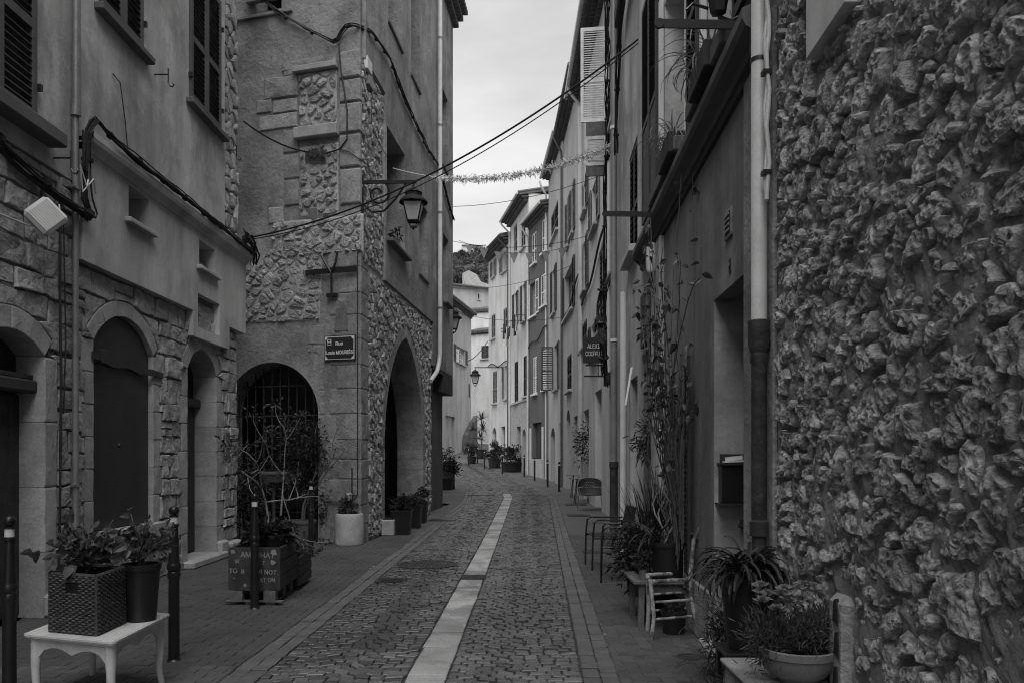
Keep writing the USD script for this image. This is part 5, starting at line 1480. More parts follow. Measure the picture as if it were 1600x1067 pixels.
for xk in (0.0, .2, .4):
    m = MB(); c0 = ck0 + (ck1 - ck0) * (xk / f.L) + [.03, 0]; m.beam((*c0, .02), (*(c0 + ckd * .76), .02), .1, .022); m.beam((*c0, .1475), (*(c0 + ckd * .76), .1475), .09, .006); obj(t, 'pallet_slat', m, 'wood_grey')
m = MB(); f.box(m, -.02, f.L + .02, 0.033, .045, -.06, .015); obj(t, 'pallet_slat', m, 'wood_grey')
for s_, x_, z_, h_, tl in (('AM WHAT', .30, .505, .052, -.03), ('W', .09, .44, .038, .1), ('T', .365, .425, .042, 0), ('TO', .05, .345, .046, .05), ('OR NOT.', .39, .335, .044, -.05), ('B', .15, .34, .04, 0), ('AT ON', .40, .255, .038, .04), ('.', .06, .29, .05, 0)):
    text_on(f, fp, s_, x_, z_, h_, .0005, 'mural_light', True, 'lettering', 1.0, tl)
for x_, z_, a_ in ((.045, .54, .03), (.47, .53, .035), (.455, .43, .03), (.17, .2, .02)):
    m = MB(); rr_ = random.Random(int(x_ * 1000)); pts = [(x_ + a_ * rr_.uniform(.5, 1.2) * math.cos(q), z_ + a_ * rr_.uniform(.5, 1.2) * math.sin(q)) for q in np.linspace(0, 5.7, 9)]
    f.ext(m, Polygon(pts).buffer(0), .002, .0018); obj(fp, 'paint_patch', m, 'mural_light')
t2 = thing('slatted_planter', 'low brown plank planter box behind the painted crate', 'planter', (-2.3, 9.4, 0))
s0 = np.array([-2.70, 8.90]); s1 = np.array([-2.365, 8.88]); f = Fr(s0, s1)
for k in range(3):
    for (p, q, fl) in ((s0, s1, False), (s1, s1 + ckd * .68, False), (s0, s0 + ckd * .68, True), (s0 + ckd * .68, s1 + ckd * .68, True)):
        f2 = Fr(p, q, fl); m = MB(); f2.box(m, 0, f2.L, .05 + k * .11, .152 + k * .11, -.025, 0, .004); obj(t2, 'plank', m, 'wood_dark')
m = MB(); m.box((-2.56, 9.22, .33), (.29, .62, .02)); obj(t2, 'soil', m, 'soil')
m = MB(); clump(m, (-2.56, 9.2, .43), (.18, .33, .15), 420, .08, .4); obj(t2, 'foliage', m, 'leaf_dark')
def plant(name, label, cat, c, builder):
    t = thing(name, label, cat, c); builder(t, np.array(c, float)); return t
# plants in the crate
t = thing('crate_plant', 'bare pale branched shrub with broad leaves growing from the painted crate', 'plant', (-2.6, 8.45, .5))
c = np.array([-2.60, 8.45, .52])
def branch(m, p, d, L, r0, depth, r, out):
    pts = [p]
    for k in range(4):
        d = unit(d + r.randn(3) * .18 + [0, 0, .06]); pts.append(pts[-1] + d * L / 4)
    stems(m, np.array(pts), r0, 6, .6); out.append((pts[-1], d))
    if depth:
        for k in range(r.randint(2, 4)):
            j = r.randint(2, 5); branch(m, pts[j], unit(d + r.randn(3) * .65), L * r.uniform(.5, .8), r0 * .58, depth - 1, r, out)
m = MB(); out = []; r = np.random.RandomState(5)
branch(m, c, np.array([0.02, .05, 1]), .66, .017, 2, r, out); branch(m, c + [.03, .03, 0], np.array([.14, 0, 1]), .8, .013, 2, r, out)
obj(t, 'branches', m, 'bark_pale')
m = MB()
for p, d in out: clump(m, p, .1, 26, .06, .3, r)
obj(t, 'twig_leaves', m, 'leaf_mid')
for k in range(11):
    m = MB(); strap(m, c + np.r_[r.randn(2) * .08, -.02], r.rand() * 6.28, r.uniform(.4, .62), .085, r.uniform(.9, 1.4), r.uniform(1.4, 2.4), 9); obj(t, 'broad_leaf', m, 'leaf_mid')
pot_ = thing('dark_pot', 'dark round pot set into the painted crate', 'plant pot', (-2.42, 8.3, .5)); pot(pot_, (-2.52, 8.3, .515), .15, .17, 'pot_black', .85)
m = MB(); clump(m, (-2.64, 8.3, .68), (.27, .3, .2), 700, .08, .45, clumps=16); clump(m, (-2.48, 8.6, .6), (.16, .2, .14), 260, .08, .35); obj(t, 'trailing_leaves', m, 'leaf_dark')

# pots before the grated arch
t = thing('dark_clay_pot', 'wide dark clay pot with shrub before the grated arch', 'plant pot', G(472, 850)); gp = G(472, 848)
pot(t, gp, .235, .40, 'terracotta', .8, rim=.03)
m = MB(); out = []; branch(m, gp + [0, 0, .36], np.array([0, .1, 1]), 1.1, .02, 2, r, out); branch(m, gp + [.03, 0, .36], np.array([.15, .1, 1]), 1.0, .016, 2, r, out); obj(t, 'stems', m, 'bark')
m = MB(); clump(m, gp + [.0, .15, 1.5], (.48, .35, .75), 2200, .085, .3, clumps=22); obj(t, 'foliage', m, 'leaf_dark')
t = thing('arch_shrub', 'dense dark bushy shrub filling the base of the grated arch', 'shrub', G(410, 852)); gp = G(405, 846)
m = MB(); clump(m, gp + [-.15, -.05, .85], (.62, .3, .75), 3000, .085, .28, clumps=26); obj(t, 'foliage', m, 'leaf_dark')
m = MB(); stems(m, np.array([gp, gp + [.05, 0, .5], gp + [0, .05, 1.2]]), .03); stems(m, np.array([gp + [-.2, 0, 0], gp + [-.25, 0, .6], gp + [-.1, .05, 1.3]]), .02); obj(t, 'stem', m, 'bark')
pot_ = thing('hanging_pot', 'dark bowl raised on a stand amid shrubs of the grated arch', 'plant pot', gp + [.1, -.35, .9])
pot(pot_, W(428, 752, 12.9), .22, .16, 'terracotta', .7)
m = MB(); p_ = W(428, 752, 12.9); m.tube([(p_[0], p_[1], 0), p_ + [0, 0, .01]], .025, 8); obj(pot_, 'stand', m, 'wood_dark')
gp = G(519, 846)
t = thing('leafy_pot_plant', 'small dark bushy plant in round pot beside white pot', 'plant', gp); pot(t, gp, .14, .24, 'terracotta'); m = MB(); clump(m, gp + [-.02, 0, .5], (.28, .2, .26), 700, .07, .45); obj(t, 'foliage', m, 'leaf_dark')
gp = G(546, 850)
t = thing('white_pot', 'rounded white cylinder pot at corner of arcade house', 'plant pot', gp)
m = MB(); m.lathe([(0, 0), (.22, 0), (.235, .02), (.24, .3), (.235, .50), (.22, .525), (.195, .525), (.19, .48), (0, .47)], gp, 28); po = obj(t, 'pot', m, 'pot_pale', smooth=40)
m = MB(); m.lathe([(.19, .485), (0, .49)], gp, 14); obj(po, 'soil', m, 'soil')
m = MB(); clump(m, gp + [0, 0, .66], (.2, .15, .18), 330, .07, .35); obj(t, 'foliage', m, 'leaf_mid')
m = MB(); m.lathe([(.04, 0), (.055, .1), (.04, .12)], gp + [0, -.03, .75], 8); obj(t, 'pale_flower', m, 'pot_pale')
# square planters under the street arch
lastp = None
for i, (px, py, lab) in enumerate(((628, 834, 'square black planter with tufted plant, nearest under the arch'), (645, 824, 'square black planter under the arch, next to the second jamb'), (655, 816, 'square black planter deepest in the arch row'))):
    g_ = G(px, py); h_ = .46
    t = thing('square_planter', lab, 'planter', g_, group='square planters under the street arch')
    v = np.array([[x, y, z] for z, k in ((0, .15), (h_, .19)) for x, y in ((-k, -k), (k, -k), (k, k), (-k, k))]) + g_
    m = MB(); m.add(v, [[0, 1, 5, 4], [1, 2, 6, 5], [2, 3, 7, 6], [3, 0, 4, 7], [0, 3, 2, 1]])
    for k in range(4):
        a_, b_2 = v[4 + k], v[4 + (k + 1) % 4]; m.beam(a_ - [0, 0, .015], b_2 - [0, 0, .015], .02, .03)
    obj(t, 'box', m, 'pot_black'); m = MB(); m.box(g_ + [0, 0, h_ - .03], (.36, .36, .01)); obj(t, 'soil', m, 'soil')
    m = MB(); clump(m, g_ + [0, 0, h_ + .12], (.24, .24, .2), 420, .07, .35)
    if i == 0:
        for k in range(40): strap(m, g_ + np.r_[r.randn(2) * .05, h_], r.rand() * 6.28, r.uniform(.3, .5), .02, r.uniform(.8, 1.5), 1.5, 5)
    obj(t, 'foliage', m, 'leaf_dark')
gc = G(607, 836); m = MB(); m.box(gc + [0, 0, .15], (.24, .22, .30), bev=.02); wc = thing('pale_cube_pot', 'small pale square pot at the arch foot', 'plant pot', gc); obj(wc, 'body', m, 'pot_pale'); m = MB(); m.box(gc + [0, 0, .303], (.19, .17, .008)); obj(wc, 'soil', m, 'soil')

# ------------------------------------------------------------ covers in the road
gm_ = G(667, 882)
t = thing('manhole_cover', 'round ribbed iron manhole cover in the dark setts', 'manhole cover', gm_ + [0, 0, .0])
zc = .012
m = MB(); m.lathe([(.415, zc - .05), (.415, zc), (.385, zc), (.385, zc - .006), (0, zc - .006)], gm_, 36); obj(t, 'frame', m, 'rust_iron')
for k in range(13):
    x_ = -.33 + k * .055; l = math.sqrt(max(0, .375 ** 2 - x_ ** 2))
    m = MB(); m.box(gm_ + [x_, 0, zc - .004], (.03, 2 * l, .008)); obj(t, 'rib', m, 'rust_iron')
t = thing('drain_grate', 'dark square iron drain set into the pale gutter slabs', 'drain', G(740, 901)); gd = G(740, 901)
m = MB(); m.box(gd + [0.005, 0, -.004], (.30, .33, .02)); obj(t, 'frame', m, 'rust_iron')
for k in range(7): m = MB(); m.box(gd + [.005 - .12 + k * .04, 0, .008], (.022, .28, .008)); obj(t, 'bar', m, 'rust_iron')
for i, (px, py, w_, l_, lab) in enumerate(((752, 773, .9, .8, 'flat iron cover in the street before the bend'), (692, 812, .6, .5, 'thin iron cover near the arcade planters'), (905, 805, .55, .5, 'iron cover by the wicker chair'), (900, 788, .6, .5, 'narrow iron cover close to the cafe tables'), (612, 907, .35, .3, 'small iron plate left of the manhole cover'), (945, 862, .7, .35, 'iron cover beside the armchair legs'))):
    g_ = G(px, py); t = thing('iron_cover', lab, 'cover', g_, group=None)
    m = MB(); m.box(g_ + [0, 0, .006], (w_, l_, .012)); obj(t, 'frame', m, 'rust_iron'); m = MB(); m.box(g_ + [0, 0, .013], (w_ - .06, l_ - .06, .004)); obj(t, 'plate', m, 'black_metal')
g_ = G(1078, 1026); t = thing('water_cover', 'small round iron cover in the right pavement', 'cover', g_); m = MB(); m.lathe([(.1, -.02), (.1, .006), (.085, .006), (.085, .003), (0, .003)], g_, 20); obj(t, 'plate', m, 'rust_iron')

# ------------------------------------------------------------ right side chairs and pots
def arm_chair(origin, rz, label):
    t = thing('metal_armchair', label, 'chair', origin, rz, group='slatted metal armchairs')
    w, d, hs, ha_ = .56, .52, .45, .66
    for sy in (-1, 1):
        y = sy * w / 2
        m = MB(); m.tube([(0, y, 0), (.01, y, hs), (.03, y, ha_ - .03), (.07, y, ha_), (d, y, ha_ - .01)], .0125, 8); obj(t, 'front_leg', m, 'black_metal', local=True, smooth=40)
        m = MB(); m.tube([(d + .06, y, 0), (d - .02, y, hs), (d + .06, y, .82)], .0125, 8); obj(t, 'rear_leg', m, 'black_metal', local=True, smooth=40)
        m = MB(); m.tube([(.01, y, hs - .03), (d - .02, y, hs - .04)], .012, 8); obj(t, 'seat_rail', m, 'black_metal', local=True)
    for k in range(15):
        x = .02 + k * (d - .04) / 14
        m = MB(); m.box((x, 0, hs - .005), (.022, w - .02, .01)); obj(t, 'seat_slat', m, 'dark_paint', local=True)
    for k in range(13):
        y = -w / 2 + .03 + k * (w - .06) / 12
        m = MB(); m.beam((d - .01, y, hs + .02), (d + .055, y, .81), .008, .02); obj(t, 'back_slat', m, 'dark_paint', local=True)
    m = MB(); m.tube([(d + .06, -w / 2, .82), (d + .06, w / 2, .82)], .0125, 8); obj(t, 'back_rail', m, 'black_metal', local=True)
    return t
a1_ = arm_chair(G(943, 910) + [0, .28, 0], -6, 'dark slatted metal armchair in front, facing the street')
copy_of(a1_, G(925, 899) + [0.03, .75, 0], 4, 'dark slatted metal armchair tucked behind the first one')
# broken painted chair
t = thing('painted_chair', 'old chipped white wooden chair without seat beside the plant stool', 'chair', (1.3, 6.6, 0))
fl, bk_ = np.array([1.135, 6.48, 0]), np.array([1.52, 6.66, 0]); side = np.array([.03, .36, 0])
def post(name, pts, r0): m = MB(); m.tube(pts, r0, 10); obj(t, name, m, 'chipped_paint', smooth=50)
post('front_leg', [fl, fl + [.02, 0, .2], fl + [-.01, 0, .49]], [.016, .017, .018]); post('front_leg', [fl + side, fl + side + [0.01, 0, .2], fl + side + [0, 0, .49]], [.018, .019, .02])
for o in (np.zeros(3), side):
    post('back_post', [bk_ + o + [.04, .03, .05], bk_ + o + [-.02, 0, .3], bk_ + o + [-.03, 0, .48], bk_ + o + [.0, 0, .80], bk_ + o + [.05, 0, .90]], [.017, .018, .019, .018, .017])
for z in (.16, .30, .47):
    post('rail', [fl + [.01, 0, z + .01], bk_ + [-.02, 0, z]], .011 if z < .4 else .016); post('rail', [fl + side + [.01, 0, z + .01], bk_ + side + [-.02, 0, z]], .011 if z < .4 else .016)
post('rail', [fl + [0, 0, .46], fl + side + [0, 0, .46]], .017); post('rail', [bk_ + [-.03, 0, .46], bk_ + side + [-.03, 0, .46]], .017); post('back_rail', [bk_ + [.03, 0, .82], bk_ + side + [.03, 0, .82]], .016)
# stool with big black pot and a small metal pot
t = thing('plant_stool', 'low grey wooden stool carrying a big black pot', 'stool', (1.35, 7.2, 0))
sc = np.array([1.36, 7.25]); 
for k in range(4):
    m = MB(); m.box((sc[0] - .02, sc[1] - .24 + k * .16, .395), (.56, .152, .03), bev=.005); obj(t, 'top_board', m, 'wood_grey')
for sx_ in (-1, 1):
    for sy_ in (-1, 1): m = MB(); m.beam((sc[0] + sx_ * .23, sc[1] + sy_ * .25, 0), (sc[0] + sx_ * .22, sc[1] + sy_ * .25, .38), .05, .05); obj(t, 'leg', m, 'wood_grey')
for sy_ in (-1, 1): m = MB(); m.beam((sc[0] - .22, sc[1] + sy_ * .25, .33), (sc[0] + .22, sc[1] + sy_ * .25, .33), .025, .08); obj(t, 'apron', m, 'wood_grey')
bp_ = np.array([1.40, 7.1, .412])
t = thing('big_black_pot', 'big black pot with twining stems on the plant stool', 'plant pot', bp_); pot(t, bp_, .185, .33, 'pot_black', .84)
m = MB()
for k in range(5):
    a = r.rand() * 6.28; q = bp_ + [0, 0, .3]
    pts = [q + [math.cos(a) * .06, math.sin(a) * .06, 0]]
    for j in range(7): pts.append(pts[-1] + np.array([.05 * math.sin(j + k), .04 * math.cos(j * 1.3 + k), .09]))
    stems(m, np.array(pts), .009, 6)
m.tube([bp_ + [.06, -.05, .3], bp_ + [.0, -.05, .6], bp_ + [.06, -.02, .78], bp_ + [.13, 0, .6], bp_ + [.12, 0, .35]], .008, 6)
obj(t, 'stems', m, 'bark_pale')
for k in range(20): m = MB(); strap(m, bp_ + np.r_[-.12 + r.randn() * .05, r.randn() * .06, .31], r.rand() * 6.28, r.uniform(.3, .5), .024, r.uniform(.5, 1.2), r.uniform(1, 2), 7); obj(t, 'strap_leaf', m, 'leaf_dark')
mp = W(1006, 903, 7.05); mp[2] = .412
t = thing('tin_pot', 'small shiny tin pot at the stool edge', 'plant pot', mp); m = MB(); m.lathe([(0, 0), (.042, 0), (.046, .085), (.05, .09), (.045, .09), (.042, .01)], mp, 16); obj(t, 'tin', m, 'pipe_zinc', smooth=40); m = MB(); clump(m, mp + [0, 0, .17], (.09, .09, .1), 160, .05, .4); obj(t, 'foliage', m, 'leaf_mid')
g_ = G(1057, 985); g_[1] = 6.75; g_[2] = 0; g_[0] = 1.37
t = thing('small_black_pot', 'small black pot on the ground under the painted chair', 'plant pot', g_); pot(t, g_, .105, .2, 'pot_black', .85); m = MB(); clump(m, g_ + [0, 0, .2], (.1, .1, .06), 80, .05); obj(t, 'foliage', m, 'leaf_dark')
# dark bushy plants by the shop
g_ = np.array([1.42, 8.6, 0]); t = thing('tall_dark_planter', 'tall dark planter with spidery leaves before the shop pilaster', 'planter', g_)
m = MB(); m.lathe([(0, 0), (.17, 0), (.2, .55), (.21, .6), (.19, .6), (.18, .55), (0, .54)], g_, 20); obj(t, 'pot', m, 'pot_black')
for k in range(90): m = MB(); strap(m, g_ + np.r_[r.randn(2) * .07, .56], r.rand() * 6.28, r.uniform(.3, .6), .026, r.uniform(.6, 1.5), r.uniform(1.2, 2.4), 7); obj(t, 'strap_leaf', m, 'leaf_dark')
g_ = np.array([1.40, 7.75, 0]); t = thing('tall_grass_plant', 'tall upright dark grass in black tub behind stool', 'plant', g_); pot(t, g_, .2, .42, 'pot_black')
for k in range(140): m = MB(); strap(m, g_ + np.r_[r.randn(2) * .08, .4], r.rand() * 6.28, r.uniform(.6, 1.05), .012, r.uniform(1.25, 1.55), r.uniform(.1, .7), 5); obj(t, 'blade', m, 'leaf_dark')
m = MB(); clump(m, g_ + [-.12, -.1, .6], (.3, .4, .42), 1700, .065, .35, clumps=20); obj(t, 'low_foliage', m, 'leaf_dark')
# bamboo-like bush in the shop recess
g_ = FA.pt(sa(9.6), 1.75, -.05); t = thing('hanging_fern', 'drooping narrow leaved bush hanging in the shop doorway', 'plant', g_); m = MB(); clump(m, g_, (.3, .3, .34), 520, .1, .16, up=-.3); obj(t, 'foliage', m, 'leaf_mid'); m = MB(); m.tube([FA.pt(sa(9.6), 2.8, -.05), g_], .006, 5); obj(t, 'cord', m, 'cable_black')
# trellis with climbing rose
t = thing('trellis', 'pair of narrow ladder trellises against grey plaster wall', 'trellis', FA.pt(sa(7.0), 0, .1))
for (u, wd) in ((sa(7.5), .16), (sa(6.75), .2)):
    for k_, a in enumerate((u, u + wd)): m = MB(); FA.box(m, a, a + .025, .35, 2.35 if u < sa(7) else 2.25, .05, .075); obj(t, 'upright', m, 'wood_grey' if k_ else 'wood_dark')
    for k in range(38): m = MB(); FA.box(m, u + .026, u + wd - .001, .4 + k * .05, .422 + k * .05, .055, .07); obj(t, 'rung', m, 'wood_dark')
m = MB(); m.tube([FA.pt(sa(7.4), .5, .12), FA.pt(sa(7.1), 2.4, .06)], .016, 6); m.tube([FA.pt(sa(7.3), .45, .14), FA.pt(sa(6.9), 2.1, .07)], .012, 6); obj(t, 'cane', m, 'bark')
t = thing('climbing_rose', 'straggling climbing rose with few leaves on the trellis beside doorway', 'plant', FA.pt(sa(6.9), .4, .12))
m = MB(); r = np.random.RandomState(23); ends = []
for k in range(34):
    p = FA.pt(sa(7.0) + r.randn() * .22, .5 + r.rand() * .5, .12 + r.rand() * .05); d = np.array([0, -.05, 1.0]); pts = [p]
    L = r.uniform(1.6, 3.3); nseg = 14
    wig = r.uniform(-.5, .5)
    for j in range(nseg):
        d = unit(d + np.array([-.02, wig * .09 * math.sin(j * .7), 0]) + r.randn(3) * np.array([.06, .14, .06]) + np.array([0, 0, .02 if j < 9 else -.16])); pts.append(pts[-1] + d * L / nseg)
        fx = FA.pt(0, 0, .05)
        lim = XR(pts[-1][1]) - .05
        if pts[-1][0] > lim: pts[-1][0] = lim
        if pts[-1][0] < lim - .3: pts[-1][0] = lim - .3
    pts = np.array(pts); stems(m, pts, .0065, 5, .4)
    for j in range(5, nseg + 1):
        if r.rand() < .55: ends.append(pts[j])
obj(t, 'stems', m, 'bark')
pos, dr, sz = [], [], []
for e in ends:
    for k in range(r.randint(1, 4)): pos.append(e + r.randn(3) * .02); dr.append(r.randn(3) + [-.3, 0, -.3]); sz.append(r.uniform(.045, .085))
o_ = r.permutation(len(pos)); pos, dr, sz = np.array(pos)[o_], np.array(dr)[o_], np.array(sz)[o_]
leaf_parts(t, pos, dr, sz, .6, 'leaf_near', 6, 280)
m = MB(); leafs(m, pos[280:], dr[280:], sz[280:], .6, .25, r); obj(t, 'leaves', m, 'leaf_dark', kind='stuff')
# strap-leaved plant on a black stand, bowl of succulents, small pots
pc = np.array([1.30, 4.42, .44]); t = thing('strap_leaf_plant', 'big arching strap leaf plant in tall black pot by rubble wall', 'plant', pc)
pot(t, pc, .14, .40, 'pot_black', .72)
for k in range(165):
    m = MB(); strap(m, pc + np.r_[r.randn(2) * .05, .38], r.rand() * 6.28, r.uniform(.24, .46), .022, r.uniform(.5, 1.45), r.uniform(1.2, 2.5), 8); obj(t, 'strap_leaf', m, 'leaf_dark')
st = thing('plant_stand', 'black stand under the strap leaf plant', 'stand', (1.3, 4.42, 0)); m = MB(); m.box((1.30, 4.42, .425), (.3, .3, .025), bev=.005); obj(st, 'top', m, 'black_metal')
for sx_ in (-1, 1):
    for sy_ in (-1, 1): m = MB(); m.beam((1.30 + sx_ * .12, 4.42 + sy_ * .12, 0), (1.30 + sx_ * .12, 4.42 + sy_ * .12, .412), .025, .025); obj(st, 'leg', m, 'black_metal')
g_ = np.array([1.44, 5.3, 0]); t = thing('trailing_grass', 'thin trailing grass at foot of the doorway wall', 'plant', g_)
m = MB()
for k in range(260): strap(m, g_ + np.r_[r.randn() * .05 - .02, r.randn() * .16, .0 if k % 2 else r.uniform(.1, .5)], r.rand() * 6.28, r.uniform(.2, .5), .006, r.uniform(.2, 1.4), r.uniform(.6, 2.2), 5)
clump(m, g_ + [-.06, -.1, .3], (.12, .3, .3), 500, .06, .25, clumps=14)
obj(t, 'blades', m, 'leaf_mid')
lg = thing('stone_ledge', 'pale stone ledge at the rubble wall foot under the bowl', 'ledge', (1.22, 3.65, 0)); m = MB(); m.box((1.235, 3.66, .235), (.36, .62, .47), bev=.02); obj(lg, 'block', m, 'plaster_mid'); m = MB(); m.box((1.23, 3.66, .482), (.38, .66, .02), bev=.006); obj(lg, 'top_slab', m, 'plaster_mid')
bp_ = np.array([1.285, 3.58, .493])
t = thing('succulent_bowl', 'round grey plastic bowl of pale succulents on stone ledge', 'plant bowl', bp_)
m = MB(); m.lathe([(0, 0), (.085, 0), (.09, .012), (.12, .03), (.152, .07), (.162, .115), (.170, .117), (.172, .148), (.166, .152), (.155, .15), (.15, .12), (0, .115)], bp_, 40); po = obj(t, 'bowl', m, 'pot_bowl', smooth=30)
m = MB(); m.lathe([(.15, .122), (0, .128)], bp_, 16); obj(po, 'soil', m, 'soil')
def needles(mb, c, rad, n, L, r):
    p = r.randn(n, 3) * np.asarray(rad) * .45 + c
    leafs(mb, p, r.randn(n, 3) * .5 + (p - c) / np.asarray(rad) * .6 + [0, 0, .6], L * r.uniform(.6, 1.2, n), .14, .1, r)
for (dx, dy, dz, rx, ry, rz_, n) in ((.02, -.02, .21, .12, .1, .09, 1300), (.13, .02, .22, .1, .1, .10, 1100), (-.13, 0, .19, .11, .1, .13, 1100)):
    m = MB(); needles(m, bp_ + [dx, dy, dz], (rx, ry, rz_), n, .045, r); obj(t, 'needle_tuft', m, 'needle_leaf')
pos, dr, sz = [], [], []
for k in range(16):     # pale rosettes
    c_ = bp_ + [-.19 + .3 * r.rand(), -.1 + .16 * r.rand(), .33 + .09 * r.rand()]
    for j in range(14):
        a = j * 2.4; e = .3 + .08 * j
        pos.append(c_); dr.append(np.array([math.cos(a) * math.cos(e), math.sin(a) * math.cos(e), math.sin(e)])); sz.append(.055 - .0016 * j)
leaf_parts(t, np.array(pos), np.array(dr), np.array(sz), .5, 'leaf_pale', 7, 230)
g_ = np.array([1.13, 4.05, 0]); t = thing('low_black_planter', 'black ribbed planter at the lower edge by the ledge', 'planter', g_); pot(t, g_, .10, .30, 'pot_black', .9); m = MB(); needles(m, g_ + [0, 0, .32], (.1, .1, .05), 300, .05, r); obj(t, 'foliage', m, 'leaf_mid')

# spider plants on the window ledge
for (Y, lab) in ((5.75, 'pale spider plant spilling over the ledge near white pipe'), (7.3, 'pale spider plant hanging from the second window ledge')):
    c_ = FA.pt(sa(Y), 4.2, .12); t = thing('spider_plant', lab, 'plant', c_)
    m = MB(); FA.box(m, sa(Y) - .3, sa(Y) + .3, 4.17, 4.36, .02, .2, .01); obj(t, 'trough', m, 'wood_dark')
    for k in range(70): m = MB(); strap(m, FA.pt(sa(Y) + r.uniform(-.25, .25), 4.34, .13), r.rand() * 6.28, r.uniform(.25, .55), .012, r.uniform(.3, 1.4), r.uniform(1.5, 3.2), 7); obj(t, 'strap_leaf', m, 'leaf_pale')
p_ = FR.pt(FR.Y(15.6), 5.64, .12); t = thing('sill_pot', 'tiny potted plant on the arcade house window sill', 'plant pot', p_); pot(t, p_, .07, .12, 'terracotta'); m = MB(); clump(m, p_ + [0, 0, .2], (.12, .12, .12), 60, .1, .3); obj(t, 'foliage', m, 'leaf_dark')

# ------------------------------------------------------------ farther terrace
g_ = G(923, 797)
t = thing('wicker_chair', 'dark round backed wicker chair with metal legs facing the street', 'chair', g_)
m = MB(); a_ = np.linspace(-1.3, 1.3, 25)
rows_ = [(.27, .43), (.31, .50), (.34, .60), (.345, .72), (.33, .84)]
P = np.array([[g_ + [math.sin(q) * R_, -math.cos(q) * R_ * .85 * -1 + .0, z - .16 * (abs(q) / 1.3) ** 3 * (z - .43) / .41] for q in a_] for R_, z in rows_]); m.grid(P); m.grid(P + np.array([0, .012, 0])); obj(t, 'back_shell', m, 'wicker', smooth=True)
m = MB(); m.lathe([(0, .40), (.28, .40), (.30, .42), (.28, .45), (0, .44)], g_, 20); obj(t, 'seat', m, 'wicker')
m = MB(); m.tube([g_ + [math.sin(q) * .345, math.cos(q) * .29, .60 + .0 * q] for q in np.linspace(-2.4, 2.4, 24)], .012, 6); obj(t, 'frame_hoop', m, 'pipe_zinc')
for sx_, sy_ in ((-1, -1), (1, -1), (-1, 1), (1, 1)): m = MB(); m.tube([g_ + [sx_ * .33, sy_ * .3, 0], g_ + [sx_ * .28, sy_ * .22, .42], g_ + [sx_ * .33, sy_ * .12, .6]], .010, 6); obj(t, 'leg', m, 'pipe_zinc')
m = MB()
for rr_, z in enumerate((.60, .64, .68, .72)):
    for k in range(5 - rr_ % 2): m.box(g_ + [(-.12 + .06 * k + .03 * (rr_ % 2)), .275, z], (.034, .014, .018))
obj(t, 'openwork', m, 'shutter_mid')
for i, (px, py, lab) in enumerate(((905, 786, 'small round cafe table behind the wicker chair'), (899, 777, 'second small cafe table by the potted tree'))):
    q = G(px, py); t = thing('cafe_table', lab, 'table', q); m = MB(); m.lathe([(0, .72), (.3, .72), (.31, .73), (.3, .745), (0, .745)], q, 20); obj(t, 'top', m, 'shutter_mid')
    for k in range(3): m = MB(); m.tube([q + [math.cos(k * 2.1) * .27, math.sin(k * 2.1) * .27, 0], q + [math.cos(k * 2.1) * .12, math.sin(k * 2.1) * .12, .72]], .013, 6); obj(t, 'leg', m, 'black_metal')
q = G(925, 783) + [.1, .3, 0]; t = thing('potted_tree', 'small potted tree with open crown behind the wicker chair', 'tree', q); pot(t, q, .22, .45, 'pot_black')
m = MB(); out = []; branch(m, q + [0, 0, .4], np.array([0, 0, 1]), 1.1, .03, 2, r, out); obj(t, 'trunk', m, 'bark'); m = MB(); clump(m, q + [-.05, 0, 1.75], (.55, .45, .85), 1300, .10, .32, clumps=24); obj(t, 'crown', m, 'leaf_dark')
# hanging shop sign
Ys = 16.2; s0_, s1_ = W(911, 547, Ys), W(956, 547, Ys); f = Fr(s0_[:2], s1_[:2])
t = thing('hair_salon_sign', 'dark projecting shop sign with white lettering ALEXIA COIFFURE', 'shop sign', s0_)
z0, z1 = Zat(567, Ys), Zat(527, Ys); m = MB(); f.box(m, 0, f.L, z0, z1, -.05, 0, .006); bd_ = obj(t, 'board', m, 'sign_dark')
text_on(f, bd_, 'ALEXIA', .235, z0 + .34, .09, .001, 'sign_white', False, sx=.66); text_on(f, bd_, 'COIFFURE', .245, z0 + .19, .09, .001, 'sign_white', False, sx=.64)
m = MB(); f.box(m, .05, f.L + .1, z0 - .06, z0 - .03, -.04, -.01); f.box(m, .12, .14, z0 - .03, z0, -.04, -.01); f.box(m, .3, .32, z0 - .25, z0, -.04, -.01); f.box(m, .02, .5, z0 - .28, z0 - .25, -.04, -.01); obj(t, 'bracket', m, 'black_metal')
m = MB(); p_ = W(953, 560, 14.7); m.box(p_, (.13, .4, .95), bev=.02); o_ = obj(None, 'roller_awning_case', m, 'dark_paint', cat='awning case', label='dark folded awning case half hiding the salon sign')

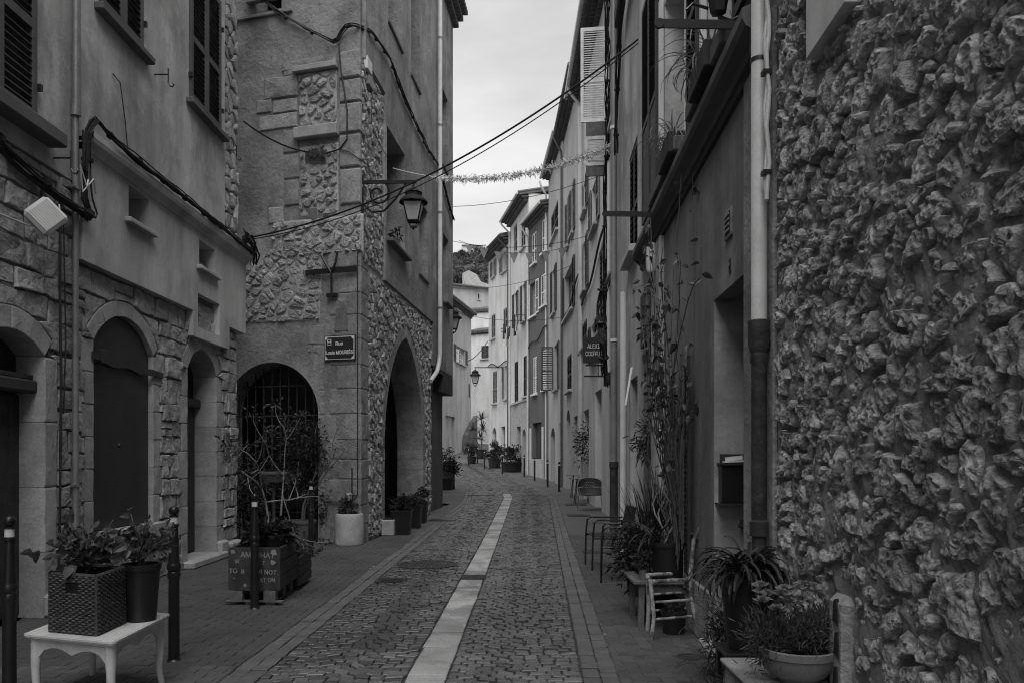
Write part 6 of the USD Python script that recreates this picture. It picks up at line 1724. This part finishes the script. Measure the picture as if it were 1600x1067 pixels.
# lanterns
def lantern(name, label, c, s, arm_from=None, scroll=True):
    t = thing(name, label, 'street lamp', c)
    c = np.array(c, float)
    def ring(z, rr_): return [c + np.array([math.cos(q) * rr_, math.sin(q) * rr_, z]) * [1, 1, 1] for q in (np.arange(4) + .5) * math.pi / 2]
    m = MB(); b_ring, t_ring = ring(.18 * s, .155 * s), ring(.56 * s, .275 * s)
    m.add(np.array(b_ring + t_ring), [[0, 1, 5, 4], [1, 2, 6, 5], [2, 3, 7, 6], [3, 0, 4, 7]]); gl = obj(t, 'glass', m, 'glass_lamp')
    m = MB()
    for k in range(4): m.beam(b_ring[k], t_ring[k], .02 * s, .02 * s); m.beam(b_ring[k], b_ring[(k + 1) % 4], .025 * s, .025 * s); m.beam(t_ring[k], t_ring[(k + 1) % 4], .03 * s, .035 * s)
    for k in range(4): m.beam(b_ring[k], ring(.06 * s, .07 * s)[k], .015 * s, .015 * s); m.beam(ring(.06 * s, .07 * s)[k], ring(.06 * s, .07 * s)[(k + 1) % 4], .015 * s, .015 * s)
    m.lathe([(0, 0), (.02 * s, .01 * s), (.03 * s, .04 * s), (.01 * s, .06 * s), (.05 * s, .08 * s)], c, 8); obj(t, 'frame', m, 'lamp_black')
    m = MB(); m.lathe([(.30 * s, .565 * s), (.29 * s, .60 * s), (.2 * s, .68 * s), (.17 * s, .7 * s), (.17 * s, .76 * s), (.19 * s, .77 * s), (.12 * s, .83 * s), (.04 * s, .87 * s), (.02 * s, .93 * s), (0, .95 * s)], c, 4 if False else 12); obj(t, 'cap', m, 'lamp_black')
    if arm_from is not None:
        a = np.array(arm_from, float); top = c + [0, 0, 1.0 * s]
        m = MB(); m.beam([a[0], a[1], top[2]], top + unit(top - np.array([a[0], a[1], top[2]])) * .05, .045, .05); m.tube([top, c + [0, 0, .9 * s]], .018, 6)
        m.beam([a[0], a[1], top[2] - .75 * s], [a[0], a[1], top[2] + .12], .03, .04)
        dv = top - np.array([a[0], a[1], top[2]]); 
        if scroll:
            cc = np.array([a[0], a[1], top[2]]) + dv * .3 - [0, 0, .24 * s]; ux = unit(dv)
            m.tube([cc + (ux * math.cos(q) + np.array([0, 0, 1]) * math.sin(q)) * (.06 + .028 * q) * s for q in np.linspace(0, 7.2, 28)], .018, 6)
            m.tube([np.array([a[0], a[1], top[2] - .45 * s]), np.array([a[0], a[1], top[2] - .62 * s]) + dv * .18, np.array([a[0], a[1], top[2] - .6 * s]) + dv * .42, np.array([a[0], a[1], top[2] - .35 * s]) + dv * .65, np.array([a[0], a[1], top[2] - .03]) + dv * .85], .018, 6)
        obj(t, 'arm', m, 'lamp_black')
lc = W(646, 360, 13.55); lantern('street_lantern', 'black four sided lantern on scrolled iron bracket at arcade house corner', lc, .82, FR.pt(FR.Y(13.57), 0, .02))
lc = W(709, 522, 23.2); lantern('street_lantern', 'black lantern showing past the far edge of the arcade house', lc, .8, (-2.1, 23.2, 0), False)
lc = W(742.5, 604, 47.5); lantern('street_lantern', 'small far lantern on thin arm before the end house', lc, 1.15, (-.6, 47.5, 0), False)

# far street plants, tubs, laundry, bunting
for (px, py, rad, h_, lab) in ((800, 737, .62, .55, 'wide dark planter tub with low greenery before laundry house'), (773, 731, .4, .6, 'dark planter tub with shrub before end house')):
    q = G(px, py); t = thing('planter_tub', lab, 'planter', q); pot(t, q, rad, h_, 'pot_black', .8, rim=.04); m = MB(); clump(m, q + [0, 0, h_ + .35], (rad * 1.2, rad, .55), 800, .16, .4); obj(t, 'foliage', m, 'leaf_dark')
q = G(787, 727); t = thing('doorway_bush', 'leafy bush between the two planter tubs', 'shrub', q); m = MB(); clump(m, q + [0, .3, .9], (.7, .4, .8), 1000, .16, .35); obj(t, 'foliage', m, 'leaf_mid'); m = MB(); stems(m, np.array([q, q + [0, .2, .5], q + [0, .3, 1.2]]), .03); obj(t, 'stem', m, 'bark')
q = G(752, 716); t = thing('spiky_palm', 'spiky yucca palm in a pot at the bend', 'palm', q); pot(t, q, .35, .6, 'pot_black'); m = MB()
stems(m, np.array([q + [0, 0, .5], q + [.05, 0, 1.5], q + [0, 0, 2.6]]), .06); stems(m, np.array([q + [0, 0, .5], q + [-.3, 0, 1.2], q + [-.5, 0, 1.9]]), .05); obj(t, 'trunk', m, 'bark')
m = MB()
for c_ in (q + [0, 0, 2.6], q + [-.5, 0, 1.9], q + [.1, 0, 1.9], q + [-.1, 0, 1.3]):
    for k in range(34): strap(m, c_, r.rand() * 6.28, r.uniform(.5, .9), .05, r.uniform(-.3, 1.5), r.uniform(.2, 1.0), 4)
obj(t, 'fronds', m, 'leaf_dark')
for (px, py, lab) in ((737, 724, 'round potted flowers on a chair frame at the bend'), (700, 748, 'bushy plants in pots against the wall past arcade'), (697, 765, 'dark pot plants at the arcade house end')):
    q = G(px, py); t = thing('pot_plant', lab, 'plant', q); pot(t, q, .3, .45, 'pot_black'); m = MB(); clump(m, q + [0, 0, .85], (.5, .4, .55), 700, .13, .4); obj(t, 'foliage', m, 'leaf_dark')
rl = np.random.RandomState(31)
for i in range(9):
    a = FH.at(826) + (FH.at(797) - FH.at(826)) * (.1 + .09 * i); c_ = FH.pt(a, 8.7 + .25 * math.sin(i), .55); hh = rl.uniform(.5, 1.3); ww = rl.uniform(.3, .55)
    us = np.linspace(-.5, .5, 7); vs = np.linspace(0, 1, 6)
    P = np.array([[FH.pt(a + u * ww * (1 - .25 * v), c_[2] - v * hh, .55 + .06 * math.sin(u * 9 + i) * v + .0) for u in us] for v in vs]); m = MB(); m.grid(P)
    obj(None, 'hung_garment', m, 'fabric_dark' if i % 3 else 'fabric_light', cat='laundry', smooth=True, group='laundry hanging under the laundry house window', label=('dark shirt', 'pale cloth', 'long dark trousers', 'small dark top', 'pale towel', 'dark jumper', 'short dark skirt', 'light shirt', 'dark cloth')[i] + ' drying on the laundry house line, number ' + ('one', 'two', 'three', 'four', 'five', 'six', 'seven', 'eight', 'nine')[i] + ' from the dark rendered house')
def catenary(p0, p1, sag, n=24):
    t_ = np.linspace(0, 1, n)[:, None]; return np.asarray(p0) * (1 - t_) + np.asarray(p1) * t_ - np.array([0, 0, 1]) * (4 * sag * t_ * (1 - t_))
m = MB(); m.tube([FH.pt(FH.at(826), 8.75, .55), FH.pt(FH.at(797), 8.75, .55)], .012, 5); m.beam(FH.pt(FH.at(825), 8.75, 0), FH.pt(FH.at(825), 8.75, .6), .03, .03); m.beam(FH.pt(FH.at(799), 8.75, 0), FH.pt(FH.at(799), 8.75, .6), .03, .03); obj(None, 'washing_line', m, 'black_metal', cat='washing line', label='washing line on brackets at the laundry house')
# bunting: cord with flags over the far street
cord = catenary((-2.0, 30, 9.6), (2.0, 27, 8.6), .35, 30)
t = thing('bunting', 'string of small triangular flags hung across the far street', 'bunting', cord[0]); m = MB(); m.tube(cord, .008, 5); obj(t, 'cord', m, 'cable_black')
for k in range(3, 28, 4):
    p = cord[k]; m = MB(); m.add(np.array([p + [-.16, 0, 0], p + [.16, 0, 0], p + [0, .02, -.38], p + [-.16, .01, 0], p + [.16, .01, 0], p + [0, .03, -.38]]), [[0, 1, 2], [3, 5, 4]]); obj(t, 'flag', m, 'shutter_mid')

# ------------------------------------------------------------ cables, garland, boxes
def cable(label, pts, r_=.012, name='cable', extra=None, mt='cable_black', ties=0):
    m = MB(); m.tube(np.asarray(pts), r_, 6)
    if extra is not None:
        for e in extra: m.tube(np.asarray(e), r_ * .6, 5)
    return obj(None, name, m, mt, cat='cable', label=label)
pL = np.array([-4.2, 12.7, Zat(372, 12.7)]); pR = FB.pt(FB.Y(10.5), Zat(62, 10.5), .03)
main = catenary(pL, pR, .42, 40)
cable('long black cable spanning the street from stone house to narrow house', main, .013, extra=[catenary(pL + [0, 0, -.03], pR + [0, 0, -.05], .47, 40)])
# bundle along the cornice
def bundle(label, pts, R, n, seed, name='cable_bundle', r_=.012):
    rr_ = np.random.RandomState(seed); pts = np.asarray(pts, float)
    L = np.r_[0, np.cumsum(np.linalg.norm(np.diff(pts, axis=0), axis=1))]; k = max(12, int(L[-1] / .12)); s_ = np.linspace(0, L[-1], k)
    base = np.stack([np.interp(s_, L, pts[:, j]) for j in range(3)], 1)
    t = thing(name, label, 'cables', pts[0])
    for i in range(n):
        off = (rr_.randn(3) * R * .5) + np.stack([np.convolve(rr_.randn(k + 4) * R * .6, np.ones(5) / 5, 'valid') for j in range(3)], 1)
        m = MB(); m.tube(base + off, r_ * rr_.uniform(.6, 1.2), 5); obj(t, 'cable', m, 'cable_black')
    for j in range(2, k - 1, 5):
        m = MB(); m.tube([base[j], base[j] + (base[j + 1] - base[j]) * .25], R * 1.15, 7); obj(t, 'tie', m, 'cable_black')
    return t
XW = -4.35
bundle('thick black cable bundle lying along the plaster cornice', [(XW + .16, 7.82, 4.3), (XW + .17, 7.84, 4.72), (XW + .18, 7.98, 4.86), (XW + .2, 8.4, 4.78), (XW + .2, 10, 4.77), (XW + .2, 11.6, 4.76), (XW + .22, 12.72, 4.72)], .035, 9, 1)
bundle('hanging black cable tangle beside the pipe, dropping to the antenna', [(XW + .16, 7.86, 4.7), (XW + .14, 7.9, 4.4), (XW + .14, 7.88, 4.1), (XW + .15, 7.98, 3.88), (XW + .15, 7.8, 3.92), (XW + .12, 7.5, 3.95), (XW + .08, 7.1, 4.02), (XW + .06, 6.6, 4.16), (XW + .06, 5.8, 4.4)], .05, 10, 2)
bundle('black cable coil where cornice meets the arcade house', [(XW + .2, 12.3, 4.9), (XW + .22, 12.6, 4.86), (XW + .2, 12.8, 4.72), (XW + .16, 12.86, 4.6)], .07, 10, 3)
cable('thin wire drooping on the plaster above the cornice', [(XW + .04, 8.6, 5.62), (XW + .06, 8.72, 5.58), (XW + .05, 8.86, 5.2), (XW + .06, 8.9, 4.86)], .006, 'wire')
cable('white wire loop tied into the tangle by the pipe', [(XW + .2, 7.8, 4.2), (XW + .24, 7.7, 4.1), (XW + .22, 7.62, 4.28), (XW + .2, 7.7, 4.05), (XW + .2, 7.9, 4.24), (XW + .18, 7.98, 4.12)], .007, 'white_wire', mt='cable_white')
cable('white wire curving out from under the antenna box', [(XW + .2, 7.3, 3.8), (XW + .22, 7.28, 3.6), (XW + .1, 7.0, 3.52), (XW + .05, 6.5, 3.52), (XW + .05, 5.9, 3.6)], .008, 'white_wire', mt='cable_white')
cable('dark wires running down stone wall beside the pipe', [(XW + .05, 7.58, 3.9), (XW + .06, 7.56, 2.9), (XW + .06, 7.58, 2.2), (XW + .05, 7.56, .4)], .012, 'wire', extra=[[(XW + .06, 7.62, 3.8), (XW + .07, 7.64, 2.6), (XW + .06, 7.62, 1.9)]])
# antenna box, tilted
t = thing('antenna_box', 'pale square antenna box tilted on the stone wall above arched door', 'antenna', (XW + .25, 7.2, 3.9))
c_ = W(72, 338, 7.05); ax = unit(np.array([.62, -.78, 0.05])); up_ = unit(np.array([.12, .14, 1.0])); 
rt = unit(np.cross(ax, up_)); up_ = np.cross(rt, ax)
ca, sa_ = math.cos(.60), math.sin(.60); rt, up_ = rt * ca + up_ * sa_, up_ * ca - rt * sa_
R_ = np.stack([rt, up_, ax], 1)
m = MB(); m.box(c_, (.265, .265, .075), R_, .03); obj(t, 'case', m, 'white_plastic'); m = MB(); m.box(c_ - ax * .05, (.25, .25, .05), R_, .02); obj(t, 'back_plate', m, 'pipe_zinc')
m = MB()
for k in range(11): m.box(c_ + ax * .0385 + up_ * (-.1 + k * .02), (.2, .005, .004), R_)
obj(t, 'ribs', m, 'white_plastic'); m = MB(); m.tube([c_ - ax * .06, c_ - ax * .2 - [0, 0, .02]], .018, 8); obj(t, 'mount', m, 'black_metal')
t = thing('wall_box', 'small pale junction box at end of plaster cornice', 'junction box', (XW, 12.5, 5.0)); m = MB(); m.box(W(364, 331, 12.45), (.12, .12, .24), bev=.015); obj(t, 'case', m, 'pipe_pale'); m = MB(); m.tube([W(364, 345, 12.45), W(371, 350, 12.5), W(372, 320, 12.5), W(366, 275, 12.5), W(362, 262, 12.5)], .008, 5); obj(t, 'wire', m, 'cable_white')
# cables on the arcade house
kk = lambda px, py, d=.06: FF.pt(*FF.at(px, py), d)
kr = lambda px, py, d=.1: FR.pt(*FR.at(px, py), d)
bundle('thick cable swag from above to the arcade corner and down its street wall', [kk(398, -8), kk(440, 25), kk(480, 50), kk(528, 72), kk(532, 60), kk(545, 45, .08), kk(558, 46, .1), kr(572, 52), kr(600, 92), kr(622, 150), kr(645, 200), kr(660, 232), kr(680, 262), kr(690, 300), kr(698, 330), kr(703, 345)], .03, 6, 5)
cable('thin cable across the arcade front to bare masonry and up the corner', [np.array([-4.25, 12.6, Zat(190, 12.6)]), *catenary(np.array([-4.25, 12.6, Zat(190, 12.6)]), kk(482, 240), .08, 8)[1:], kk(510, 243), kk(533, 236), kk(545, 220), kk(545, 175), kk(540, 140), kk(535, 110), kk(532, 72)], .013, extra=[[kk(533, 236), kk(549, 240), kk(563, 250), kr(570, 262)]])
bt = thing('cable_junction', 'dark cable junction knot over the bare masonry', 'junction', kk(495, 243)); m = MB()
for k in range(10): m.tube([kk(482 + 3 * k, 240 + 3 * math.sin(k * 2), .09), kk(486 + 3 * k, 250 - 3 * math.cos(k), .12), kk(490 + 2.2 * k, 240 + 4 * math.cos(k * 3), .09)], .014, 5)
obj(bt, 'knot', m, 'cable_black')
t = thing('wall_box', 'white switch box high on the arcade house corner', 'junction box', kr(570, 100)); m = MB(); FR.box(m, FR.at(568, 100)[0] - .05, FR.at(572, 100)[0] + .09, Zat(110, 13.7), Zat(90, 13.7), .01, .09, .01); obj(t, 'case', m, 'white_plastic'); m = MB(); FR.box(m, FR.at(570, 100)[0], FR.at(576, 100)[0] + .06, Zat(131, 13.75), Zat(115, 13.75), .01, .08, .01); obj(t, 'lower_case', m, 'pipe_zinc'); m = MB(); m.tube([kr(576, 131, .04), kr(577, 200, .04), kr(600, 250, .08), kr(608, 262, .08)], .006, 5); obj(t, 'wire', m, 'cable_black')
# lines over the far street
for i, (p0, p1, sg_) in enumerate((((-2.05, 24, 9.0), FD.pt(2, 8.9, .05), .2), ((-2.15, 25, 8.3), FD.pt(4, 7.9, .05), .3), ((-2.3, 27, 7.2), FE.pt(3, 8.4, .05), .3), ((-2.3, 28, 6.6), FE.pt(5, 6.9, .05), .25), ((-3.2, 58, 8.4), FI.pt(FI.L - .2, 8.8, .1), .2))):
    cable(('upper', 'second', 'third', 'lowest', 'farthest')[i] + ' thin overhead wire strung across the far street', catenary(p0, p1, sg_), .008 if i < 4 else .025, 'overhead_wire')
for i, (fr_, z0_, z1_, lab) in enumerate(((FG, 7.0, 7.6, 'dark cable run sloping across the dark rendered house'), (FE, 6.6, 7.4, 'dark cable run on front of shaded eave house'), (FD, 6.0, 7.0, 'dark cable swag on white pipe house'), (FI, 7.2, 6.9, 'dark cable line on front of the end house'))):
    cable(lab, [fr_.pt(a, z0_ + (z1_ - z0_) * s_ + .12 * math.sin(s_ * 9), .06) for a, s_ in zip(np.linspace(0.1, fr_.L - .1, 14), np.linspace(1, 0, 14))], .03)
bundle('vertical bundle of black cables on the narrow house by dark pipe', [FB.pt(FB.Y(13.3), 9.4, .2), FB.pt(FB.Y(13.8), 8.2, .14), FB.pt(FB.Y(14.1), 7.2, .12), FB.pt(FB.Y(14.6), 6.2, .12), FB.pt(FB.Y(14.8), 4.0, .1), FB.pt(FB.Y(14.6), 2.8, .1)], .05, 7, 8)
bundle('black cables rising beside slanting duct on the narrow house', [FB.pt(FB.Y(12.4), 6.2, .14), FB.pt(FB.Y(12.0), 7.0, .16), FB.pt(FB.Y(11.2), 7.6, .2), FB.pt(FB.Y(10.6), 8.3, .2)], .04, 6, 9)
bundle('drooping tangle of black wires at the shop fascia end', [FB.pt(FB.Y(13.6), 4.6, .2), FB.pt(FB.Y(13.8), 4.0, .3), FB.pt(FB.Y(13.5), 3.4, .25), FB.pt(FB.Y(13.9), 2.9, .2)], .08, 8, 10)
# tinsel garland
g0, g1 = FR.pt(FR.Y(15.4), 7.05, .1), FB.pt(FB.Y(13.1), 6.6, .15); cat_ = catenary(g0, g1, .36, 60)
t = thing('garland', 'glittering tinsel light garland slung across the street', 'garland', g0); m = MB(); m.tube(cat_, .008, 5); obj(t, 'cord', m, 'tinsel')
rg = np.random.RandomState(12); i = rg.randint(13, 60, 1500); p = cat_[i] + rg.randn(1500, 3) * [.03, .01, .02]; m = MB(); dd = rg.randn(1500, 3); leafs(m, p, dd, rg.uniform(.04, .11, 1500), .16, .1, rg); obj(t, 'tinsel', m, 'tinsel', kind='stuff')

# ------------------------------------------------------------ trees on the hill
rt_ = np.random.RandomState(44)
spots = [(703, 420, 150), (712, 402, 185), (722, 398, 200), (734, 402, 205), (716, 425, 140), (730, 415, 170), (745, 402, 200), (752, 396, 215), (760, 404, 195), (766, 398, 210), (752, 418, 160), (763, 422, 150), (741, 428, 130), (726, 436, 120), (708, 440, 115), (774, 412, 180), (696, 408, 180), (718, 436, 108), (762, 436, 118)]
words_ = ['dark rounded tree at the hill edge by the arcade eave', 'dark dense tree on upper hill slope', 'tree just below the white villa', 'tree beside the white villa wall', 'grey green tree low on the slope', 'tree between the two small hill houses', 'broad tree right of the white villa', 'tree on the ridge near the villa', 'ridge tree above end house roof', 'farthest ridge tree over the end house roof', 'pale olive tree above the ruined wall', 'tree behind the end house eave', 'bushy tree over ruined wall', 'slope tree above the terrace house', 'scrubby tree near terrace house roof', 'tree hidden partly by the end house roof', 'tree peeking out past the arcade wall', 'low dark tree above the tiled eave house', 'bush tree beside ruined wall top']
for (px, py, Y), lab in zip(spots, words_):
    p = W(px, py, Y); s_ = Y / 1244; R0 = 11 * s_ * rt_.uniform(.75, 1.3)
    gz = hillz(p[0], Y)
    t = thing('hill_tree', lab, 'tree', (p[0], Y, gz), group='trees on the hill')
    m = MB(); stems(m, np.array([[p[0], Y, gz - .5], [p[0] + .1, Y, (gz + p[2]) / 2], [p[0], Y, p[2]]]), .25, 6); obj(t, 'trunk', m, 'bark')
    m = MB(); clump(m, p, (R0, R0, R0 * .75), 1500, R0 * .22, .6, rt_, .2, 22); obj(t, 'crown', m, 'tree_leaf')

m = MB()
for k in range(420):
    x_, y_ = rt_.uniform(-34, 6), rt_.uniform(104, 225)
    z_ = hillz(x_, y_); R0 = rt_.uniform(.6, 1.7)
    clump(m, (x_, y_, z_ + R0 * .4), (R0, R0, R0 * .7), 60, R0 * .4, .6, rt_, .3, 5)
obj(None, 'hill_scrub', m, 'tree_leaf', kind='stuff', cat='scrub', label='low scrub covering the wooded hillside between the trees')
